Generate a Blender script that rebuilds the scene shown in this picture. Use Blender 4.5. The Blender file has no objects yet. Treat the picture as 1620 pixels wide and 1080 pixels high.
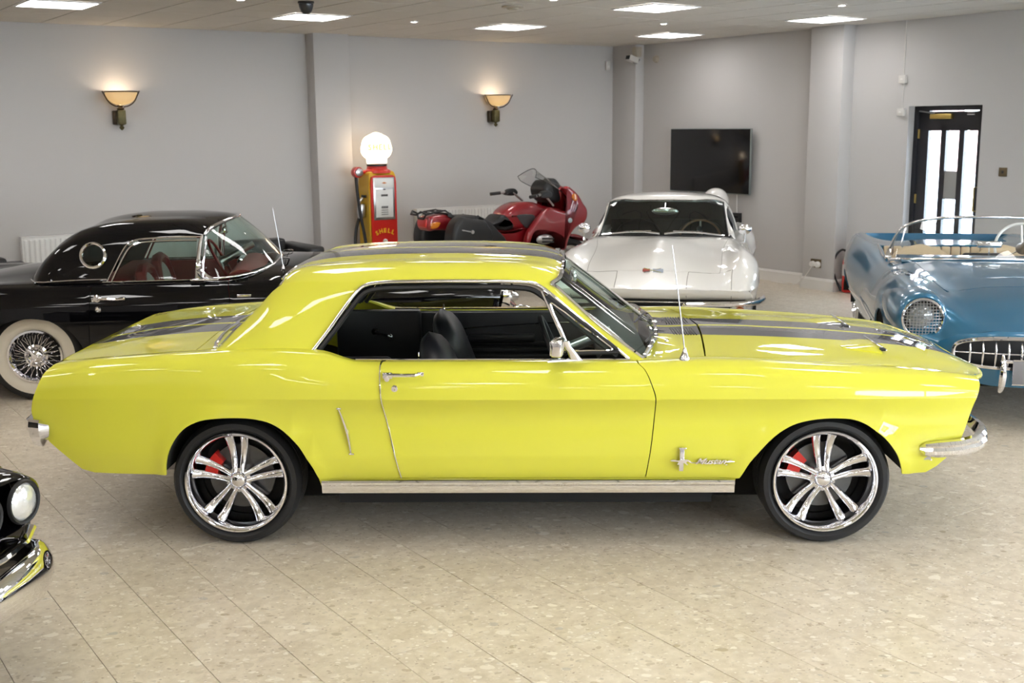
import bpy, bmesh, math, random
import numpy as np
from math import sin, cos, pi, radians
from mathutils import Vector, Matrix, geometry

SC = bpy.context.scene
COL = SC.collection
random.seed(7)

# ------------------------------------------------------------------ camera
def make_camera():
    f, pit, roll, h = 1802.63, radians(10.7049), radians(-0.5262), 1.92495
    c, s, cr, sr = cos(pit), sin(pit), cos(roll), sin(roll)
    R = Vector((1, 0, 0)); U = Vector((0, s, c)); F = Vector((0, c, -s))
    R2 = R * cr + U * sr; U2 = U * cr - R * sr
    cam = bpy.data.cameras.new('camera'); o = bpy.data.objects.new('camera', cam); COL.objects.link(o)
    o.matrix_world = Matrix(((R2.x, U2.x, -F.x, 0), (R2.y, U2.y, -F.y, 0), (R2.z, U2.z, -F.z, h), (0, 0, 0, 1)))
    cam.sensor_width = 36; cam.lens = f / 1620 * 36
    cam.clip_start = 0.05; cam.clip_end = 200
    cam.dof.use_dof = True; cam.dof.focus_distance = 5.3; cam.dof.aperture_fstop = 5.0
    SC.camera = o
make_camera()

# ------------------------------------------------------------------ world, exposure
W = bpy.data.worlds.new('world'); SC.world = W; W.use_nodes = True
_n = W.node_tree; _n.nodes.clear()
_bg = _n.nodes.new('ShaderNodeBackground'); _o = _n.nodes.new('ShaderNodeOutputWorld')
_tc = _n.nodes.new('ShaderNodeTexCoord'); _sp = _n.nodes.new('ShaderNodeSeparateXYZ')
_cr = _n.nodes.new('ShaderNodeValToRGB')
_cr.color_ramp.elements[0].position = 0.0; _cr.color_ramp.elements[0].color = (0.88, 0.93, 1.0, 1)
_cr.color_ramp.elements[1].position = 0.7; _cr.color_ramp.elements[1].color = (0.62, 0.76, 1.0, 1)
_n.links.new(_tc.outputs['Generated'], _sp.inputs[0]); _n.links.new(_sp.outputs['Z'], _cr.inputs[0])
_n.links.new(_cr.outputs[0], _bg.inputs[0]); _n.links.new(_bg.outputs[0], _o.inputs[0])
_bg.inputs[1].default_value = 18.0
SC.view_settings.view_transform = 'Standard'; SC.view_settings.look = 'None'
SC.view_settings.gamma = 1; SC.view_settings.use_curve_mapping = False
SC.view_settings.exposure = 0.24
PANEL_STRENGTH = 12.5
SC.cycles.max_bounces = 10; SC.cycles.glossy_bounces = 6; SC.cycles.transparent_max_bounces = 24
SC.cycles.diffuse_bounces = 4
SC.cycles.use_denoising = True
SC.cycles.caustics_reflective = False; SC.cycles.caustics_refractive = False
SC.cycles.sample_clamp_indirect = 6

# ------------------------------------------------------------------ helpers: objects
def empty(name, loc=(0, 0, 0), yaw=0, label=None, cat=None, group=None):
    o = bpy.data.objects.new(name, None); COL.objects.link(o)
    o.location = loc; o.rotation_euler = (0, 0, yaw); o.empty_display_size = 0.1
    if label: o['label'] = label
    if cat: o['category'] = cat
    if group: o['group'] = group
    return o

def tag(o, label=None, cat=None, group=None, kind=None):
    if label: o['label'] = label
    if cat: o['category'] = cat
    if group: o['group'] = group
    if kind: o['kind'] = kind
    return o

def mesh_obj(name, verts, faces, m, parent=None, smooth=True, angle=35, normals=None, mats=None, fmat=None):
    me = bpy.data.meshes.new(name)
    me.from_pydata([tuple(v) for v in verts], [], [tuple(f) for f in faces])
    me.update()
    if m is not None: me.materials.append(m)
    if mats:
        for q in mats: me.materials.append(q)
        for p, i in zip(me.polygons, fmat): p.material_index = i
    if smooth:
        me.polygons.foreach_set('use_smooth', [True] * len(me.polygons))
        if normals is not None:
            me.normals_split_custom_set_from_vertices([tuple(n) for n in normals])
        elif angle is not None and hasattr(me, 'set_sharp_from_angle'):
            me.set_sharp_from_angle(angle=radians(angle))
    o = bpy.data.objects.new(name, me); COL.objects.link(o)
    if parent is not None: o.parent = parent
    return o

def copy_tree(o, parent=None, **kw):
    c = o.copy(); COL.objects.link(c); c.parent = parent
    for ch in list(o.children): copy_tree(ch, c)
    for k, v in kw.items(): setattr(c, k, v)
    return c

class MB:
    """collects simple solids in one mesh"""
    def __init__(s): s.v = []; s.f = []; s.fm = []; s.cur = 0
    def add(s, vs, fs):
        b = len(s.v); s.v += [tuple(v) for v in vs]; s.f += [tuple(i + b for i in f) for f in fs]; s.fm += [s.cur] * len(fs); return s
    def xf(s, M, start=0):
        for i in range(start, len(s.v)): s.v[i] = tuple(M @ Vector(s.v[i]))
        return s
    def box(s, c, d, bev=0.0, M=None, seg=2):
        bm = bmesh.new(); bmesh.ops.create_cube(bm, size=1)
        bmesh.ops.scale(bm, vec=d, verts=bm.verts)
        if bev: bmesh.ops.bevel(bm, geom=bm.edges[:], offset=bev, segments=seg, profile=0.5, affect='EDGES')
        bmesh.ops.translate(bm, vec=c, verts=bm.verts)
        if M is not None: bmesh.ops.transform(bm, matrix=M, verts=bm.verts)
        bm.verts.index_update()
        s.add([v.co[:] for v in bm.verts], [[v.index for v in f.verts] for f in bm.faces]); bm.free(); return s
    def ring(s, rings, closed_ring=True, cap=True, loop=False):
        n = len(rings[0]); vs = [p for r in rings for p in r]; fs = []
        m = len(rings); kk = m if loop else m - 1
        for i in range(kk):
            a = i * n; b = ((i + 1) % m) * n
            for j in range(n if closed_ring else n - 1):
                k = (j + 1) % n; fs.append((a + j, a + k, b + k, b + j))
        if cap and closed_ring and not loop:
            fs.append(tuple(range(n))[::-1]); fs.append(tuple((m - 1) * n + j for j in range(n)))
        return s.add(vs, fs)
    def tube(s, pts, r, n=8, closed=False, cap=True, flat=None):
        pts = [Vector(p) for p in pts]; m = len(pts)
        rs = r if hasattr(r, '__len__') else [r] * m
        rings = []; up = None
        for i, p in enumerate(pts):
            if closed: d = pts[(i + 1) % m] - pts[i - 1]
            else: d = pts[min(i + 1, m - 1)] - pts[max(i - 1, 0)]
            d.normalize()
            if up is None: up = Vector((0, 0, 1)) if abs(d.z) < 0.9 else Vector((1, 0, 0))
            a = d.cross(up); a.normalize(); b = a.cross(d); up = b
            fa, fb = flat if flat else (1, 1)
            rings.append([p + (a * cos(2 * pi * j / n) * fa + b * sin(2 * pi * j / n) * fb) * rs[i] for j in range(n)])
        return s.ring(rings, cap=cap, loop=closed)
    def cyl(s, a, b, r, n=16, r2=None):
        return s.tube([a, b], [r, r if r2 is None else r2], n)
    def lathe(s, prof, n=32, axis='Z', c=(0, 0, 0), arc=None):
        """prof: list of (r, h)"""
        rings = []
        full = arc is None; a0, a1 = (0, 2 * pi) if full else arc
        N = n if full else n + 1
        for k in range(N):
            t = a0 + (a1 - a0) * k / n
            ring = []
            for r, h in prof:
                if axis == 'Z': p = (r * cos(t), r * sin(t), h)
                elif axis == 'Y': p = (r * cos(t), h, r * sin(t))
                else: p = (h, r * cos(t), r * sin(t))
                ring.append((p[0] + c[0], p[1] + c[1], p[2] + c[2]))
            rings.append(ring)
        m = len(prof); vs = [p for r in rings for p in r]; fs = []
        for k in range(N if full else N - 1):
            a = k * m; b = ((k + 1) % N) * m
            for j in range(m - 1): fs.append((a + j, b + j, b + j + 1, a + j + 1))
        return s.add(vs, fs)
    def sphere(s, c, r, n=16, m=10, sc=(1, 1, 1)):
        prof = [(max(1e-5, r * sin(pi * i / m)), -r * cos(pi * i / m)) for i in range(m + 1)]
        st = len(s.v); s.lathe(prof, n)
        for i in range(st, len(s.v)):
            v = s.v[i]; s.v[i] = (v[0] * sc[0] + c[0], v[1] * sc[1] + c[1], v[2] * sc[2] + c[2])
        return s
    def prism(s, out, h0, h1, axis='Z'):
        """polygon outline extruded"""
        def P(a, b, h):
            return (a, b, h) if axis == 'Z' else ((a, h, b) if axis == 'Y' else (h, a, b))
        n = len(out)
        vs = [P(a, b, h0) for a, b in out] + [P(a, b, h1) for a, b in out]
        fs = [tuple(range(n))[::-1], tuple(range(n, 2 * n))] + [(i, (i + 1) % n, n + (i + 1) % n, n + i) for i in range(n)]
        return s.add(vs, fs)
    def build(s, name, m, parent=None, smooth=True, angle=35, mats=None):
        # weld and orient
        me_bm = bmesh.new()
        vs = [me_bm.verts.new(v) for v in s.v]
        for f, k in zip(s.f, s.fm):
            try:
                q = me_bm.faces.new([vs[i] for i in f]); q.material_index = k
            except ValueError: pass
        bmesh.ops.remove_doubles(me_bm, verts=me_bm.verts, dist=1e-5)
        bmesh.ops.recalc_face_normals(me_bm, faces=me_bm.faces)
        me = bpy.data.meshes.new(name); me_bm.to_mesh(me); me_bm.free()
        if mats:
            for q in mats: me.materials.append(q)
        else: me.materials.append(m)
        if smooth:
            me.polygons.foreach_set('use_smooth', [True] * len(me.polygons))
            me.set_sharp_from_angle(angle=radians(angle))
        o = bpy.data.objects.new(name, me); COL.objects.link(o)
        if parent is not None: o.parent = parent
        return o

def crv(pts, n=6, closed=False):
    """Catmull-Rom through points (any dimension), n steps per span"""
    P = [np.array(p, float) for p in pts]; m = len(P); out = []
    rng = range(m) if closed else range(m - 1)
    for i in rng:
        p1 = P[i]; p2 = P[(i + 1) % m]
        p0 = P[i - 1] if (closed or i > 0) else 2 * p1 - p2
        p3 = P[(i + 2) % m] if (closed or i < m - 2) else 2 * p2 - p1
        d0 = max(np.linalg.norm(p1 - p0), 1e-9) ** .5; d1 = max(np.linalg.norm(p2 - p1), 1e-9) ** .5; d2 = max(np.linalg.norm(p3 - p2), 1e-9) ** .5
        m1 = (p1 - p0) / d0 - (p2 - p0) / (d0 + d1) + (p2 - p1) / d1
        m2 = (p2 - p1) / d1 - (p3 - p1) / (d1 + d2) + (p3 - p2) / d2
        m1 = m1 * d1; m2 = m2 * d1
        for k in range(n):
            t = k / n; t2 = t * t; t3 = t2 * t
            out.append(tuple((2 * t3 - 3 * t2 + 1) * p1 + (t3 - 2 * t2 + t) * m1 + (-2 * t3 + 3 * t2) * p2 + (t3 - t2) * m2))
    if not closed: out.append(tuple(P[-1]))
    return out

# ------------------------------------------------------------------ materials
def pmat(name, col, rough=0.5, metal=0.0, coat=0.0, spec=0.5, emit=None, es=0.0, trans=0.0, bump=None, coat_rough=0.03, tint=None):
    m = bpy.data.materials.new(name); m.use_nodes = True
    b = m.node_tree.nodes['Principled BSDF']
    b.inputs['Base Color'].default_value = (*col, 1); b.inputs['Roughness'].default_value = rough
    b.inputs['Metallic'].default_value = metal; b.inputs['Coat Weight'].default_value = coat
    b.inputs['Coat Roughness'].default_value = coat_rough
    b.inputs['Specular IOR Level'].default_value = spec
    if emit: b.inputs['Emission Color'].default_value = (*emit, 1); b.inputs['Emission Strength'].default_value = es
    if trans: b.inputs['Transmission Weight'].default_value = trans
    if bump:
        nt = m.node_tree; t = nt.nodes.new('ShaderNodeTexNoise'); bp = nt.nodes.new('ShaderNodeBump'); tc = nt.nodes.new('ShaderNodeTexCoord')
        t.inputs['Scale'].default_value = bump[0]; bp.inputs['Strength'].default_value = bump[1]; bp.inputs['Distance'].default_value = bump[2] if len(bump) > 2 else 0.002
        nt.links.new(tc.outputs['Object'], t.inputs['Vector']); nt.links.new(t.outputs['Fac'], bp.inputs['Height']); nt.links.new(bp.outputs[0], b.inputs['Normal'])
    if tint:   # small procedural colour variation (scale, amount)
        nt = m.node_tree; t = nt.nodes.new('ShaderNodeTexNoise'); tc = nt.nodes.new('ShaderNodeTexCoord'); mx = nt.nodes.new('ShaderNodeMix'); mx.data_type = 'RGBA'
        t.inputs['Scale'].default_value = tint[0]; t.inputs['Detail'].default_value = 4
        nt.links.new(tc.outputs['Object'], t.inputs['Vector'])
        mx.inputs[6].default_value = (*[c * (1 - tint[1]) for c in col], 1); mx.inputs[7].default_value = (*[min(1, c * (1 + tint[1])) for c in col], 1)
        nt.links.new(t.outputs['Fac'], mx.inputs[0]); nt.links.new(mx.outputs[2], b.inputs['Base Color'])
    return m

def glass_mat(name, tint=(0.85, 0.93, 0.9), refl=1.0):
    """thin pane: tinted see-through with Fresnel reflection"""
    m = bpy.data.materials.new(name); m.use_nodes = True; nt = m.node_tree; nt.nodes.clear()
    o = nt.nodes.new('ShaderNodeOutputMaterial'); t = nt.nodes.new('ShaderNodeBsdfTransparent'); g = nt.nodes.new('ShaderNodeBsdfGlossy')
    fr = nt.nodes.new('ShaderNodeFresnel'); mx = nt.nodes.new('ShaderNodeMixShader'); mu = nt.nodes.new('ShaderNodeMath'); mu.operation = 'MULTIPLY'; mu.use_clamp = True
    ge = nt.nodes.new('ShaderNodeNewGeometry'); mr = nt.nodes.new('ShaderNodeMapRange')
    mr.inputs[3].default_value = 1.5; mr.inputs[4].default_value = 1 / 1.5
    t.inputs[0].default_value = (*tint, 1); g.inputs['Roughness'].default_value = 0.0
    fr.inputs[0].default_value = 1.5; mu.inputs[1].default_value = 1.2 * refl
    nt.links.new(ge.outputs['Backfacing'], mr.inputs[0]); nt.links.new(mr.outputs[0], fr.inputs[0])
    nt.links.new(fr.outputs[0], mu.inputs[0]); nt.links.new(mu.outputs[0], mx.inputs[0]); nt.links.new(t.outputs[0], mx.inputs[1]); nt.links.new(g.outputs[0], mx.inputs[2])
    nt.links.new(mx.outputs[0], o.inputs[0])
    return m

CHROME = pmat('chrome', (0.84, 0.84, 0.87), 0.03, 1.0)
SATIN = pmat('satin_metal', (0.55, 0.55, 0.56), 0.28, 1.0)
STEEL = pmat('steel', (0.35, 0.35, 0.36), 0.35, 1.0, bump=(60, 0.1))
RUBBER = pmat('tyre_rubber', (0.009, 0.009, 0.010), 0.6, bump=(120, 0.15))
WHITEWALL = pmat('whitewall', (0.75, 0.70, 0.60), 0.6, tint=(8, .06))
BLACKTRIM = pmat('black_trim', (0.008, 0.008, 0.009), 0.5, bump=(200, 0.1))
DARKWELL = pmat('underseal', (0.010, 0.010, 0.010), 0.9, bump=(50, 0.3))
LEATHER = pmat('black_leather', (0.013, 0.013, 0.016), 0.42, bump=(90, 0.15))
GLASS = glass_mat('window_glass', (0.80, 0.93, 0.89))
CLEAR = glass_mat('clear_glass', (0.96, 0.98, 0.97))
REDPAINT = pmat('red_enamel', (0.55, 0.01, 0.008), 0.3, coat=0.6)

# ------------------------------------------------------------------ helpers: car body surfaces
def pchip(xs, ys):
    xs = np.array(xs, float); ys = np.array(ys, float)
    if len(xs) == 1: return lambda x: np.full_like(np.asarray(x, float), ys[0])
    h = np.diff(xs); d = np.diff(ys) / h; m = np.zeros(len(xs))
    if len(xs) > 2:
        w1 = 2 * h[1:] + h[:-1]; w2 = h[1:] + 2 * h[:-1]
        ok = d[1:] * d[:-1] > 0
        with np.errstate(divide='ignore', invalid='ignore'):
            hm = (w1 + w2) / (w1 / d[:-1] + w2 / d[1:])
        m[1:-1] = np.where(ok, hm, 0)
    m[0] = d[0]; m[-1] = d[-1]
    def f(x):
        x = np.asarray(x, float); i = np.clip(np.searchsorted(xs, x) - 1, 0, len(h) - 1)
        t = (x - xs[i]) / h[i]; tc = np.clip(t, 0, 1)
        y = (2 * tc**3 - 3 * tc**2 + 1) * ys[i] + (tc**3 - 2 * tc**2 + tc) * h[i] * m[i] + (-2 * tc**3 + 3 * tc**2) * ys[i + 1] + (tc**3 - tc**2) * h[i] * m[i + 1]
        return y + np.where(t < 0, t * h[i] * m[i], 0) + np.where(t > 1, (t - 1) * h[i] * m[i + 1], 0)
    return f

class Surf:
    """half body surface: characteristic lines along x, each a list of (x, halfwidth, z); t runs across them"""
    def __init__(s, lines, sharp=(), post=None, centre=True):
        s.fw = []; s.fz = []; s.n = len(lines)
        for L in lines:
            a = np.array(L, float); s.fw.append(pchip(a[:, 0], a[:, 1])); s.fz.append(pchip(a[:, 0], a[:, 2]))
        s.sharp = {k: 1.0 for k in sharp} if not isinstance(sharp, dict) else sharp
        s.post = post; s.centre = centre
    def raw(s, x, t):
        x = np.asarray(x, float); t = np.clip(np.asarray(t, float), 0, s.n - 1)
        A = np.stack([np.stack([fw(x), fz(x)], -1) for fw, fz in zip(s.fw, s.fz)], 0)   # n,N,2
        n = s.n; N = len(x); idx = np.arange(N)
        k = np.minimum(np.floor(t).astype(int), n - 2); u = (t - k)[:, None]
        if s.centre:
            g = A[n - 2].copy(); g[:, 0] *= -1
        else: g = 2 * A[n - 1] - A[n - 2]
        B = np.concatenate([(2 * A[0] - A[1])[None], A, g[None]], 0)
        P0, P1, P2, P3 = B[k, idx], B[k + 1, idx], B[k + 2, idx], B[k + 3, idx]
        h0 = np.linalg.norm(P1 - P0, axis=1, keepdims=True) + 1e-6; h1 = np.linalg.norm(P2 - P1, axis=1, keepdims=True) + 1e-6; h2 = np.linalg.norm(P3 - P2, axis=1, keepdims=True) + 1e-6
        m1 = ((P2 - P1) / h1 * h0 + (P1 - P0) / h0 * h1) / (h0 + h1) * h1
        m2 = ((P3 - P2) / h2 * h1 + (P2 - P1) / h1 * h2) / (h1 + h2) * h1
        sh = np.zeros(n + 1)
        for q, w in s.sharp.items(): sh[q] = w
        s1 = sh[k][:, None]; s2 = sh[k + 1][:, None]; ch = P2 - P1
        m1 = m1 * (1 - s1) + ch * s1; m2 = m2 * (1 - s2) + ch * s2
        r = (2 * u**3 - 3 * u**2 + 1) * P1 + (u**3 - 2 * u**2 + u) * m1 + (-2 * u**3 + 3 * u**2) * P2 + (u**3 - u**2) * m2
        P = np.stack([x, r[:, 0], r[:, 1]], -1)
        if s.post is not None: P = s.post(P, t)
        P = P.copy(); P[:, 1] *= -1
        return P
    def normal(s, x, t):
        e = 1e-3; e2 = 2e-3
        t = np.asarray(t, float)
        du = s.raw(x + e, t) - s.raw(x - e, t); dv = s.raw(x, np.minimum(t + e2, s.n - 1)) - s.raw(x, np.maximum(t - e2, 0))
        N = np.cross(du, dv); N /= (np.linalg.norm(N, axis=1, keepdims=True) + 1e-12)
        P = s.raw(x, t); C = P.copy(); C[:, 1] = 0; C[:, 2] = 0.35
        flip = ((P - C) * N).sum(1) < 0; N[flip] *= -1
        if s.centre:
            e = t > s.n - 1.0005; N[e, 1] = 0; N /= (np.linalg.norm(N, axis=1, keepdims=True) + 1e-12)
        return N
    def inv(s, x, v, comp, t0, t1):
        """t where the section at x has half width (comp=1) or height (comp=2) = v"""
        ts = np.linspace(t0, t1, 160); P = s.raw(np.full(160, x), ts)
        q = P[:, 2] if comp == 2 else -P[:, 1]
        d = q - v; sg = np.where(d[:-1] * d[1:] <= 0)[0]
        if len(sg) == 0: return float(ts[np.argmin(abs(d))])
        i = sg[0]; den = d[i] - d[i + 1]
        return float(ts[i] + (ts[i + 1] - ts[i]) * (d[i] / den if abs(den) > 1e-12 else 0))
    def xz(s, pts, t0=0, t1=None, step=0.03):
        t1 = s.n - 1 if t1 is None else t1
        return [(p[0], s.inv(p[0], p[1], 2, t0, t1)) for p in densify(pts, step)]
    def xw(s, pts, t0=0, t1=None, step=0.03):
        t1 = s.n - 1 if t1 is None else t1
        return [(p[0], s.inv(p[0], p[1], 1, t0, t1)) for p in densify(pts, step)]
    def at(s, x, t): return tuple(s.raw(np.array([float(x)]), np.array([float(t)]))[0])

def densify(pts, step):
    out = []
    for a, b in zip(pts[:-1], pts[1:]):
        a = np.array(a, float); b = np.array(b, float); k = max(1, int(np.ceil(np.linalg.norm(b - a) / step)))
        for i in range(k): out.append(tuple(a + (b - a) * i / k))
    out.append(tuple(pts[-1])); return out

def inside(poly, P):
    x, y = P[:, 0], P[:, 1]; r = np.zeros(len(P), bool); n = len(poly); j = n - 1
    for i in range(n):
        xi, yi = poly[i]; xj, yj = poly[j]
        c = ((yi > y) != (yj > y)) & (x < (xj - xi) * (y - yi) / ((yj - yi) if yj != yi else 1e-12) + xi)
        r ^= c; j = i
    return r

def segdist(poly, P):
    d = np.full(len(P), 1e9); n = len(poly)
    for i in range(n):
        a = np.array(poly[i]); b = np.array(poly[(i + 1) % n]); ab = b - a; L = ab @ ab + 1e-18
        t = np.clip(((P - a) @ ab) / L, 0, 1); d = np.minimum(d, np.linalg.norm(P - (a + t[:, None] * ab), axis=1))
    return d

def patch(S, outline, holes=(), hx=0.045, ht=0.4, sc=0.1, rim=0.012, mirror=False, both=False, offset=0.0, trows=None):
    """triangulated trimmed piece of surface S -> verts, faces, normals"""
    def clean(L):
        o = []
        for p in L:
            if not o or abs(p[0] - o[-1][0]) + abs(p[1] - o[-1][1]) * sc > 1e-4: o.append((float(p[0]), float(p[1])))
        if abs(o[0][0] - o[-1][0]) + abs(o[0][1] - o[-1][1]) * sc < 1e-4: o.pop()
        return o
    def sub(L):
        o = []; n = len(L)
        for i in range(n):
            a = L[i]; b = L[(i + 1) % n]; d = math.hypot(b[0] - a[0], (b[1] - a[1]) * sc); k = max(1, int(math.ceil(d / (hx * 0.8))))
            for j in range(k): o.append((a[0] + (b[0] - a[0]) * j / k, a[1] + (b[1] - a[1]) * j / k))
        return o
    loops = [sub(clean(outline))] + [sub(clean(h)) for h in holes]
    L2 = [[(a, b * sc) for a, b in L] for L in loops]
    xs = [p[0] for p in L2[0]]; ts = [p[1] for p in L2[0]]
    gx = np.arange(min(xs) + hx / 2, max(xs), hx)
    rows = []
    if trows is not None: rows = list(trows)
    else:
        k = math.floor(min(ts) / sc)
        while k <= max(ts) / sc:
            m = int(round(1 / ht)); rows += [k + i / m for i in range(m)]
            if k in S.sharp: rows = [r for r in rows if abs(r - k) > 1e-6] + [k - 0.05, k + 0.05]
            k += 1
    G = np.array([(x, r * sc) for r in rows for x in gx])
    keep = inside(L2[0], G)
    for h in L2[1:]: keep &= ~inside(h, G)
    G = G[keep]
    if len(G):
        d = np.full(len(G), 1e9)
        for L in L2: d = np.minimum(d, segdist(L, G))
        G = G[d > min(hx, 0.05) * 0.22]
    V = [Vector(p) for L in L2 for p in L] + [Vector(p) for p in G]
    E = []; b = 0
    for L in L2:
        n = len(L); E += [(b + i, b + (i + 1) % n) for i in range(n)]; b += n
    vo, eo, fo, _, _, _ = geometry.delaunay_2d_cdt(V, E, [], 0, 1e-7)
    vo = np.array([(p[0], p[1]) for p in vo]); F = np.array([tuple(f) for f in fo if len(f) == 3])
    cen = vo[F].mean(1); keep = inside(L2[0], cen)
    for h in L2[1:]: keep &= ~inside(h, cen)
    F = F[keep]
    X = vo[:, 0]; T = vo[:, 1] / sc
    P = S.raw(X, T); N = S.normal(X, T)
    if offset: P = P + N * offset
    # orient
    a, b_, c = P[F[:, 0]], P[F[:, 1]], P[F[:, 2]]
    fn = np.cross(b_ - a, c - a); bad = (fn * N[F[:, 0]]).sum(1) < 0
    F[bad] = F[bad][:, ::-1]
    used = np.unique(F); mp = -np.ones(len(P), int); mp[used] = np.arange(len(used))
    P = P[used]; N = N[used]; F = mp[F]
    vs = [P]; ns = [N]; fs = [tuple(f) for f in F]
    if rim:
        cnt = {}
        for f in F:
            for i in range(3):
                e = (f[i], f[(i + 1) % 3]); k = (min(e), max(e)); cnt.setdefault(k, []).append(e)
        be = [v[0] for v in cnt.values() if len(v) == 1]
        base = len(P); vid = {}; extra = []; en = []
        for a_, b2 in be:
            if abs(P[a_, 1]) < 1e-6 and abs(P[b2, 1]) < 1e-6: continue
            pa, pb = P[a_], P[b2]; qa = pa - N[a_] * rim; qb = pb - N[b2] * rim
            fnn = np.cross(pb - pa, N[a_]); fnn /= np.linalg.norm(fnn) + 1e-12
            i0 = base + len(extra); extra += [pb, pa, qa, qb]; en += [fnn] * 4; fs.append((i0, i0 + 1, i0 + 2, i0 + 3))
        if extra: vs.append(np.array(extra)); ns.append(np.array(en))
    V_ = np.concatenate(vs); N_ = np.concatenate(ns)
    if mirror or both:
        Vm = V_ * np.array([1, -1, 1]); Nm = N_ * np.array([1, -1, 1]); fm = [f[::-1] for f in fs]
        if mirror: return Vm, fm, Nm
        k = len(V_); fs = fs + [tuple(i + k for i in f) for f in fm]; V_ = np.concatenate([V_, Vm]); N_ = np.concatenate([N_, Nm])
    return V_, fs, N_

def panel(name, S, outline, m, parent, **kw):
    v, f, n = patch(S, outline, **kw)
    return mesh_obj(name, v, f, m, parent, normals=n)

def line_on(S, pts, out=0.004):
    """3D points on the surface, pushed out"""
    x = np.array([p[0] for p in pts], float); t = np.array([p[1] for p in pts], float)
    return S.raw(x, t) + S.normal(x, t) * out

def mir(P): return [(p[0], -p[1], p[2]) for p in P]
# ================================================================== the room
YAW = 0.609977
UX = Vector((cos(YAW), sin(YAW), 0)); UY = Vector((-sin(YAW), cos(YAW), 0))
RU, LV, CH = 10.758, 12.646, 3.0          # right wall (u), left wall (v), ceiling height
U0, V0 = -6.0, -4.2                       # walls behind and left of the camera
def uv(u, v, z=0.0):
    p = UX * u + UY * v; return (p.x, p.y, z)
RM = Matrix.Rotation(YAW, 4, 'Z')         # room frame -> world

def wall_mat():
    m = pmat('painted_wall', (0.505, 0.490, 0.484), 0.75)
    nt = m.node_tree; b = nt.nodes['Principled BSDF']
    tc = nt.nodes.new('ShaderNodeTexCoord'); w = nt.nodes.new('ShaderNodeTexNoise'); bp = nt.nodes.new('ShaderNodeBump'); mp = nt.nodes.new('ShaderNodeMapping')
    mp.inputs['Scale'].default_value = (60, 60, 400); w.inputs['Scale'].default_value = 1.0; w.inputs['Detail'].default_value = 2
    nt.links.new(tc.outputs['Object'], mp.inputs[0]); nt.links.new(mp.outputs[0], w.inputs['Vector']); nt.links.new(w.outputs['Fac'], bp.inputs['Height'])
    bp.inputs['Strength'].default_value = 0.12; bp.inputs['Distance'].default_value = 0.001
    nt.links.new(bp.outputs[0], b.inputs['Normal'])
    return m
WALLM = wall_mat()
SKIRT = pmat('white_gloss_wood', (0.78, 0.76, 0.73), 0.35, tint=(3, .03))

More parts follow.
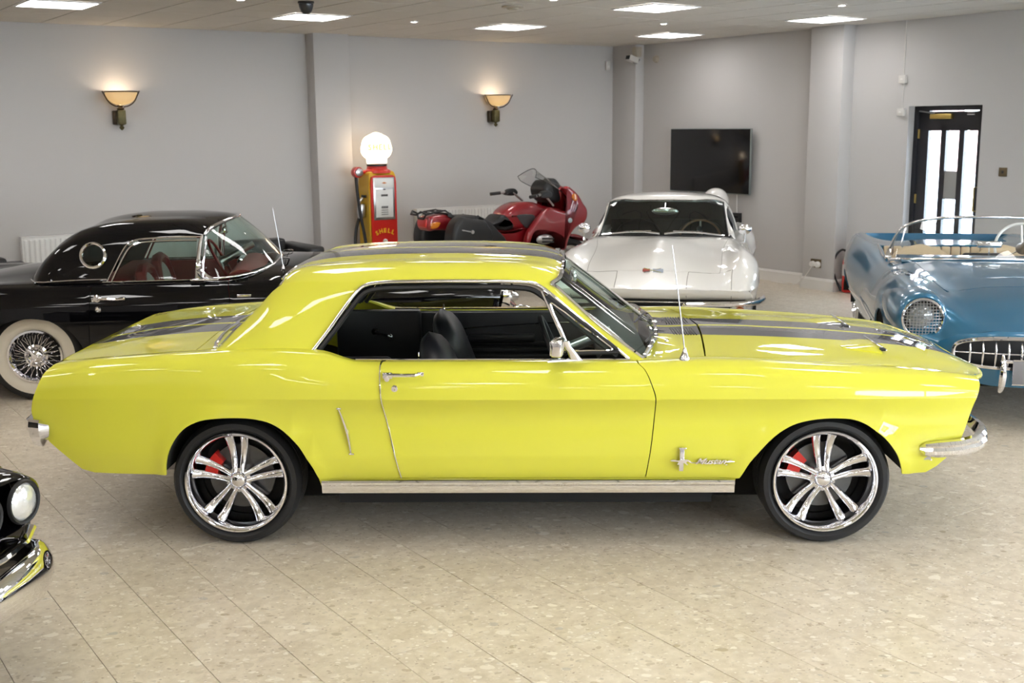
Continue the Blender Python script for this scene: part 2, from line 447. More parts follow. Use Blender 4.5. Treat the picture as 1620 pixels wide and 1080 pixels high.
def terrazzo(name, lift=0.0):
    m = bpy.data.materials.new(name); m.use_nodes = True; nt = m.node_tree; b = nt.nodes['Principled BSDF']; N = nt.nodes.new; Lk = nt.links.new
    geo = N('ShaderNodeNewGeometry'); oi = N('ShaderNodeObjectInfo'); vm = N('ShaderNodeVectorMath'); vm.operation = 'ADD'
    rs = N('ShaderNodeVectorMath'); rs.operation = 'SCALE'; cmb = N('ShaderNodeCombineXYZ')
    Lk(oi.outputs['Random'], cmb.inputs[0]); Lk(oi.outputs['Random'], cmb.inputs[1]); Lk(cmb.outputs[0], rs.inputs[0]); rs.inputs['Scale'].default_value = 40
    Lk(geo.outputs['Position'], vm.inputs[0]); Lk(rs.outputs[0], vm.inputs[1])
    # stretch / warp
    wn = N('ShaderNodeTexNoise'); wn.inputs['Scale'].default_value = 14; wn.inputs['Detail'].default_value = 3
    Lk(vm.outputs[0], wn.inputs['Vector']); wsc = N('ShaderNodeVectorMath'); wsc.operation = 'SCALE'; wsc.inputs['Scale'].default_value = 0.05
    Lk(wn.outputs['Color'], wsc.inputs[0]); va = N('ShaderNodeVectorMath'); va.operation = 'ADD'; Lk(vm.outputs[0], va.inputs[0]); Lk(wsc.outputs[0], va.inputs[1])
    base = N('ShaderNodeTexNoise'); base.inputs['Scale'].default_value = 16; base.inputs['Detail'].default_value = 6; base.inputs['Roughness'].default_value = .65
    Lk(va.outputs[0], base.inputs['Vector'])
    r0 = N('ShaderNodeValToRGB'); e = r0.color_ramp.elements
    e[0].position = .3; e[0].color = (0.50, 0.415, 0.305, 1); e[1].position = .7; e[1].color = (0.68, 0.60, 0.475, 1)
    Lk(base.outputs['Fac'], r0.inputs[0]); cur = r0.outputs[0]
    for sc, th, c1, c2 in ((13, .34, (0.82, 0.76, 0.65), (0.48, 0.40, 0.29)), (27, .36, (0.80, 0.75, 0.66), (0.38, 0.29, 0.18)), (8.5, .17, (0.36, 0.27, 0.14), (0.42, 0.39, 0.35)), (58, .36, (0.85, 0.80, 0.70), (0.27, 0.19, 0.12))):
        v = N('ShaderNodeTexVoronoi'); v.inputs['Scale'].default_value = sc; v.inputs['Randomness'].default_value = 1
        mp = N('ShaderNodeMapping'); mp.inputs['Scale'].default_value = (1, 1.5, 1); mp.inputs['Rotation'].default_value = (0, 0, sc * .7)
        Lk(va.outputs[0], mp.inputs[0]); Lk(mp.outputs[0], v.inputs['Vector'])
        sep = N('ShaderNodeSeparateColor'); Lk(v.outputs['Color'], sep.inputs[0])
        lt = N('ShaderNodeMath'); lt.operation = 'MULTIPLY_ADD'; Lk(sep.outputs[0], lt.inputs[0]); lt.inputs[1].default_value = th * 1.6; lt.inputs[2].default_value = -th * .35
        sub = N('ShaderNodeMath'); sub.operation = 'SUBTRACT'; Lk(lt.outputs[0], sub.inputs[0]); Lk(v.outputs['Distance'], sub.inputs[1])
        st = N('ShaderNodeMapRange'); st.inputs[1].default_value = -0.01; st.inputs[2].default_value = 0.03; Lk(sub.outputs[0], st.inputs[0])
        cm = N('ShaderNodeMix'); cm.data_type = 'RGBA'; cm.inputs[6].default_value = (*c1, 1); cm.inputs[7].default_value = (*c2, 1); Lk(sep.outputs[1], cm.inputs[0])
        mu = N('ShaderNodeMath'); mu.operation = 'MULTIPLY'; mu.inputs[1].default_value = .78; Lk(st.outputs[0], mu.inputs[0])
        mx = N('ShaderNodeMix'); mx.data_type = 'RGBA'; Lk(mu.outputs[0], mx.inputs[0]); Lk(cur, mx.inputs[6]); Lk(cm.outputs[2], mx.inputs[7]); cur = mx.outputs[2]
    # rare dark specks
    v = N('ShaderNodeTexVoronoi'); v.inputs['Scale'].default_value = 9; Lk(va.outputs[0], v.inputs['Vector'])
    sep = N('ShaderNodeSeparateColor'); Lk(v.outputs['Color'], sep.inputs[0]); gt = N('ShaderNodeMath'); gt.operation = 'GREATER_THAN'; gt.inputs[1].default_value = .82; Lk(sep.outputs[2], gt.inputs[0])
    l2 = N('ShaderNodeMath'); l2.operation = 'LESS_THAN'; l2.inputs[1].default_value = .06; Lk(v.outputs['Distance'], l2.inputs[0]); mm = N('ShaderNodeMath'); mm.operation = 'MULTIPLY'; Lk(gt.outputs[0], mm.inputs[0]); Lk(l2.outputs[0], mm.inputs[1])
    m2 = N('ShaderNodeMath'); m2.operation = 'MULTIPLY'; m2.inputs[1].default_value = .6; Lk(mm.outputs[0], m2.inputs[0])
    mx = N('ShaderNodeMix'); mx.data_type = 'RGBA'; Lk(m2.outputs[0], mx.inputs[0]); Lk(cur, mx.inputs[6]); mx.inputs[7].default_value = (.13, .10, .07, 1); cur = mx.outputs[2]
    # broad staining
    sn = N('ShaderNodeTexNoise'); sn.inputs['Scale'].default_value = .9; sn.inputs['Detail'].default_value = 5; Lk(geo.outputs['Position'], sn.inputs['Vector'])
    mr = N('ShaderNodeMapRange'); mr.inputs[3].default_value = .94; mr.inputs[4].default_value = 1.12; Lk(sn.outputs['Fac'], mr.inputs[0])
    hs = N('ShaderNodeHueSaturation'); Lk(mr.outputs[0], hs.inputs['Value']); Lk(cur, hs.inputs['Color']); hs.inputs['Saturation'].default_value = 0.93
    Lk(hs.outputs[0], b.inputs['Base Color'])
    rr = N('ShaderNodeMapRange'); rr.inputs[3].default_value = .24; rr.inputs[4].default_value = .42; Lk(base.outputs['Fac'], rr.inputs[0]); Lk(rr.outputs[0], b.inputs['Roughness'])
    return m
FLOORM = terrazzo('marble_chip_tile')
GROUT = pmat('grout', (0.16, 0.125, 0.09), 0.8, bump=(80, .2))

def roombox(name, u0, u1, v0, v1, z0, z1, m, parent=None, kind='structure', bev=0):
    b = MB().box(((u0 + u1) / 2, (v0 + v1) / 2, (z0 + z1) / 2), (abs(u1 - u0), abs(v1 - v0), z1 - z0), bev, M=RM)
    o = b.build(name, m, parent, smooth=bool(bev))
    if parent is None: o['kind'] = kind
    return o

# floor: grout bed with a tile on it, each near tile an object
floor = roombox('floor', U0 - .2, RU + .5, V0 - .2, LV + .2, -0.12, -0.004, GROUT)
TW, TL, TO = 0.2976, 0.60, 0.99
def in_view(x, y):
    d = y * 0.9826 + 1.925 * .1857
    return y > 3.2 and abs(x) < d * 0.475 + .35
tile_me = None; tiles = []; far = []
i0 = int((U0 - TO) / TW) - 1; i1 = int((RU - TO) / TW) + 2
for i in range(i0, i1):
    u = TO + (i + .5) * TW
    random.seed(i * 7 + 3); off = {0: 2.92, 1: 3.2, 2: 2.64}[i % 3] + random.choice((0, .02, -.03))
    j = int((V0 - off) / TL) - 1
    while True:
        v = off + (j + .5) * TL; j += 1
        if v - TL / 2 > LV: break
        a0, a1 = max(u - TW / 2, U0), min(u + TW / 2, RU); b0, b1 = max(v - TL / 2, V0), min(v + TL / 2, LV)
        if a1 - a0 < .02 or b1 - b0 < .02: continue
        p = uv(u, v); whole = a1 - a0 > TW - 1e-4 and b1 - b0 > TL - 1e-4
        if whole and in_view(p[0], p[1]): tiles.append((p[1], u, v))
        else: far.append((a0, a1, b0, b1))
tiles.sort()
random.seed(11)
for k, (_, u, v) in enumerate(tiles):
    if k < 295:
        if tile_me is None:
            t = MB().box((0, 0, 0), (TW - .0022, TL - .0009, .008), .0008, seg=1).build('floor_tile', FLOORM, floor, smooth=False)
            tile_me = t
        else:
            t = tile_me.copy(); COL.objects.link(t); t.parent = floor
        t.location = uv(u, v, -0.004 + random.uniform(-.0003, .0003)); t.rotation_euler = (random.uniform(-.0012, .0012), random.uniform(-.0008, .0008), YAW)
    else: far.append((u - TW / 2, u + TW / 2, v - TL / 2, v + TL / 2))
b = MB()
for a0, a1, b0, b1 in far:
    b.add([(x, y, z) for z in (-.004, 0.0) for x, y in ((a0 + .001, b0 + .001), (a1 - .001, b0 + .001), (a1 - .001, b1 - .001), (a0 + .001, b1 - .001))],
          [(4, 5, 6, 7), (0, 1, 5, 4), (1, 2, 6, 5), (2, 3, 7, 6), (3, 0, 4, 7)])
b.xf(RM); o = mesh_obj('floor_tile_field', b.v, b.f, FLOORM, floor, smooth=False); o['kind'] = 'stuff'

# ceiling: T-bar grid with tiles
CT = pmat('ceiling_tile_board', (0.66, 0.63, 0.585), 0.9, bump=(300, .25, .001), tint=(40, .03))
TBAR = pmat('ceiling_grid_metal', (0.17, 0.15, 0.13), 0.5, tint=(4, .05))
ceiling = roombox('ceiling', U0 - .2, RU + .3, V0 - .2, LV + .2, CH + .03, CH + .15, TBAR)
PANU, PANV = 2.674, 8.292
cu = lambda k: PANU + .6 * k
panels = [(i, j) for i in range(-3, 4) for j in range(-5, 2) if (i, j) != (3, -1)]
pset = {(4 * i, 4 * j) for i, j in panels}
downs = [(6.21, 10.61), (3.88, 9.52), (6.19, 8.18), (8.82, 7.22), (8.68, 9.5)]
ct = []; cfar = []
for i in range(-16, 16):
    for j in range(-22, 9):
        if (i, j) in pset: continue
        u, v = cu(i), PANV + .6 * j
        a0, a1 = max(u - .3, U0), min(u + .3, RU); b0, b1 = max(v - .3, V0), min(v + .3, LV)
        if a1 - a0 < .03 or b1 - b0 < .03: continue
        p = uv(u, v); d = p[1] * .9826 - 1.07 * .1857
        vis = p[1] > 4.6 and abs(p[0]) < d * .46 + .5
        if vis and a1 - a0 > .599 and b1 - b0 > .599: ct.append((p[1], u, v))
        else: cfar.append((a0, a1, b0, b1))
ct.sort(); c0 = None
for k, (_, u, v) in enumerate(ct):
    if k < 290:
        if c0 is None:
            c0 = MB().box((0, 0, 0), (.583, .583, .014), .003, seg=1).build('ceiling_tile', CT, ceiling, smooth=False); t = c0
        else: t = c0.copy(); COL.objects.link(t); t.parent = ceiling
        t.location = uv(u, v, CH + .010 + random.uniform(-.001, .001)); t.rotation_euler = (0, 0, YAW)
    else: cfar.append((u - .3, u + .3, v - .3, v + .3))
b = MB()
for a0, a1, b0, b1 in cfar:
    g = .007
    b.add([(x, y, z) for z in (CH + .003, CH + .017) for x, y in ((a0 + g, b0 + g), (a1 - g, b0 + g), (a1 - g, b1 - g), (a0 + g, b1 - g))],
          [(3, 2, 1, 0), (0, 1, 5, 4), (1, 2, 6, 5), (2, 3, 7, 6), (3, 0, 4, 7)])
b.xf(RM); o = mesh_obj('ceiling_tile_field', b.v, b.f, CT, ceiling, smooth=False); o['kind'] = 'stuff'
# grid bars
b = MB()
for i in range(-15, 15): b.box((cu(i) - .3 + .0, (V0 + LV) / 2, CH + .018), (.024, LV - V0, .02))
for j in range(-21, 9): b.box(((U0 + RU) / 2, PANV + .6 * j - .3, CH + .0185), (RU - U0, .024, .02))
b.xf(RM); b.build('ceiling_grid', TBAR, ceiling, smooth=False)

# light panels
PANEL = pmat('light_panel_diffuser', (0.9, 0.9, 0.9), 0.4, emit=(1.0, 0.975, 0.955), es=PANEL_STRENGTH)
PFRAME = pmat('light_panel_frame', (0.75, 0.75, 0.75), 0.4, tint=(5, .02))
seen = {(0, 1): 'square ceiling light panel at the far left, above the uplighter by the radiator', (1, 1): 'square ceiling light panel beside the dark dome camera, left of the wall pillar',
        (2, 1): 'square ceiling light panel above the second uplighter, near the middle of the back wall', (2, 0): 'square ceiling light panel nearest the camera right of centre, above the television side',
        (3, 1): 'square ceiling light panel closest to the room corner and its wall sensor', (3, 0): 'square ceiling light panel in front of the pillar on the door wall'}
p0 = None
for i, j in panels:
    u, v = PANU + 2.4 * i, PANV + 2.4 * j
    if not (U0 + .3 < u < RU - .3 and V0 + .3 < v < LV - .3): continue
    if p0 is None:
        r = empty('ceiling_light_panel')
        f = MB()
        for a, c, w, d in ((0, .289, .595, .017), (0, -.289, .595, .017), (.289, 0, .017, .561), (-.289, 0, .017, .561)): f.box((a, c, 0), (w, d, .012))
        f.build('frame', PFRAME, r, smooth=False)
        MB().box((0, 0, .002), (.562, .562, .006)).build('diffuser', PANEL, r, smooth=False)
        p0 = r
    else: r = copy_tree(p0)
    r.location = uv(u, v, CH - .002); r.rotation_euler = (0, 0, YAW)
    lab = seen.get((i, j))
    tag(r, lab or 'square ceiling light panel over the front of the showroom, nearer than the parked cars', 'ceiling light', 'square light panels in the ceiling grid')
DL = pmat('downlight_lamp', (0.9, 0.9, 0.9), 0.4, emit=(1.0, 0.95, 0.88), es=40)
DR = pmat('downlight_ring', (0.6, 0.6, 0.6), 0.3, 0.8)
dlab = ['small round downlight between the pillar and the second uplighter', 'small round downlight cut by the top edge, left of the dome camera', 'small round downlight cut by the top edge, right of the smoke detector',
        'small round downlight at the top right, above the door-side pillar', 'small round downlight between the two right-hand light panels near the corner']
d0 = None
for k, (u, v) in enumerate(downs):
    if d0 is None:
        r = empty('downlight'); MB().lathe([(.034, .004), (.034, -.006), (.045, -.006), (.048, .004)], 20).build('bezel', DR, r)
        MB().lathe([(.0001, -.001), (.034, -.001), (.034, .004)], 20).build('lamp', DL, r); d0 = r
    else: r = copy_tree(d0)
    r.location = uv(u, v, CH - .001)
    tag(r, dlab[k] if k < 5 else 'small round downlight outside the picture, over the showroom', 'downlight', 'round downlights in the ceiling')

# walls
def wall_l():
    b = MB(); b.box(((U0 + RU) / 2, LV + .1, CH / 2), (RU - U0 + .4, .2, CH + .02)); b.xf(RM); return b
o = wall_l().build('wall_left', WALLM, smooth=False); tag(o, kind='structure')
DU0, DU1, DH = 6.965, 7.846, 2.095       # door opening along the right wall (v), height
b = MB()
b.box((RU + .12, (LV + DU1) / 2, CH / 2), (.24, LV - DU1, CH + .02)); b.box((RU + .12, (DU0 + DU1) / 2, (CH + DH) / 2 + .01), (.24, DU1 - DU0, CH - DH + .02))
# beyond the door: wall with two wide windows further towards the camera side (out of frame)
W1, W2, WZ0, WZ1 = 0.4, 2.8, .95, 2.35
b.box((RU + .12, (W2 + DU0) / 2, CH / 2), (.24, DU0 - W2, CH + .02)); b.box((RU + .12, (W1 + W2) / 2, WZ0 / 2), (.24, W2 - W1, WZ0)); b.box((RU + .12, (W1 + W2) / 2, (WZ1 + CH) / 2), (.24, W2 - W1, CH - WZ1 + .02))
b.box((RU + .12, (V0 + W1) / 2, CH / 2), (.24, W1 - V0, CH + .02)); b.xf(RM)
tag(b.build('wall_right', WALLM, smooth=False), kind='structure')
b = MB()
B0, B1 = 2.0, 10.3      # shopfront behind the camera
b.box(((U0 + B0) / 2, V0 - .1, CH / 2), (B0 - U0, .2, CH + .02)); b.box(((B0 + B1) / 2, V0 - .1, .5), (B1 - B0, .2, 1.0)); b.box(((B0 + B1) / 2, V0 - .1, (2.6 + CH) / 2), (B1 - B0, .2, CH - 2.6 + .02))
b.box(((B1 + RU) / 2 + .1, V0 - .1, CH / 2), (RU - B1 + .2, .2, CH + .02)); b.xf(RM)
tag(b.build('wall_back', WALLM, smooth=False), kind='structure')
tag(roombox('wall_far', U0 - .2, U0, V0, LV, 0, CH, WALLM), kind='structure')
FRAMEW = pmat('window_frame_paint', (0.7, 0.7, 0.7), 0.4, tint=(3, .03))
for nm, seg in (('window_1', 'R'), ('window_2', 'B')):
    b = MB()
    if seg == 'R':
        n = 2; L = (W2 - W1) / n
        for k in range(n + 1): b.box((RU + .12, W1 + L * k, (WZ0 + WZ1) / 2), (.07, .07, WZ1 - WZ0))
        for z in (WZ0 + .03, WZ1 - .03): b.box((RU + .12, (W1 + W2) / 2, z), (.07, W2 - W1, .07))
    else:
        n = 5; L = (B1 - B0) / n
        for k in range(n + 1): b.box((B0 + L * k, V0 - .1, 1.8), (.08, .07, 1.6))
        for z in (1.04, 2.56): b.box(((B0 + B1) / 2, V0 - .1, z), (B1 - B0, .07, .08))
    b.xf(RM); w = tag(b.build(nm, FRAMEW, smooth=False), kind='structure')
    b = MB()
    if seg == 'R': b.box((RU + .12, (W1 + W2) / 2, (WZ0 + WZ1) / 2), (.006, W2 - W1, WZ1 - WZ0))
    else: b.box(((B0 + B1) / 2, V0 - .1, 1.8), (B1 - B0, .006, 1.6))
    b.xf(RM); b.build('pane', CLEAR, w, smooth=False)

# pillars
tag(roombox('wall_pillar', 5.93, 6.386, LV - .2, LV + .01, 0, CH + .01, WALLM, bev=.004), kind='structure')
tag(roombox('wall_pillar', RU - .2, RU + .01, 8.60, 9.06, 0, CH + .01, WALLM, bev=.004), kind='structure')
tag(roombox('wall_pillar', RU - .15, RU + .01, 12.16, LV + .01, 0, CH + .01, WALLM, bev=.004), kind='structure')

# skirting with a moulded top
def skirting(name, a, b_, nrm):
    """a, b_ : (u,v) ends, nrm: inward direction in (u,v)"""
    prof = [(0, 0), (.018, 0), (.018, .105), (.021, .108), (.021, .116), (.013, .124), (.011, .135), (.004, .14), (0, .14)]
    vs = []
    for (u, v) in (a, b_):
        for d, z in prof: vs.append((u + nrm[0] * d, v + nrm[1] * d, z))
    n = len(prof); fs = [(i, (i + 1) % n, n + (i + 1) % n, n + i) for i in range(n)] + [tuple(range(n)), tuple(range(2 * n - 1, n - 1, -1))]
    q = MB(); q.add(vs, fs); q.xf(RM); return tag(q.build(name, SKIRT, angle=40), kind='structure')
e_ = .018
skirting('baseboard_left', (U0, LV), (5.93, LV), (0, -1)); skirting('baseboard_left', (6.386, LV), (RU - .15, LV), (0, -1))
skirting('baseboard_left', (5.93 - e_, LV - .2), (6.386 + e_, LV - .2), (0, -1)); skirting('baseboard_left', (5.93, LV), (5.93, LV - .2 - e_), (-1, 0)); skirting('baseboard_left', (6.386, LV), (6.386, LV - .2 - e_), (1, 0))
skirting('baseboard_right', (RU, 12.16), (RU, 9.06), (-1, 0)); skirting('baseboard_right', (RU, 8.6), (RU, DU1), (-1, 0)); skirting('baseboard_right', (RU, DU0), (RU, V0), (-1, 0))
skirting('baseboard_right', (RU - .2, 9.06 + e_), (RU - .2, 8.6 - e_), (-1, 0)); skirting('baseboard_right', (RU, 8.6), (RU - .2 - e_, 8.6), (0, -1)); skirting('baseboard_right', (RU, 9.06), (RU - .2 - e_, 9.06), (0, 1))
skirting('baseboard_right', (RU - .15, LV), (RU - .15, 12.16 - e_), (-1, 0)); skirting('baseboard_right', (RU, 12.16), (RU - .15 - e_, 12.16), (0, -1))

# door with three tall panes
BLK = pmat('black_door_paint', (0.012, 0.012, 0.016), 0.3, tint=(4, .1)); BRASS = pmat('aged_brass', (0.55, 0.40, 0.13), 0.3, 1.0, tint=(30, .15))
dx = RU + .15
door = empty('door_1'); door['kind'] = 'structure'
b = MB()
for v, w in ((DU0 + .025, .05), (DU1 - .025, .05)): b.box((dx, v, DH / 2), (.09, w, DH))
b.box((dx, (DU0 + DU1) / 2, DH - .025), (.09, DU1 - DU0, .05)); b.xf(RM); b.build('door_frame', BLK, door, smooth=False)
A0, A1 = DU0 + .055, DU1 - .055; wv = A1 - A0
b = MB(); b.box((dx, (A0 + A1) / 2, .13), (.05, wv, .24)); b.box((dx, (A0 + A1) / 2, DH - .16), (.05, wv, .2))
b.box((dx, A0 + .03, 1.05), (.05, .06, 2.0)); b.box((dx, A1 - .06, 1.05), (.05, .12, 2.0))
g0, g1 = A0 + .06, A1 - .12; pw = (g1 - g0 - 2 * .062) / 3
panes = []
for k in range(3):
    s = g0 + k * (pw + .062); panes.append((s, s + pw))
    if k: b.box((dx, s - .031, 1.05), (.05, .062, 1.7))
b.xf(RM); b.build('leaf', BLK, door, smooth=False)
for s0, s1 in panes: MB().box((dx, (s0 + s1) / 2, 1.05), (.006, s1 - s0, 1.72), M=RM).build('pane', CLEAR, door, smooth=False)
s0, s1 = panes[1]
MB().box((dx - .012, (s0 + s1) / 2, 1.26), (.012, s1 - s0, .30), .003, M=RM).build('letter_panel', pmat('grey_plate', (.30, .30, .29), .5, tint=(6, .05)), door)
MB().box((dx - .045, A1 - .28, 1.985), (.04, .26, .055), .006, M=RM).build('door_closer', BRASS, door)
MB().tube([uv(dx - .05, A1 - .2, 2.015), uv(dx - .10, A1 - .1, 2.035), uv(dx - .02, A1 + .02, 2.045)], .008).build('closer_arm', SATIN, door)
b = MB(); b.box((dx - .045, A0 + .14, 2.0), (.02, .08, .012), .003); b.box((dx - .045, A0 + .14, 2.025), (.02, .08, .012), .003); b.xf(RM); b.build('latch_plate', SATIN, door)
for z in (1.8, 1.1, .35): MB().box((dx - .03, A1 - .004, z), (.02, .02, .10), .003, M=RM).build('hinge', BRASS, door)
MB().tube([uv(dx - .03, A0 + .03, 1.0), uv(dx - .075, A0 + .03, 1.0), uv(dx - .075, A0 + .03, 1.25), uv(dx - .03, A0 + .03, 1.25)], .009).build('pull_handle', BRASS, door)
# outside, seen through the door: paved yard, brick wall, hedge
PAVE = pmat('pale_paving', (0.78, 0.77, 0.75), 0.8, tint=(3, .08), bump=(30, .3))
def brick_mat():
    m = pmat('brickwork', (0.3, .1, .07), .85); nt = m.node_tree; t = nt.nodes.new('ShaderNodeTexNoise'); r = nt.nodes.new('ShaderNodeValToRGB'); g = nt.nodes.new('ShaderNodeNewGeometry')
    t.inputs['Scale'].default_value = 9; r.color_ramp.elements[0].color = (.46, .27, .23, 1); r.color_ramp.elements[1].color = (.60, .42, .37, 1)
    nt.links.new(g.outputs['Position'], t.inputs[0]); nt.links.new(t.outputs[0], r.inputs[0]); nt.links.new(r.outputs[0], nt.nodes['Principled BSDF'].inputs['Base Color']); return m
BRICK = brick_mat()
o = roombox('ground', RU + .24, RU + 75, -30, 60, -.2, -.02, PAVE); tag(o, kind='structure')
o = roombox('ground', U0 - 15, RU + .24, V0 - 20, V0 - .2, -.2, -.02, PAVE); tag(o, kind='structure')
def far_wall(name, u, v0, v1, h, lab):      # over 40 m away: single bricks are far below a pixel
    r = empty(name, label=lab, cat='brick wall')
    MB().box((u, (v0 + v1) / 2, h / 2 - .02), (.3, v1 - v0, h), M=RM).build('brickwork', BRICK, r, smooth=False)
    MB().box((u - .02, (v0 + v1) / 2, h + .02), (.42, v1 - v0 + .1, .08), .01, M=RM).build('coping', pmat('coping_stone', (.5, .45, .42), .8, tint=(4, .1)), r, smooth=False)
far_wall('brick_wall', RU + 28, 25.9, 34, 9.0, 'tall pinkish brick building seen through the left and middle door panes')
far_wall('garden_wall', RU + 28.6, 18, 25.85, 1.9, 'low red brick wall below the green hedge, through the right door pane')
def foliage(name, c, r, n, lab, col=(.10, .19, .06)):
    m = pmat(name + '_leaf', col, .6, tint=(20, .5)); b = MB(); random.seed(5)
    for k in range(n):
        d = Vector((random.gauss(0, 1), random.gauss(0, 1), random.gauss(0, 1))).normalized() * (random.random() ** .35)
        p = Vector(c) + Vector((d.x * r[0], d.y * r[1], d.z * r[2])); a = Vector((random.gauss(0, 1), random.gauss(0, 1), random.gauss(0, 1))).normalized(); e = a.orthogonal().normalized(); q = .2
        b.v += [tuple(p - a * q), tuple(p + e * q * .5), tuple(p + a * q), tuple(p - e * q * .5)]; k0 = len(b.v) - 4; b.f.append((k0, k0 + 1, k0 + 2, k0 + 3)); b.fm.append(0)
    r0 = empty(name, label=lab, cat='hedge'); b.xf(RM); f = mesh_obj('foliage', b.v, b.f, m, r0, smooth=False); f['kind'] = 'stuff'
    MB().tube([uv(c[0], c[1], -.02), uv(c[0], c[1], c[2])], .06).build('trunk', pmat('bark', (.1, .07, .05), .9, bump=(30, .5)), r0)
foliage('hedge', (RU + 30.5, 23.5, 3.4), (1.2, 3.6, 2.2), 5000, 'green hedge above the low brick wall outside the door')
# ================================================================== shared car parts
def text_obj(name, txt, size, ext, m, parent, M, shear=0.0, bold=0.0, align='CENTER', spacing=1.0):
    cu_ = bpy.data.curves.new(name, 'FONT'); cu_.body = txt; cu_.size = size; cu_.extrude = ext; cu_.align_x = align; cu_.align_y = 'CENTER'
    cu_.shear = shear; cu_.offset = bold; cu_.resolution_u = 3; cu_.space_character = spacing
    t = bpy.data.objects.new(name + '_tmp', cu_); COL.objects.link(t)
    dg = bpy.context.evaluated_depsgraph_get(); me = bpy.data.meshes.new_from_object(t.evaluated_get(dg))
    COL.objects.unlink(t); bpy.data.objects.remove(t); bpy.data.curves.remove(cu_)
    me.transform(M); me.materials.clear(); me.materials.append(m); me.name = name
    o = bpy.data.objects.new(name, me); COL.objects.link(o); o.parent = parent
    return o
# text facing the near side (-y): x stays, y -> z
SIDE = Matrix(((1, 0, 0, 0), (0, 0, -1, 0), (0, 1, 0, 0), (0, 0, 0, 1)))

def tyre_prof(R, r, w, edge=.02):
    h = w / 2
    return [(r, h * .86), (r + .006, h * .96), (r + (R - r) * .35, h * 1.02), (r + (R - r) * .7, h * 1.0), (R - edge * .6, h * .88), (R - edge * .12, h * .76), (R, h * .6),
            (R, -h * .6), (R - edge * .12, -h * .76), (R - edge * .6, -h * .88), (r + (R - r) * .7, -h), (r + (R - r) * .35, -h * 1.02), (r, -h * .86)]

def tyre(name, R, r, w, parent, groove=True):
    b = MB(); p = tyre_prof(R, r, w)
    if groove:   # circumferential grooves in the tread
        q = []; 
        for a in p:
            q.append(a)
            if a == (R, w / 2 * .6):
                for g in (.38, .12, -.12, -.38):
                    y = g * w / 2 * 1.0
                    q += [(R, y + .006), (R - .006, y + .004), (R - .006, y - .004), (R, y - .006)]
        p = q
    b.lathe(p, 56, 'Y')
    return b.build(name, RUBBER, parent, angle=30)

DISC = pmat('disc_iron', (0.12, 0.12, 0.12), 0.4, 1.0, tint=(20, .2))
def brake(parent, side, cal=True):
    MB().lathe([(.04, .03), (.155, .03), (.155, .008), (.04, .008)], 40, 'Y').build('brake_disc', DISC, parent)
    if cal:
        b = MB(); out = [(.168 * cos(a), .168 * sin(a)) for a in np.linspace(radians(132), radians(178), 9)] + [(.108 * cos(a), .108 * sin(a)) for a in np.linspace(radians(178), radians(132), 9)]
        b.prism(out, -side * .02, side * .040, 'Y'); b.build('brake_caliper', REDPAINT, parent, angle=25)

def alloy_wheel(x, y, z, R, parent, name='wheel'):
    """chrome twin-spoke wheel; outer face towards -y when y<0"""
    s = -1 if y < 0 else 1
    r = empty(name, (x, y, z)); r.parent = parent
    tyre('tyre', R, .243, .225, r)
    o = s * .105
    prof = [(.243, s * .108), (.2395, s * .116), (.232, s * .117), (.226, s * .110), (.219, s * .092), (.212, s * .066), (.207, s * .035), (.204, s * .0), (.203, -s * .09)]
    MB().lathe(prof, 64, 'Y').build('rim', CHROME, r, angle=50)
    b = MB()
    for k in range(5):
        a0 = radians(90 + 72 * k)
        for d in (-1, 1):
            rings = []
            for q in range(8):
                t = q / 7
                rad = .038 + t * (.212 - .038)
                off = d * (.016 + .024 * t ** 1.2)                      # sideways spread
                y0 = s * (.072 - .022 * sin(pi * min(1, t * 1.0)) + (.0 if t < .8 else (t - .8) * .05))
                hw = .0135 + .0125 * t ** 1.5; dp = .022 + .010 * t
                ctr = Vector((cos(a0) * rad - sin(a0) * off, 0, sin(a0) * rad + cos(a0) * off)); lat = Vector((-sin(a0), 0, cos(a0)))
                ring = []
                for u_, w_ in ((-1, -.9), (-1, .15), (-.62, .85), (0, 1.0), (.62, .85), (1, .15), (1, -.9)):
                    ring.append(ctr + lat * hw * u_ + Vector((0, y0 + s * dp * (w_ - 1) * .9, 0)))
                rings.append(ring)
            b.ring(rings)
    b.build('spokes', CHROME, r, angle=55)
    b = MB(); b.lathe([(.0001, s * .088), (.024, s * .086), (.034, s * .078), (.040, s * .062), (.056, s * .055), (.062, s * .040), (.062, -s * .01)], 40, 'Y')
    b.build('hub_cap', CHROME, r, angle=40)
    b = MB()
    for k in range(5):
        a = radians(90 + 36 + 72 * k); b.tube([(cos(a) * .052, s * .045, sin(a) * .052), (cos(a) * .052, s * .064, sin(a) * .052)], .008, 6)
    b.build('wheel_nuts', SATIN, r)
    brake(r, s)
    MB().lathe([(.0001, -s * .05), (.20, -s * .05), (.204, -s * .09)], 32, 'Y').build('wheel_back', DARKWELL, r)
    return r

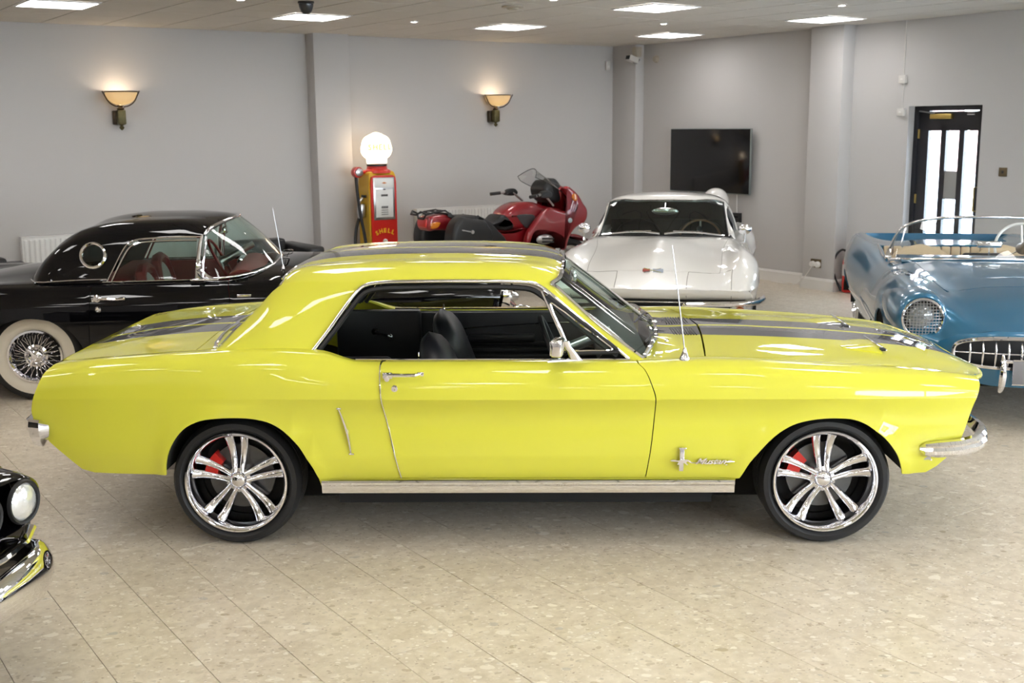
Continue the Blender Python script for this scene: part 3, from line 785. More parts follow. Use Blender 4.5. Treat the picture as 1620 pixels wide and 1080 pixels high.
def wire_wheel(x, y, z, R, r0, w, parent, nsp=48, ww=(.80, .99), lite=False):
    """whitewall tyre with chrome wire wheel"""
    s = -1 if y < 0 else 1
    r = empty('wheel', (x, y, z)); r.parent = parent
    tyre('tyre', R, r0, w, r, groove=False)
    h = w / 2; a = r0 + .004; c = r0 + (R - r0) * .66
    MB().lathe([(a, s * h * .97), (a + (c - a) * .3, s * (h * 1.02 + .0035)), (a + (c - a) * .75, s * (h * 1.015 + .003)), (c, s * (h * 1.0 + .0))], 56, 'Y').build('whitewall_band', WHITEWALL, r)
    MB().lathe([(r0 + .002, s * h * .95), (r0 + .004, s * (h + .012)), (r0 - .010, s * (h + .014)), (r0 - .018, s * (h - .004)), (r0 - .034, s * (h - .028)), (r0 - .036, s * (h - .05)), (r0 - .04, -s * .05)], 56, 'Y').build('rim', CHROME, r, angle=50)
    if lite: return r
    b = MB(); rnd = random.Random(3)
    for k in range(nsp):
        t = 2 * pi * k / nsp; t2 = t + (.32 if k % 2 else -.32)
        yo = s * (h - .055 if k % 2 else h - .012)
        rr = r0 - .036
        b.tube([(cos(t) * .048, s * (h + .005 if k % 3 else h - .05), sin(t) * .048), (cos(t2) * rr, yo - s * .012, sin(t2) * rr)], .0022, 5)
    b.build('spokes', CHROME, r, angle=60)
    b = MB(); b.lathe([(.0001, s * (h + .028)), (.02, s * (h + .028)), (.026, s * (h + .02)), (.045, s * (h + .014)), (.05, s * (h + .004)), (.062, s * (h - .004)), (.066, s * (h - .018)), (.082, s * (h - .024)), (.086, s * (h - .04)), (.088, -s * .04)], 40, 'Y')
    for d in (0, pi * 2 / 3, pi * 4 / 3):
        b.tube([(cos(d) * .02, s * (h + .024), sin(d) * .02), (cos(d) * .055, s * (h + .03), sin(d) * .055), (cos(d + .15) * .075, s * (h + .026), sin(d + .15) * .075)], [.013, .010, .005], 8)
    b.build('knock_off_hub', CHROME, r, angle=50)
    MB().lathe([(.0001, -s * .03), (r0 - .04, -s * .03)], 32, 'Y').build('wheel_back', BLACKTRIM, r)
    return r

def steering_wheel(parent, c, R, tilt, rim_m, spokes=2, rr=.011):
    """centre c, axis pointing back (towards -x) tilted"""
    b = MB(); M = Matrix.Translation(c) @ Matrix.Rotation(-tilt, 4, 'Y')
    pts = [(0, R * cos(t), R * sin(t)) for t in np.linspace(0, 2 * pi, 40, endpoint=False)]
    st = len(b.v); b.tube(pts, rr, 8, closed=True); b.xf(M, st)
    o = b.build('steering_wheel', rim_m, parent)
    b = MB(); b.lathe([(.0001, -.02), (.035, -.018), (.05, 0), (.03, .05), (.025, .30)], 16, 'X')
    for k in range(spokes):
        a = radians(200 + 140 * k) if spokes == 2 else radians(90 + 120 * k)
        b.tube([(0, 0, 0), (0, R * .98 * cos(a), R * .98 * sin(a))], .009, 6, flat=(1, .5))
    b.xf(M); b.build('wheel_spokes', SATIN, o); return o

def seat_back(name, m, parent, cx, cy, w, z0, z1, lean, th=.11, top_r=.12, n=14):
    """bucket seat back: rounded shield, leaning rearwards"""
    b = MB(); rings = []
    H = z1 - z0
    for k in range(n + 1):
        t = k / n; z = z0 + H * t
        # width profile rounds off at the top
        e = max(0, (t - .62) / .38); ww = w / 2 * math.sqrt(max(0.002, 1 - e ** 2.2)) * (.86 + .14 * min(1, t * 1.6))
        tt = th * (1 - .25 * t) * math.sqrt(max(.004, 1 - max(0, (t - .72) / .28) ** 2))
        cxx = cx - lean * t
        ring = []
        for j in range(20):
            a = 2 * pi * j / 20; ca, sa = cos(a), sin(a)
            px = abs(ca) ** .7 * (1 if ca > 0 else -1) * tt / 2; py = abs(sa) ** .6 * (1 if sa > 0 else -1) * ww
            ring.append((cxx + px, cy + py, z))
        rings.append(ring)
    b.ring(rings); return b.build(name, m, parent, angle=60)

def endcap(name, edge, bow, m, parent, n=20, sgn=-1, zlift=0.0, depth=0.0):
    """surface between a near-side edge curve and its mirror: edge list of (x,w,z); bow pushes the middle along sgn*x"""
    vs = []; fs = []
    for x, w, z in edge:
        for k in range(n + 1):
            s = -1 + 2 * k / n; vs.append((x + sgn * bow * (1 - abs(s) ** 3) - sgn * depth, w * s, z + zlift * (1 - s * s)))
    c = n + 1
    for i in range(len(edge) - 1):
        for k in range(n): fs.append((i * c + k, i * c + k + 1, (i + 1) * c + k + 1, (i + 1) * c + k))
    b = MB(); b.add(vs, fs); return b.build(name, m, parent, angle=50)

def wheelwell(arch, y0, y1, parent, zmin=.34, m=DARKWELL):
    """inner wheel arch: follows the body opening, closed at the back; one per side"""
    P = np.array([p for p in arch if p[1] > zmin - 1e-6]); d = np.gradient(P, axis=0); n = np.stack([d[:, 1], -d[:, 0]], 1); n /= np.linalg.norm(n, axis=1, keepdims=True)
    c = P.mean(0); n *= np.sign(((P - c) * n).sum(1))[:, None]; P = P + n * .006; k = len(P)
    for s in (-1, 1):
        vs = [(x, s * y0, z) for x, z in P] + [(x, s * y1, z) for x, z in P]; fs = [(i, i + 1, k + i + 1, k + i) for i in range(k - 1)] + [tuple(range(k, 2 * k))]
        MB().add(vs, fs).build('wheel_well', m, parent, angle=60)
# ================================================================== the yellow two-door coupe
def stripe_paint():
    m = pmat('yellow_paint', (0.67, 0.645, 0.058), 0.5, coat=1.0, spec=.12, coat_rough=.012)
    return m
YEL = stripe_paint()
def striped(name):
    m = pmat(name, (0.67, 0.645, 0.058), 0.5, coat=1.0, spec=.12, coat_rough=.012)
    nt = m.node_tree; b = nt.nodes['Principled BSDF']; tc = nt.nodes.new('ShaderNodeTexCoord'); sp = nt.nodes.new('ShaderNodeSeparateXYZ')
    ab = nt.nodes.new('ShaderNodeMath'); ab.operation = 'ABSOLUTE'; nt.links.new(tc.outputs['Object'], sp.inputs[0]); nt.links.new(sp.outputs['Y'], ab.inputs[0])
    g = nt.nodes.new('ShaderNodeMath'); g.operation = 'GREATER_THAN'; g.inputs[1].default_value = .020; l = nt.nodes.new('ShaderNodeMath'); l.operation = 'LESS_THAN'; l.inputs[1].default_value = .25
    mu = nt.nodes.new('ShaderNodeMath'); mu.operation = 'MULTIPLY'; nt.links.new(ab.outputs[0], g.inputs[0]); nt.links.new(ab.outputs[0], l.inputs[0]); nt.links.new(g.outputs[0], mu.inputs[0]); nt.links.new(l.outputs[0], mu.inputs[1])
    mx = nt.nodes.new('ShaderNodeMix'); mx.data_type = 'RGBA'; mx.inputs[6].default_value = (0.67, 0.645, 0.058, 1); mx.inputs[7].default_value = (0.10, 0.10, 0.115, 1)
    nt.links.new(mu.outputs[0], mx.inputs[0]); nt.links.new(mx.outputs[2], b.inputs['Base Color'])
    m2 = nt.nodes.new('ShaderNodeMath'); m2.operation = 'MULTIPLY'; m2.inputs[1].default_value = .35; nt.links.new(mu.outputs[0], m2.inputs[0]); nt.links.new(m2.outputs[0], b.inputs['Metallic'])
    return m
YST = striped('yellow_paint_with_stripes')

def mtube_(name, half, r, m, parent):
    P = list(half) + [(p[0], -p[1], p[2]) for p in half[::-1]][1:]
    return MB().tube(crv(P, 3), r, 8).build(name, m, parent, angle=60)

def build_coupe():
    car = empty('coupe_car', (-1.2784, 5.9423, 0), -0.02254, 'bright yellow two-door coupe with twin grey stripes and chrome twin-spoke wheels, parked side-on in front', 'car')
    aR = [(.417, .266), (.404, .331), (.383, .385), (.353, .44), (.323, .492), (.285, .536), (.236, .58), (.18, .61), (.109, .626), (.031, .631), (-.052, .628), (-.124, .618), (-.19, .589), (-.24, .541), (-.282, .469), (-.302, .40), (-.308, .352)]
    aF = [(2.305, .266), (2.315, .30), (2.343, .353), (2.375, .413), (2.418, .467), (2.46, .513), (2.509, .553), (2.565, .585), (2.628, .604), (2.703, .614), (2.78, .615), (2.843, .608), (2.895, .587), (2.947, .551), (2.987, .518), (3.02, .478), (3.045, .438), (3.063, .391), (3.073, .35)]
    archR = crv(aR, 3); archF = crv(aF, 3)
    def post(P, t):
        P = P.copy(); x, z = P[:, 0], P[:, 2]
        low = t < 4.6
        if low.any():
            q = P[low][:, [0, 2]]; d = np.minimum(segdist(archR, q), segdist(archF, q))
            fade = np.clip((.715 - q[:, 1]) / .05, 0, 1); fade = fade * fade * (3 - 2 * fade)
            P[low, 1] += .017 * np.exp(-(d / .042) ** 2) * fade
        k = np.clip((x - .42) / .14, 0, 1); k = k * k * (3 - 2 * k) * np.clip((1.95 - x) / 1.2, 0, 1) * np.exp(-((z - .565) / .09) ** 2) * (t < 4)
        P[:, 1] -= .012 * k
        return P
    B = Surf([
        [(-.95, .76, .24), (-.5, .80, .24), (.6, .815, .24), (2.2, .815, .24), (3.1, .80, .24), (3.55, .74, .24)],
        [(-.95, .79, .35), (-.6, .845, .35), (0, .872, .345), (1, .876, .34), (2.6, .876, .34), (3.1, .862, .35), (3.55, .80, .36)],
        [(-.95, .81, .47), (-.6, .866, .455), (0, .892, .44), (1, .894, .438), (2.6, .894, .44), (3.1, .880, .45), (3.55, .82, .47)],
        [(-.95, .815, .66), (-.6, .873, .67), (0, .896, .682), (1, .892, .684), (2.6, .892, .684), (3.1, .876, .68), (3.55, .82, .66)],
        [(-.95, .818, .70), (-.6, .876, .712), (0, .900, .714), (.5, .906, .713), (1, .907, .709), (2.6, .905, .707), (3.1, .885, .704), (3.55, .825, .695)],
        [(-.95, .812, .765), (-.6, .868, .80), (0, .892, .808), (1, .890, .795), (2.2, .888, .79), (2.6, .886, .780), (3.1, .868, .762), (3.55, .81, .728)],
        [(-.95, .79, .806), (-.6, .846, .858), (-.2, .866, .878), (.2, .868, .884), (.6, .856, .845), (1.2, .856, .842), (1.86, .858, .838), (2.2, .862, .840), (2.6, .858, .824), (3.1, .838, .792), (3.4, .81, .758), (3.55, .79, .735)],
        [(-.95, .745, .826), (-.6, .80, .880), (-.2, .822, .905), (.2, .826, .918), (.42, .82, .905), (.6, .81, .866), (1.2, .81, .864), (1.86, .812, .862), (2.2, .818, .862), (2.6, .80, .846), (3.1, .778, .812), (3.4, .752, .778), (3.55, .73, .75)],
        [(-.95, .66, .835), (-.8, .68, .858), (-.5, .70, .886), (-.2, .70, .907), (.2, .72, .930), (.40, .765, .918), (.6, .748, .862), (1.2, .748, .860), (1.86, .745, .860), (2.2, .70, .866), (2.6, .70, .8475), (2.9, .70, .830), (3.2, .70, .803), (3.4, .70, .777), (3.56, .68, .738)],
        [(-.95, .35, .838), (-.8, .36, .860), (-.57, .36, .889), (-.2, .36, .915), (.4, .4, .93), (1.86, .36, .905), (2.2, .36, .883), (2.6, .36, .868), (2.9, .36, .851), (3.2, .36, .825), (3.4, .36, .796), (3.5, .35, .770), (3.62, .35, .72)],
        [(-.95, 0, .832), (-.8, 0, .853), (-.57, 0, .890), (-.2, 0, .916), (.4, 0, .93), (1.86, 0, .90), (2.084, 0, .885), (2.275, 0, .891), (2.455, 0, .888), (2.61, 0, .880), (2.85, 0, .867), (3.08, 0, .848), (3.26, 0, .829), (3.4, 0, .804), (3.508, 0, .768), (3.62, 0, .71)],
    ], sharp={4: 1.0, 2: .4}, post=post)
    g = .0022
    dF = crv([(1.872, .858), (1.899, .835), (1.931, .763), (1.945, .711), (1.938, .572), (1.906, .336)], 4)
    dR = crv([(.695, .856), (.699, .789), (.706, .695), (.748, .489), (.783, .337)], 4)
    X = lambda pts, **k: B.xz(pts, **k)
    sh = lambda pts, d: [(p[0] + d, p[1]) for p in pts]
    # front fender
    fr_edge = crv([(3.308, .449), (3.345, .52), (3.372, .60), (3.402, .70), (3.430, .768)], 3)
    fender = X(sh(dF, g), t1=8) + X([(1.908, .333), (2.318, .333)] , t1=4)[1:] + X([p for p in archF if p[1] > .333 or p[0] > 2.7], t1=4) + X([(3.079, .345), (3.188, .35), (3.235, .38)] + fr_edge, t1=8)[1:] \
        + [(x, 8 - .05) for x in np.arange(3.43, 1.88, -.05)] + [(1.876, 7.95), (1.873, 7.6)]
    q_edge = crv([(-.861, .498), (-.905, .56), (-.939, .625), (-.93, .69), (-.90, .76), (-.868, .825), (-.845, .85)], 3)
    quarter = X(sh(dR, -g), t1=8) + X([(.78, .333), (.405, .333)], t1=4)[1:] + X([p for p in archR if p[1] > .333 or p[0] < 0], t1=4) + X([(-.324, .351), (-.508, .351), (-.656, .354), (-.715, .37)] + q_edge, t1=7.6)[1:] \
        + [(x, 7.95) for x in np.arange(-.82, -.2, .05)] + [(-.19, 7.97), (-.10, 7.9), (.2, 7.75), (.36, 8.0), (.55, 8.0), (.69, 8.0)]
    door = X(sh(dR, g), t1=8) + X([(.786, .335), (1.903, .335)], t1=4)[1:] + X(sh(dF, -g)[::-1], t1=8)[1:] + [(x, 8.0) for x in np.arange(1.85, .69, -.06)]
    for far in (False, True):
        kw = dict(mirror=far)
        s = 1 if far else -1
        panel('front_fender', B, fender, YEL, car, **kw)
        panel('quarter_panel', B, quarter, YEL, car, **kw)
        d = panel('door', B, door, YEL, car, **kw)
        rk = panel('rocker_panel', B, X([(.417, .252), (2.30, .252)], t1=3) + X([(2.316, .331), (.404, .331)], t1=3), YEL, car, **kw)
        # chrome sill trim, a shallow channel standing off the rocker
        b = MB(); rings = []
        for x in np.linspace(.415, 2.312, 24):
            taper = min(1, (2.312 - x) / .03 + .25)
            rings.append([(x, s * (.872 + a * 1.0), z) for a, z in ((0, .262), (.012, .265), (.016, .275), (.018, .300), (.025, .308), (.026, .318), (.020, .326), (0, .327))])
        b.ring(rings); b.build('sill_trim', CHROME, car, angle=30)
        # door edge guard
        L = line_on(B, X(dR, t1=7.4), .003)
        if far: L = L * np.array([1, -1, 1])
        MB().tube([tuple(p) for p in L], .0035, 6).build('door_edge_guard', CHROME, d)
        # handle and lock
        y = s * .892
        b = MB(); b.box((.735, y + s * .004, .822), (.045, .012, .028), .004); b.tube([(.735, y, .828), (.742, y + s * .030, .829), (.80, y + s * .034, .829), (.862, y + s * .030, .828), (.884, y + s * .004, .828)], [.008, .009, .008, .008, .007], 8)
        b.lathe([(.0001, s * .026), (.012, s * .026), (.013, s * .0)], 16, 'Y', c=(.735, y + s * .006, .812)); b.box((.885, y + s * .003, .828), (.03, .008, .018), .003)
        b.build('door_handle', CHROME, d)
        MB().lathe([(.0001, s * .008), (.008, s * .010), (.014, s * .009), (.018, s * .002)], 20, 'Y', c=(.765, s * .893, .760)).build('door_lock', CHROME, d)
        # quarter ornament: slim chrome blade
        b = MB(); rings = []
        for t in np.linspace(0, 1, 12):
            z = .664 - .206 * t; x = .508 + .048 * t + .008 * sin(pi * t); w = .0045 + .0025 * sin(pi * t)
            rings.append([(x - w, s * .880, z), (x - w * .6, s * .896, z), (x + w * .6, s * .896, z), (x + w, s * .880, z)])
        b.ring(rings); b.box((.507, s * .886, .668), (.022, .016, .008), .003); b.box((.558, s * .887, .454), (.024, .016, .008), .003)
        b.build('scoop_ornament', CHROME, car, angle=30)
        # side marker and fender badges
        MB().box((3.165, s * .858, .424), (.098, .016, .040), .006).build('side_marker', CHROME, car)
        MB().box((3.165, s * .867, .424), (.078, .006, .024), .003).build('marker_lens', pmat('marker_lens', (.45, .42, .36), .15, coat=.5, tint=(60, .2)), car)
        if not far:
            bd = empty('fender_badge'); bd.parent = car
            b = MB(); yb = -.905
            for dz, m in ((0, None),): 
                b.box((2.067, yb, .452), (.022, .010, .056), .002); b.box((2.064, yb, .397), (.020, .010, .046), .002); b.box((2.070, yb - .001, .481), (.034, .012, .008), .002)
            for k in (-1, 0, 1): b.box((2.066 + k * .0065, yb - .006, .43), (.003, .006, .09), .001)
            b.build('tri_bar', CHROME, bd)
            b = MB(); hp = crv([(2.012, .428), (2.030, .432), (2.045, .4285), (2.062, .430), (2.084, .433), (2.098, .429), (2.110, .418), (2.104, .417), (2.092, .424), (2.085, .418), (2.094, .408), (2.088, .407), (2.076, .416), (2.062, .415), (2.050, .408), (2.044, .410), (2.050, .420), (2.036, .423), (2.020, .424)], 2, closed=True)
            b.prism([(p[0], p[1]) for p in hp], yb - .016, yb - .004, 'Y'); b.build('running_horse', CHROME, bd)
            text_obj('script_lettering', 'Mustang', .062, .003, CHROME, bd, Matrix.Translation((2.205, -.902, .418)) @ SIDE @ Matrix.Diagonal((.80, .62, 1, 1)), shear=.55, bold=.0012, spacing=.93)
            MB().tube([(2.11, -.903, .412), (2.2, -.903, .4105), (2.27, -.903, .416), (2.305, -.903, .4165)], .0022, 6).build('script_underline', CHROME, bd)
    # bonnet, cowl, boot lid
    HR = [(2.196, .70), (2.218, .50), (2.242, .25), (2.258, 0)]
    hood = B.xw(HR, t0=8, t1=10) + [(x, 10) for x in np.arange(2.3, 3.55, .05)] + [(3.605, 10)] + B.xw([(3.60, .15), (3.585, .30), (3.555, .45), (3.51, .58), (3.468, .67)], t0=8, t1=10) + [(x, 8.0) for x in np.arange(3.44, 2.2, -.05)]
    hd = panel('bonnet', B, hood, YST, car, both=True)
    cowl = [(x, 8.0) for x in np.arange(1.87, 2.19, .05)] + [(2.19, 8.0)] + B.xw([(2.19, .695), (2.209, .50), (2.233, .25), (2.248, 0)], t0=8, t1=10) + [(1.99, 10)] + B.xw([(1.985, .3), (1.955, .55), (1.88, .72)], t0=8, t1=10)
    panel('cowl_panel', B, cowl, YST, car, both=True)
    # cowl vents
    for s in (-1, 1):
        b = MB(); 
        for k in range(9): b.box((2.10 + k * .014, s * .17, .888), (.005, .20, .004), .001)
        b.build('cowl_vent', BLACKTRIM, car)
    lid = [(x, 8.0) for x in np.arange(-.80, -.19, .05)] + [(-.188, 8)] + B.xw([(-.19, .55), (-.20, .3), (-.205, 0)], t0=8, t1=10) + [(-.85, 10)] + B.xw([(-.85, .3), (-.84, .66)], t0=8, t1=10)
    panel('boot_lid', B, lid, YST, car, both=True)
    tray = [(-.182, 8.0)] + B.xw([(-.184, .55), (-.195, .3), (-.20, 0)], t0=8, t1=10) + [(-.12, 10)] + B.xw([(-.12, .3), (-.08, .66)], t0=8, t1=10) + [(-.08, 8.0)]
    panel('rear_deck', B, tray, YST, car, both=True)
    # bonnet scoops, set into the stripes
    for s in (-1, 1):
        b = MB(); rings = []
        for x, h, w in ((2.90, 0, .10), (2.97, .010, .13), (3.03, .020, .145), (3.075, .022, .150), (3.078, .004, .150)):
            zc = float(B.raw(np.array([x]), np.array([9.2]))[0, 2]) - .004
            yc = s * .33
            rings.append([(x, yc + w * u_, zc + h * (1 - abs(u_) ** 4)) for u_ in np.linspace(-1, 1, 11)] + [(x, yc + w, zc - .01), (x, yc - w, zc - .01)])
        b.ring(rings); sc_ = b.build('bonnet_scoop', YST, hd)
        z0 = float(B.raw(np.array([3.085]), np.array([9.2]))[0, 2])
        b = MB(); b.box((3.085, s * .33, z0 + .004), (.03, .27, .012), .002); b.build('scoop_grille', BLACKTRIM, hd)
        b = MB(); b.box((3.098, s * .33, z0 + .004), (.006, .29, .006), .001); b.box((3.072, s * .33, z0 + .022), (.012, .30, .004), .001); b.build('scoop_trim', CHROME, hd)
    # rear and front faces
    mtube_('nose_lip', [(3.425, .735, .758), (3.462, .67, .752), (3.52, .56, .738), (3.555, .45, .733), (3.585, .30, .722), (3.600, .15, .712), (3.604, 0, .707)], .013, YEL, car)
    ed = [tuple(np.array(p) * np.array([1, -1, 1])) for p in line_on(B, X(q_edge, t1=7.6), -.002)]
    endcap('rear_panel', ed + [(-.835, .66, .858)], .008, YEL, car, sgn=-1)
    RL = pmat('red_lens', (.45, .01, .01), .15, coat=1, tint=(30, .1))
    for s in (-1, 1):
        for k in range(3): MB().box((-.935, s * (.40 + .085 * k), .72), (.02, .055, .15), .006).build('tail_lamp', RL, car)
    fe = [tuple(np.array(p) * np.array([1, -1, 1])) for p in line_on(B, X([(3.25, .40)] + fr_edge, t1=8), -.002)]
    endcap('front_panel', [(x, w * .985, z) for x, w, z in fe if z < .50], .03, YEL, car, sgn=1)
    gr = [(3.36, .75, .50), (3.38, .75, .60), (3.41, .74, .70), (3.43, .72, .77)]
    endcap('radiator_grille', gr, .05, BLACKTRIM, car, sgn=1, depth=.06)
    b = MB()
    for z in (.54, .57, .60, .63, .66, .69, .72): b.tube([(3.40, -.5, z), (3.425, -.2, z), (3.43, 0, z), (3.425, .2, z), (3.40, .5, z)], .003, 5)
    b.build('grille_bars', SATIN, car)
    b = MB(); b.tube([(3.46, -.55, .53), (3.47, 0, .53), (3.46, .55, .53), (3.50, .56, .72), (3.52, 0, .72), (3.50, -.56, .72)], .010, 6, closed=True); b.build('grille_surround', CHROME, car)
    LENS = pmat('headlamp_glass', (.75, .78, .8), .08, .35, coat=1, bump=(90, .4))
    for s in (-1, 1):
        hl = empty('headlamp', (3.352, s * .665, .645)); hl.parent = car
        MB().lathe([(.088, -.04), (.092, .03), (.104, .036), (.108, .02), (.108, -.05)], 32, 'X').build('bezel', CHROME, hl)
        MB().lathe([(.0001, .028), (.05, .022), (.088, .0)], 32, 'X').build('lens', LENS, hl)
        # yellow bucket around the lamp
        b = MB(); rings = []
        for q, (dx, k) in enumerate(((-.12, .98), (.030, 1.0), (.036, .97), (.034, .92), (-.03, .86))):
            rings.append([(dx + .040 * sin(t), cos(t) * .142 * k * (1 if abs(cos(t)) < .99 else 1), sin(t) * .125 * k) for t in np.linspace(0, 2 * pi, 28, endpoint=False)])
        b.ring(rings, cap=False); b.build('lamp_bucket', YEL, hl)
    # bumpers
    def bumper(name, path, prof, m=CHROME):
        """sweep a (outward, z) profile along plan path of (x,y) with normals"""
        P = [np.array(p[:2], float) for p in path]; rings = []
        for i, p in enumerate(P):
            d = P[min(i + 1, len(P) - 1)] - P[max(i - 1, 0)]; d /= np.linalg.norm(d); nn = np.array([d[1], -d[0]])
            k = path[i][2] if len(path[i]) > 2 else 1.0; dz = path[i][3] if len(path[i]) > 3 else 0.0
            rings.append([(p[0] + nn[0] * o * k, p[1] + nn[1] * o * k, z0 + dz + (zz) * k) for o, zz, z0 in prof])
        b = MB(); b.ring(rings); return b.build(name, m, car, angle=32)
    # near end -> round the front -> far end (normal points outwards)
    half = [(3.150, -.872, .35, -.002), (3.17, -.883, .75, -.002), (3.22, -.89, .95, 0), (3.32, -.885, 1.0, .006), (3.39, -.862, 1.05, .016), (3.435, -.81, 1.15, .028), (3.46, -.74, 1.2, .034), (3.475, -.6, 1.1, .034), (3.485, -.4, 1.0, .032), (3.49, -.2, 1.0, .03), (3.49, 0, 1.0, .03)]
    full = half + [(x, -y, k, dz) for x, y, k, dz in half[-2::-1]]
    zc = .470
    bumper('front_bumper', full, [(0, -.036, zc), (.016, -.038, zc), (.030, -.024, zc), (.034, -.004, zc), (.026, .010, zc), (.030, .022, zc), (.020, .036, zc), (0, .040, zc), (-.012, 0, zc)])
    half = [(-.868, -.80, .25), (-.872, -.828, .6), (-.89, -.842, .95), (-.925, -.83, 1.0), (-.95, -.79, 1.0), (-.965, -.70, 1.0), (-.985, -.4, 1.0), (-.99, 0, 1.0)]
    full = [(x, -y, k) for x, y, k in half] + half[-2::-1]
    zc = .55
    bumper('rear_bumper', full, [(-.01, -.075, zc), (.010, -.060, zc), (.026, -.02, zc), (.032, .030, zc), (.028, .052, zc), (.014, .062, zc), (-.01, .060, zc)])
    # greenhouse surface
    G = Surf([
        [(-.14, .79, .895), (.2, .785, .912), (.38, .765, .905), (.6, .745, .855), (1.9, .745, .85), (2.1, .745, .84)],
        [(-.14, .765, .902), (-.05, .765, .925), (.09, .755, .985), (.2, .745, 1.03), (.6, .717, 1.035), (1.2, .717, 1.035), (1.5, .72, 1.01), (1.67, .725, .94), (1.9, .735, .862), (2.1, .735, .84)],
        [(-.14, .735, .897), (-.088, .725, .915), (0, .69, .998), (.09, .655, 1.085), (.2, .622, 1.195), (.26, .625, 1.218), (.4, .64, 1.222), (.7, .655, 1.222), (1.2, .655, 1.222), (1.40, .648, 1.216), (1.479, .645, 1.200), (1.53, .652, 1.158), (1.67, .678, 1.035), (1.895, .722, .862), (2.1, .75, .70)],
        [(-.14, .60, .898), (0, .56, .985), (.09, .54, 1.075), (.165, .53, 1.178), (.22, .54, 1.235), (.3, .56, 1.257), (.5, .575, 1.268), (.8, .585, 1.272), (1.2, .585, 1.270), (1.42, .575, 1.254), (1.51, .57, 1.225), (1.6, .585, 1.150), (1.75, .60, 1.035), (1.9, .62, .925), (2.1, .64, .78)],
        [(-.16, .36, .904), (0, .36, .992), (.09, .36, 1.088), (.164, .36, 1.200), (.22, .36, 1.245), (.32, .36, 1.270), (.45, .36, 1.284), (.7, .36, 1.296), (.95, .36, 1.298), (1.3, .36, 1.288), (1.45, .36, 1.274), (1.535, .36, 1.246), (1.6, .36, 1.198), (1.75, .36, 1.085), (1.92, .36, .955), (2.1, .36, .82)],
        [(-.17, 0, .908), (0, 0, .998), (.09, 0, 1.096), (.164, 0, 1.216), (.21, 0, 1.248), (.272, 0, 1.268), (.38, 0, 1.291), (.54, 0, 1.303), (.7, 0, 1.308), (.95, 0, 1.310), (1.25, 0, 1.303), (1.4, 0, 1.292), (1.478, 0, 1.281), (1.552, 0, 1.255), (1.64, 0, 1.192), (1.766, 0, 1.100), (1.928, 0, .976), (2.1, 0, .845)],
    ], sharp={2: .55})
    DLO = crv([(.369, .905), (.44, .995), (.515, 1.098), (.573, 1.172), (.61, 1.20), (.68, 1.213), (.85, 1.217), (1.1, 1.217), (1.30, 1.213), (1.40, 1.203), (1.455, 1.172), (1.56, 1.085), (1.70, .97), (1.835, .862)], 3)
    dlo = G.xz(DLO, t0=0, t1=2)
    wsc = G.xw([(1.895, .722), (1.945, .62), (1.985, .45), (2.005, .25), (2.01, 0)], t0=2, t1=5)
    top_f = [(1.479, 2), (1.505, 2.6), (1.525, 3.2), (1.54, 4), (1.552, 5)]
    top_r = [(.164, 5), (.164, 4), (.185, 3.3), (.215, 2.6), (.205, 2.0)]
    roof = [(x, 0) for x in np.arange(-.10, .34, .05)] + [(.36, 0)] + dlo + [(1.845, 0), (1.93, 0)] + [(1.93, 1.0), (1.897, 2)] + [(x, 2.0) for x in np.arange(1.86, 1.49, -.04)] + top_f + [(x, 5) for x in np.arange(1.5, .18, -.05)] + top_r + [(x, 2.0) for x in np.arange(.17, -.08, -.03)] + [(-.09, 2), (-.10, 1)]
    v, f, n = patch(G, roof, both=True, ht=.25)
    mesh_obj('roof_panel', v, f, YST, car, normals=n)
    # black headliner and inner pillars just inside
    v, f, n = patch(G, roof, both=True, ht=.34, offset=-.022, rim=0, hx=.07)
    mesh_obj('headliner', v, [q[::-1] for q in f], BLACKTRIM, car, normals=-n)
    # glass
    ws = [(x, 2.03) for x in np.arange(1.485, 1.89, .04)] + wsc + [(2.01, 5)] + [(x, 5) for x in np.arange(1.97, 1.56, -.05)] + top_f[::-1]
    wsg = panel('windscreen', G, ws, GLASS, car, both=True, rim=0, offset=-.004)
    bl = [(x, 2.03) for x in np.arange(-.085, .20, .04)] + top_r[::-1] + [(-.165, 5), (-.15, 4), (-.12, 3), (-.10, 2.2)]
    panel('rear_window', G, bl, GLASS, car, both=True, rim=0, offset=-.004)
    def trim(name, pts, r, m=CHROME, out=.003, flat=None, far=(False, True), n=6, par=None):
        L = line_on(G, pts, out)
        for fr in far:
            Q = [tuple(p) if not fr else (p[0], -p[1], p[2]) for p in L]
            MB().tube(Q, r, n, flat=flat).build(name, m, par or car, angle=50)
    # windscreen chrome: pillar strip, header, base
    trim('windscreen_pillar_trim', [(x, 2.0) for x in np.linspace(1.475, 1.90, 14)], .0105)
    hd_ = line_on(G, [(a, t) for a, t in crv(top_f, 4)], .003); MB().tube([tuple(p) for p in hd_] + [(p[0], -p[1], p[2]) for p in hd_[::-1]], .011, 6).build('windscreen_header_trim', CHROME, car, angle=50)
    bs = line_on(G, crv(wsc, 2), .006); MB().tube([tuple(p) for p in bs] + [(p[0], -p[1], p[2]) for p in bs[::-1]], .011, 6)  .build('windscreen_base_trim', CHROME, car, angle=50)
    rt = line_on(G, crv(top_r, 3), .002); MB().tube([tuple(p) for p in rt[::-1]] + [(p[0], -p[1], p[2]) for p in rt], .0045, 6).build('rear_window_trim', CHROME, car, angle=50)
    rb = line_on(G, [(-.09, 2.1), (-.12, 3), (-.15, 4), (-.165, 5)], .006); MB().tube([tuple(p) for p in rb] + [(p[0], -p[1], p[2]) for p in rb[::-1]], .010, 6).build('rear_window_base_trim', CHROME, car, angle=50)
    # side window chrome
    trim('side_window_trim', dlo, .009, out=.003, n=8)
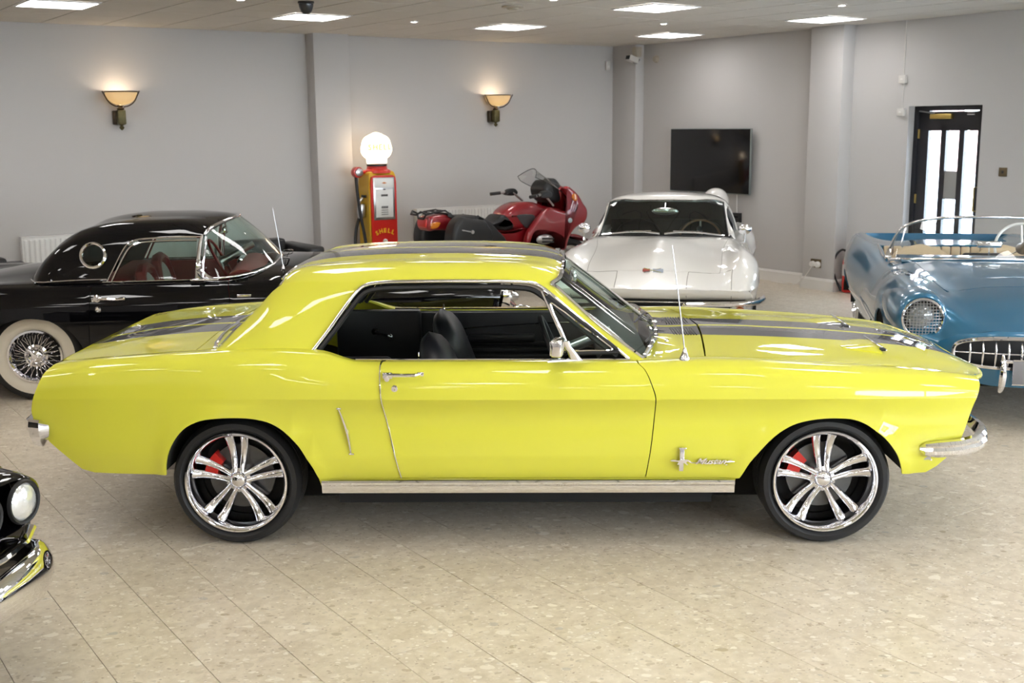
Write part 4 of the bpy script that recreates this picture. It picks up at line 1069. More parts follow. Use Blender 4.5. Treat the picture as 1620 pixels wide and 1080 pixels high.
    inn = G.xz(crv([(.40, .912), (.47, 1.0), (.54, 1.095), (.60, 1.165), (.65, 1.186), (.8, 1.194), (1.1, 1.195), (1.30, 1.192), (1.385, 1.182), (1.44, 1.150), (1.53, 1.075), (1.68, .955), (1.78, .875)], 3), t0=0, t1=2)
    trim('window_seal', inn, .013, BLACKTRIM, out=-.012, n=6)
    # belt moulding
    for s in (-1, 1):
        MB().tube([(x, s * .752, z) for x, z in ((.57, .868), (.8, .865), (1.2, .864), (1.84, .862))], .005, 6).build('belt_moulding', CHROME, car)
    # vent window
    for s in (-1, 1):
        Y_ = lambda z: s * (.748 - (z - .865) * .26)
        vp = [(1.435, 1.168), (1.561, .890), (1.800, .890)]
        vw = empty('vent_window'); vw.parent = car
        MB().tube([(x, Y_(z), z) for x, z in vp[:2]], .0095, 6, flat=(1, .7)).build('division_bar', CHROME, vw)
        c3 = [(1.470, 1.118), (1.565, .905), (1.745, .905), (1.758, .916)]
        tri = crv([(1.472, 1.112), (1.52, 1.0), (1.560, .912), (1.572, .902), (1.66, .900), (1.742, .901), (1.757, .908), (1.752, .920), (1.62, 1.015), (1.485, 1.115)], 2, closed=True)
        MB().tube([(x, Y_(z), z) for x, z in tri], .006, 6, closed=True).build('vent_frame', CHROME, vw)
        b = MB(); b.v = [(x, Y_(z), z) for x, z in tri]; b.f = [tuple(range(len(tri)))]; b.fm = [0]; b.build('vent_glass', GLASS, vw, smooth=False)
        MB().tube([(1.46, Y_(1.15), 1.15), (1.62, Y_(1.03), 1.03), (1.775, Y_(.91), .91), (1.79, Y_(.895), .895), (1.57, Y_(.89), .889)], .010, 6).build('vent_seal', BLACKTRIM, vw)
    # door mirror, near side
    mr_ = empty('door_mirror'); mr_.parent = car
    b = MB(); b.prism([(1.458, -.90), (1.47, -.893), (1.60, -.86), (1.617, -.856), (1.617, -.838), (1.55, -.845), (1.47, -.87)], .879, .888, 'Z'); b.build('mirror_base', CHROME, mr_)
    b = MB(); rings = []
    for t, x, z, w, d in ((0, 1.588, .886, .030, .016), (.3, 1.572, .915, .022, .013), (.7, 1.548, .950, .018, .012), (1, 1.535, .975, .020, .014)):
        rings.append([(x + cos(a) * w, -.862 - .02 * t + sin(a) * d, z) for a in np.linspace(0, 2 * pi, 10, endpoint=False)])
    b.ring(rings); b.build('mirror_arm', CHROME, mr_, angle=60)
    M = Matrix.Translation((1.505, -.90, .950)) @ Matrix.Rotation(radians(-12), 4, 'Z')
    MB().box((.0, 0, 0), (.052, .11, .078), .012, M=M, seg=3).build('mirror_head', CHROME, mr_)
    MB().box((-.0275, 0, 0), (.004, .095, .064), .002, M=M).build('mirror_glass', pmat('mirror_silver', (.9, .9, .9), .01, 1.0), mr_)
    # aerial
    an = empty('aerial'); an.parent = car
    MB().lathe([(.0001, .05), (.006, .048), (.011, .03), (.020, .008), (.024, 0), (.024, -.01)], 20, c=(2.087, -.775, .872)).build('aerial_base', CHROME, an)
    MB().tube([(2.087, -.775, .905), (2.055, -.775, 1.15), (2.022, -.775, 1.39)], [.0035, .003, .0018], 6).build('aerial_rod', SATIN, an)
    # wipers
    for yy, l in ((.05, .42), (-.50, .40)):
        w = empty('wiper'); w.parent = car
        MB().tube([(2.03, yy, .905), (1.99, yy - .10, .935), (1.95, yy - .20, .962)], [.006, .004, .003], 6).build('wiper_arm', CHROME, w)
        MB().tube([(1.965 + .015, yy - .02, .955), (1.95, yy - .18, .968), (1.90, yy - .32, .955)], .005, 6).build('wiper_blade', BLACKTRIM, w)
        MB().sphere((2.035, yy, .900), .011).build('wiper_pivot', CHROME, w)
    # bonnet edge chrome tips and centre emblem of the grille omitted from view; wheels
    for x, zz in ((.005, .302), (2.737, .302)):
        for y in (-.732, .732): alloy_wheel(x, y, zz, .302, car)
    wheelwell(archR, .885, .52, car, .355); wheelwell(archF, .885, .50, car, .355)
    # floor pan, hung low to deepen the shade underneath, and inner structure
    b = MB(); b.box((1.36, 0, .185), (3.4, .96, .13)); b.box((1.35, 0, .235), (1.76, 1.50, .12)); b.box((-.62, 0, .42), (.2, 1.4, .1)); b.box((3.17, 0, .40), (.10, 1.5, .10)); b.build('floor_pan', DARKWELL, car, smooth=False)
    for x, w_ in ((2.02, 1.5), (-.12, 1.4)): MB().box((x, 0, .56), (.03, w_ - .1, .54)).build('bulkhead', DARKWELL, car, smooth=False)
    b = MB(); b.tube([(-.30, -.3, .30), (-.4, -.42, .27), (-.80, -.45, .27)], .03, 10); b.build('exhaust_pipe', SATIN, car)
    # interior
    for s in (-1, 1):
        b = MB(); b.box((1.28, s * .72, .59), (1.15, .03, .52), .01); b.box((.48, s * .70, .66), (.50, .06, .42), .02); b.build('door_trim', LEATHER, car)
        b = MB()
        for z in (.50, .54, .58, .62, .66): b.box((1.30, s * .702, z), (1.0, .012, .030), .005)
        b.box((1.20, s * .68, .70), (.40, .06, .05), .015); b.build('pleated_trim', LEATHER, car)
        MB().tube([(.78, s * .700, .735), (1.1, s * .700, .765), (1.45, s * .700, .785), (1.80, s * .700, .79)], .004, 5).build('trim_strip', CHROME, car)
        b = MB(); b.tube([(.46, s * .67, .745), (.46, s * .64, .745), (.55, s * .63, .725)], .008, 6); b.sphere((.555, s * .62, .723), .016); b.lathe([(.0001, .0), (.022, .0), (.022, .02)], 14, 'Y', c=(.46, s * .665, .745)); b.build('window_winder', CHROME, car)
        MB().cyl((.86, s * .725, .85), (.86, s * .725, .895), .004, 8).build('lock_button', CHROME, car)
        b = MB(); b.box((1.81, s * .72, .60), (.34, .03, .5), .01); b.build('kick_panel', LEATHER, car)
        MB().box((1.185, s * .735, .845), (1.34, .03, .02), .006).build('door_sill_cap', BLACKTRIM, car)
    for s in (-1, 1):
        seat_back('seat_backrest', LEATHER, car, 1.045, s * .36, .50, .42, .925, .17, .19)
        b = MB(); b.box((1.27, s * .36, .43), (.52, .50, .14), .05, seg=3); b.build('seat_cushion', LEATHER, car)
    b = MB(); b.box((.42, 0, .44), (.44, 1.20, .14), .05, seg=3); b.box((.12, 0, .68), (.16, 1.24, .44), .05, M=Matrix.Translation((0, 0, 0)) @ Matrix.Rotation(radians(-14), 4, 'Y'), seg=3); b.build('rear_bench', LEATHER, car)
    b = MB(); b.box((.0, 0, .885), (.30, 1.25, .03), .01); b.build('parcel_shelf', BLACKTRIM, car)
    b = MB()
    pr = crv([(1.94, .855), (1.84, .875), (1.74, .875), (1.70, .84), (1.73, .74), (1.76, .64), (1.90, .60)], 3); b.prism([(p[0], p[1]) for p in pr], -.64, .64, 'Y'); b.build('dashboard', BLACKTRIM, car)
    b = MB(); b.box((1.45, 0, .40), (.7, .18, .2), .04); b.build('centre_console', BLACKTRIM, car)
    steering_wheel(car, Vector((1.50, -.36, .815)), .19, radians(22), BLACKTRIM, 2, rr=.014)
    MB().box((1.60, 0, 1.16), (.03, .26, .06), .012).build('rear_view_mirror', CHROME, car)
    # near-side seat belt tag glimpsed as a yellow label on the far belt
    MB().box((.80, .45, .70), (.006, .05, .07), .002).build('belt_label', pmat('yellow_label', (.55, .48, .03), .6, tint=(30, .1)), car)
    return car
build_coupe()
# ================================================================== helpers for the other cars
class HF:
    """front or rear face: x as a function of (y, z)"""
    def __init__(s, fn): s.fn = fn; s.n = 99; s.sharp = {}; s.centre = False
    def raw(s, y, z):
        y = np.asarray(y, float); z = np.asarray(z, float); return np.stack([s.fn(y, z), y, z], -1)
    def normal(s, y, z):
        e = 1e-3; a = s.raw(y + e, z) - s.raw(y - e, z); b = s.raw(y, z + e) - s.raw(y, z - e); N = np.cross(a, b); N /= np.linalg.norm(N, axis=1, keepdims=True) + 1e-12
        N[N[:, 0] < 0] *= -1; return N

def ruled(name, a, b, m, parent, k=10, bulge=0.0, both=True, smooth=True):
    """surface between two 3D half curves (outer end -> centre), mirrored"""
    A = np.array(a); Bq = np.array(b); n = len(A)
    if both:
        mi = np.array([1, -1, 1]); A = np.concatenate([A, (A * mi)[::-1][1:]]); Bq = np.concatenate([Bq, (Bq * mi)[::-1][1:]]); n = len(A)
    vs = []; fs = []
    for j in range(k + 1):
        t = j / k
        for i in range(n):
            p = A[i] * (1 - t) + Bq[i] * t; p = p + np.array([bulge * 4 * t * (1 - t), 0, bulge * 2 * t * (1 - t)]); vs.append(tuple(p))
    for j in range(k):
        for i in range(n - 1): fs.append((j * n + i, j * n + i + 1, (j + 1) * n + i + 1, (j + 1) * n + i))
    return mesh_obj(name, vs, fs, m, parent, angle=60)

def mtube(name, half, r, m, parent, n=8, closed=False, flat=None):
    """tube along a half curve and its mirror, joined at the centre line"""
    P = list(half) + [(p[0], -p[1], p[2]) for p in half[::-1]][1:]
    return MB().tube(P, r, n, closed=closed, flat=flat).build(name, m, parent, angle=50)

def ring_pts(c, ry, rz, n=32, x=None, sq=2.0):
    out = []
    for t in np.linspace(0, 2 * pi, n, endpoint=False):
        ct, st = cos(t), sin(t); e = 2 / sq
        out.append((c[0], c[1] + ry * abs(ct) ** e * (1 if ct > 0 else -1), c[2] + rz * abs(st) ** e * (1 if st > 0 else -1)))
    return out

REDHIDE = pmat('red_upholstery', (0.22, 0.012, 0.015), 0.4, bump=(80, .1)); PALEHIDE = pmat('pale_upholstery', (0.55, 0.55, 0.54), 0.5, bump=(80, .1))
TGLASS = glass_mat('green_tinted_glass', (0.62, 0.74, 0.70))
SMOKE = glass_mat('dark_tinted_glass', (0.12, 0.15, 0.15))

# ================================================================== black two-seater with porthole hardtop
def build_hardtop():
    P = pmat('black_gloss_paint', (0.002, 0.002, 0.003), 0.5, coat=1.0, spec=0.0, coat_rough=.01, tint=(3, .1)); P.node_tree.nodes['Principled BSDF'].inputs['Coat IOR'].default_value = 1.42
    car = empty('hardtop_car', (-3.5444, 8.8277, 0), radians(8), 'glossy black two-seater with round porthole hardtop and red interior, behind the yellow coupe', 'car')
    arch = crv([(-.385, .26), (-.36, .37), (-.30, .48), (-.21, .56), (-.12, .600), (-.02, .613), (.098, .603), (.20, .570), (.29, .50), (.345, .409), (.375, .30), (.38, .26)], 3)
    arch2 = [(a + 2.59, b) for a, b in arch]
    B = Surf([
        [(-1.25, .76, .26), (-.6, .82, .24), (2.6, .82, .24), (3.3, .76, .28)],
        [(-1.25, .82, .42), (-.6, .868, .40), (2.6, .868, .40), (3.3, .82, .42), (3.45, .78, .43)],
        [(-1.25, .83, .62), (-.6, .875, .60), (.5, .880, .62), (2.6, .88, .62), (3.3, .84, .60), (3.45, .80, .58)],
        [(-1.25, .80, .77), (-.6, .852, .745), (.5, .862, .735), (1.5, .862, .73), (2.6, .862, .72), (3.3, .83, .70), (3.45, .79, .68)],
        [(-1.25, .74, .84), (-.6, .80, .822), (-.1, .81, .815), (.5, .815, .818), (1.4, .815, .815), (2.2, .81, .822), (2.8, .81, .818), (3.2, .79, .80), (3.42, .76, .76)],
        [(-1.25, .66, .85), (-.6, .72, .842), (.0, .735, .838), (.5, .745, .840), (1.4, .745, .838), (2.0, .74, .862), (2.6, .74, .862), (3.1, .73, .84), (3.42, .70, .79)],
        [(-1.25, .50, .74), (-.9, .52, .78), (-.4, .54, .83), (.0, .54, .862), (.5, .56, .87), (1.4, .56, .88), (1.75, .54, .895), (2.2, .54, .875), (2.8, .54, .83), (3.2, .52, .79), (3.42, .50, .74)],
        [(-1.25, .25, .75), (-.9, .25, .80), (-.45, .25, .855), (-.2, .25, .89), (.0, .25, .905), (.5, .25, .90), (1.75, .25, .925), (2.2, .25, .905), (2.8, .25, .855), (3.2, .25, .81), (3.42, .25, .75)],
        [(-1.25, 0, .755), (-.9, 0, .81), (-.45, 0, .862), (-.2, 0, .897), (.0, 0, .912), (.5, 0, .90), (1.75, 0, .932), (2.2, 0, .925), (2.8, 0, .875), (3.2, 0, .82), (3.42, 0, .75)],
    ])
    X = lambda q, **k: B.xz(q, t1=4, **k)
    dr = [(.43, .81), (.425, .735), (.41, .56), (.40, .30)]; df = [(1.388, .80), (1.396, .734), (1.40, .30)]
    lo = lambda a, b: [(a, .28), (b, .28)]
    up = lambda a, b, t: [(x, t) for x in np.linspace(a, b, max(2, int(abs(b - a) / .06)))]
    rear = X([(p[0] - .002, p[1]) for p in dr]) + X(lo(.40, .377))[1:] + X([p for p in arch[::-1] if p[1] > .28]) + X([(-.377, .28), (-1.2, .34)])[1:] + up(-1.2, -1.2, 5)[:1] + up(-1.19, .43, 5)
    door = X([(p[0] + .002, p[1]) for p in dr]) + X(lo(.402, 1.398))[1:-1] + X([(p[0] - .002, p[1]) for p in df[::-1]]) + up(1.385, .43, 5)
    front = X([(p[0] + .002, p[1]) for p in df]) + X(lo(1.40, 2.59 - .377))[1:] + X([p for p in arch2 if p[1] > .28]) + X([(2.97, .28), (3.3, .32)])[1:] + X([(3.34, .5), (3.38, .68)]) + up(3.40, 1.39, 5)
    for far in (False, True):
        s = 1 if far else -1
        panel('rear_wing', B, rear, P, car, mirror=far, hx=.06, ht=.5)
        d = panel('door', B, door, P, car, mirror=far, hx=.06, ht=.5)
        panel('front_wing', B, front, P, car, mirror=far, hx=.06, ht=.5)
        # handle with round button plate, lock, mirror
        b = MB(); b.lathe([(.0001, s * .028), (.012, s * .028), (.016, s * .018), (.026, s * .014), (.028, s * .0)], 18, 'Y', c=(.475, s * .860, .744)); b.tube([(.49, s * .885, .744), (.56, s * .895, .742), (.62, s * .893, .738), (.66, s * .885, .742)], [.011, .009, .009, .013], 8); b.box((.655, s * .872, .740), (.03, .03, .02), .004)
        b.box((.445, s * .862, .735), (.018, .012, .03), .003); b.build('door_handle', CHROME, d)
        MB().lathe([(.0001, s * .01), (.014, s * .012), (.022, s * .002)], 16, 'Y', c=(.477, s * .876, .665)).build('door_lock', CHROME, d)
        MB().tube([(x, s * .76, .846) for x in np.linspace(.5, 1.22, 8)], .006, 6).build('window_sill_moulding', CHROME, car)
        if not far:
            mm = empty('door_mirror'); mm.parent = car
            MB().box((1.22, -.80, .852), (.20, .03, .014), .005).build('mirror_base', CHROME, mm)
            MB().tube([(1.28, -.80, .852), (1.24, -.80, .88), (1.19, -.80, .93)], [.012, .009, .01], 8).build('mirror_arm', CHROME, mm)
            M = Matrix.Translation((1.185, -.80, .955)); MB().lathe([(.0001, .02), (.03, .018), (.046, .0), (.048, -.012), (.0001, -.012)], 20, 'X').xf(M).build('mirror_head', CHROME, mm)
    T = lambda a, b, t0, t1: up(a, b, t0)
    panel('boot_lid', B, up(-1.19, .02, 5) + [(.02, 8)] + up(.0, -1.19, 8), P, car, both=True, hx=.07)
    panel('bonnet', B, up(1.78, 3.38, 5) + [(3.40, 8)] + up(3.36, 1.78, 8), P, car, both=True, hx=.07)
    panel('cowl_panel', B, up(1.39, 1.775, 5) + [(1.775, 8), (1.70, 8), (1.69, 7), (1.62, 6.2), (1.45, 5.6), (1.39, 5.4)], P, car, both=True, hx=.07)
    for k in (-1.2, ):
        endcap('rear_panel', [(-1.2, .81, .34), (-1.21, .83, .6), (-1.2, .80, .77), (-1.19, .66, .84)], .02, P, car, sgn=-1)
    endcap('front_panel', [(3.31, .79, .32), (3.36, .83, .5), (3.40, .82, .65), (3.42, .74, .78)], .06, P, car, sgn=1)
    for s in (-1, 1):
        hl = empty('headlamp', (3.42, s * .64, .655)); hl.parent = car
        MB().lathe([(.086, -.06), (.090, .03), (.104, .045), (.112, .02), (.112, -.10)], 28, 'X').build('bezel', CHROME, hl); MB().lathe([(.0001, .03), (.05, .024), (.088, .0)], 28, 'X').build('lens', LENS_G, hl)
    b = MB(); b.tube([(3.47, -.50, .50), (3.53, 0, .50), (3.47, .50, .50), (3.46, .44, .40), (3.50, 0, .38), (3.46, -.44, .40)], .015, 8, closed=True); b.build('grille_surround', CHROME, car)
    endcap('grille_mesh', [(3.435, .45, .39), (3.44, .48, .50)], .07, BLACKTRIM, car, sgn=1)
    mtube('front_bumper', [(3.15, .90, .44), (3.38, .88, .44), (3.48, .80, .45), (3.55, .6, .46), (3.585, .3, .46), (3.59, 0, .46)], .045, CHROME, car, flat=(.5, 1))
    for s in (-1, 1): MB().lathe([(.0001, .10), (.03, .09), (.05, .04), (.055, -.02), (.04, -.06)], 18, 'X', c=(3.60, s * .40, .48)).build('bumper_guard', CHROME, car)
    mtube('rear_bumper', [(-1.0, .88, .46), (-1.2, .86, .46), (-1.30, .70, .46), (-1.34, .3, .46), (-1.34, 0, .46)], .045, CHROME, car, flat=(.5, 1))
    # hardtop
    G = Surf([
        [(-.06, .50, .85), (0, .66, .845), (.07, .737, .842), (.3, .75, .842), (1.3, .75, .84)],
        [(-.06, .48, .855), (0, .63, .88), (.07, .70, .895), (.12, .708, .93), (.2, .715, .975), (.44, .715, 1.02), (1.3, .712, 1.0)],
        [(-.06, .42, .858), (0, .57, .915), (.07, .62, .985), (.2, .65, 1.085), (.35, .66, 1.140), (.6, .664, 1.172), (.8, .665, 1.178), (1.22, .66, 1.160), (1.3, .64, 1.15)],
        [(-.06, .3, .860), (0, .43, .935), (.1, .50, 1.04), (.2, .54, 1.125), (.35, .56, 1.197), (.6, .572, 1.235), (1.0, .572, 1.240), (1.25, .55, 1.206), (1.35, .5, 1.18)],
        [(-.055, .28, .862), (.037, .28, .963), (.118, .29, 1.044), (.208, .3, 1.124), (.315, .3, 1.188), (.431, .3, 1.234), (.6, .3, 1.264), (.8, .3, 1.279), (1.05, .3, 1.279), (1.297, .3, 1.250), (1.40, .3, 1.225)],
        [(-.05, 0, .865), (.037, 0, .968), (.118, 0, 1.049), (.208, 0, 1.134), (.315, 0, 1.2), (.431, 0, 1.251), (.593, 0, 1.281), (.782, 0, 1.295), (1.02, 0, 1.294), (1.154, 0, 1.289), (1.297, 0, 1.279), (1.369, 0, 1.266), (1.43, 0, 1.25)],
    ])
    dl = G.xz(crv([(.530, .848), (.586, .952), (.650, 1.070), (.69, 1.118), (.74, 1.138), (.85, 1.148), (1.05, 1.152), (1.205, 1.148)], 3), t0=0, t1=2)
    hole = G.xz([(.438 + .084 * cos(a), 1.035 + .084 * sin(a)) for a in np.linspace(0, 2 * pi, 25)], t0=0, t1=2.6)
    out = up(-.045, .525, 0) + dl + [(1.215, 2), (1.27, 3), (1.345, 4), (1.415, 5)] + up(1.38, .36, 5) + [(.34, 5), (.325, 4), (.28, 3.25), (.18, 3.15), (.09, 3.2), (.045, 4), (.04, 5), (-.04, 5), (-.045, 3), (-.048, 1.5)]
    top = panel('hardtop', G, out, P, car, both=True, holes=[hole], ht=.25, hx=.05)
    v, f, n = patch(G, out, both=True, holes=[hole], ht=.5, hx=.09, offset=-.02, rim=0)
    mesh_obj('headlining', v, [q[::-1] for q in f], pmat('grey_headlining', (.05, .05, .05), .8, tint=(30, .1)), car, normals=-n)
    panel('rear_window', G, [(.34, 5), (.325, 4), (.28, 3.25), (.18, 3.15), (.09, 3.2), (.045, 4), (.04, 5)] + up(.08, .32, 5), TGLASS, car, both=True, rim=0, offset=-.004)
    for s in (-1, 1):
        mi = lambda L: [(p[0], p[1] if s < 0 else -p[1], p[2]) for p in L]
        r = line_on(G, hole[:-1], .004); pw_ = empty('porthole'); pw_.parent = car
        MB().tube(mi([tuple(p) for p in r]), .013, 8, closed=True).build('porthole_ring', CHROME, pw_)
        b = MB(); q = mi([tuple(p) for p in line_on(G, hole[:-1], -.006)]); b.add(q, [tuple(range(len(q)))]); b.build('porthole_glass', TGLASS, pw_, smooth=False)
        MB().tube(mi([tuple(p) for p in line_on(G, dl, .004)]), .007, 6).build('hardtop_drip_moulding', CHROME, car)
        inn = G.xz(crv([(.560, .848), (.612, .95), (.67, 1.055), (.71, 1.10), (.76, 1.118), (.86, 1.127), (1.05, 1.131), (1.165, 1.128)], 3), t0=0, t1=2)
        MB().tube(mi([tuple(p) for p in line_on(G, inn, -.006)]), .009, 6).build('window_frame', CHROME, car)
        gl = [(p[0], p[1], p[2]) for p in line_on(G, inn, -.008)]; q = mi(gl + [(1.145, -.73, .845)]); b = MB(); b.add(q, [tuple(range(len(q)))]); b.build('side_glass', TGLASS, car, smooth=False)
        # windscreen post
        b = MB(); b.tube(mi([(1.205, -.665, 1.160), (1.19, -.68, 1.10), (1.175, -.70, 1.0), (1.165, -.725, .90), (1.17, -.735, .85)]), [.013, .015, .017, .021, .026], 8); b.build('windscreen_post', CHROME, car)
        MB().tube(mi([(1.235, -.665, 1.150), (1.225, -.685, 1.08), (1.205, -.71, .96), (1.20, -.725, .86)]), .007, 6).build('post_inner_trim', CHROME, car)
    be = line_on(G, up(-.045, .53, 0.12), .006); MB().tube([tuple(p) for p in be], .007, 6).build('hardtop_base_moulding', CHROME, car)
    MB().tube(mir([tuple(p) for p in be]), .007, 6).build('hardtop_base_moulding', CHROME, car)
    # wraparound windscreen
    base = crv([(1.20, -.725, .848), (1.33, -.735, .850), (1.46, -.70, .862), (1.58, -.62, .878), (1.67, -.48, .898), (1.72, -.25, .925), (1.735, 0, .936)], 3)
    head = crv([(1.222, -.664, 1.155), (1.235, -.645, 1.175), (1.255, -.60, 1.198), (1.29, -.52, 1.215), (1.335, -.40, 1.232), (1.395, -.20, 1.247), (1.420, 0, 1.252)], 3)
    ruled('windscreen', base, head, GLASS, car, bulge=.012)
    hh = [(p[0], p[1], p[2] + .006) for p in head]; MB().tube(hh + [(p[0], -p[1], p[2]) for p in hh[::-1]][1:], .013, 8).build('windscreen_header', CHROME, car, angle=50)
    MB().tube(base + [(p[0], -p[1], p[2]) for p in base[::-1]][1:], .010, 8).build('windscreen_base_trim', CHROME, car, angle=50)
    # interior
    for s in (-1, 1):
        MB().box((.90, s * .72, .66), (.88, .04, .34), .01).build('door_trim', REDHIDE, car)
    b = MB(); rings = []
    for t in np.linspace(0, 1, 7):      # full-width rolled bench back
        pass
    for s in (-1, 1):
        seat_back('seat_backrest', PALEHIDE, car, .80, s * .35, .48, .50, .875, .10, .12)
        b = MB(); b.tube([(.80, s * .35 - .27, .58), (.75, s * .35 - .265, .76), (.73, s * .35 - .20, .86), (.72, s * .35 - .08, .895), (.72, s * .35 + .08, .895), (.73, s * .35 + .20, .86), (.75, s * .35 + .265, .76), (.80, s * .35 + .27, .58)], .042, 10); b.build('seat_roll', REDHIDE, car)
        MB().box((.98, s * .35, .52), (.46, .52, .14), .05, seg=3).build('seat_cushion', REDHIDE, car)
    MB().box((.55, 0, .80), (.22, 1.3, .10), .03).build('rear_shelf', REDHIDE, car)
    b = MB(); pr = crv([(1.60, .85), (1.52, .885), (1.42, .885), (1.36, .84), (1.40, .74), (1.5, .66)], 3); b.prism(pr, -.60, .60, 'Y'); b.build('dashboard', REDHIDE, car)
    MB().box((1.385, .36, .84), (.06, .36, .10), .03).build('instrument_panel', CHROME, car)
    steering_wheel(car, Vector((1.22, .36, .85)), .20, radians(28), REDHIDE, 2, .012)
    MB().box((1.30, 0, 1.14), (.03, .22, .06), .012).build('rear_view_mirror', CHROME, car)
    an = empty('aerial'); an.parent = car
    MB().lathe([(.0001, .04), (.008, .038), (.018, .006), (.022, -.01)], 16, c=(1.77, -.56, .875)).build('aerial_base', CHROME, an); MB().tube([(1.77, -.56, .90), (1.745, -.56, 1.1), (1.711, -.56, 1.345)], [.0035, .003, .002], 6).build('aerial_rod', SATIN, an)
    for s in (-.35, .25): MB().tube([(1.80, s + .1, .93), (1.79, s, .945), (1.74, s - .12, .955)], .006, 6).build('wiper', CHROME, car)
    MB().box((1.50, -.868, .735), (.10, .012, .02), .004).build('wing_badge', CHROME, car)
    for y in (-.70, .70):
        wire_wheel(0, y, .325, .325, .188, .165, car); wire_wheel(2.59, y, .325, .325, .188, .165, car, lite=(y > 0))
    wheelwell(arch, .865, .5, car, .29); wheelwell(arch2, .865, .5, car, .29)
    b = MB(); b.box((1.1, 0, .30), (4.2, 1.0, .08)); b.box((1.30, 0, .30), (1.75, 1.6, .06)); b.box((-.8, 0, .34), (.6, 1.4, .1)); b.box((3.12, 0, .36), (.20, 1.4, .1)); b.build('floor_pan', DARKWELL, car, smooth=False)
    for x, w_ in ((1.78, 1.44), (.1, 1.4)): MB().box((x, 0, .59), (.03, w_, .46)).build('bulkhead', DARKWELL, car, smooth=False)
    return car
LENS_G = pmat('lamp_glass', (.75, .78, .8), .08, .35, coat=1, bump=(90, .4))
build_hardtop()

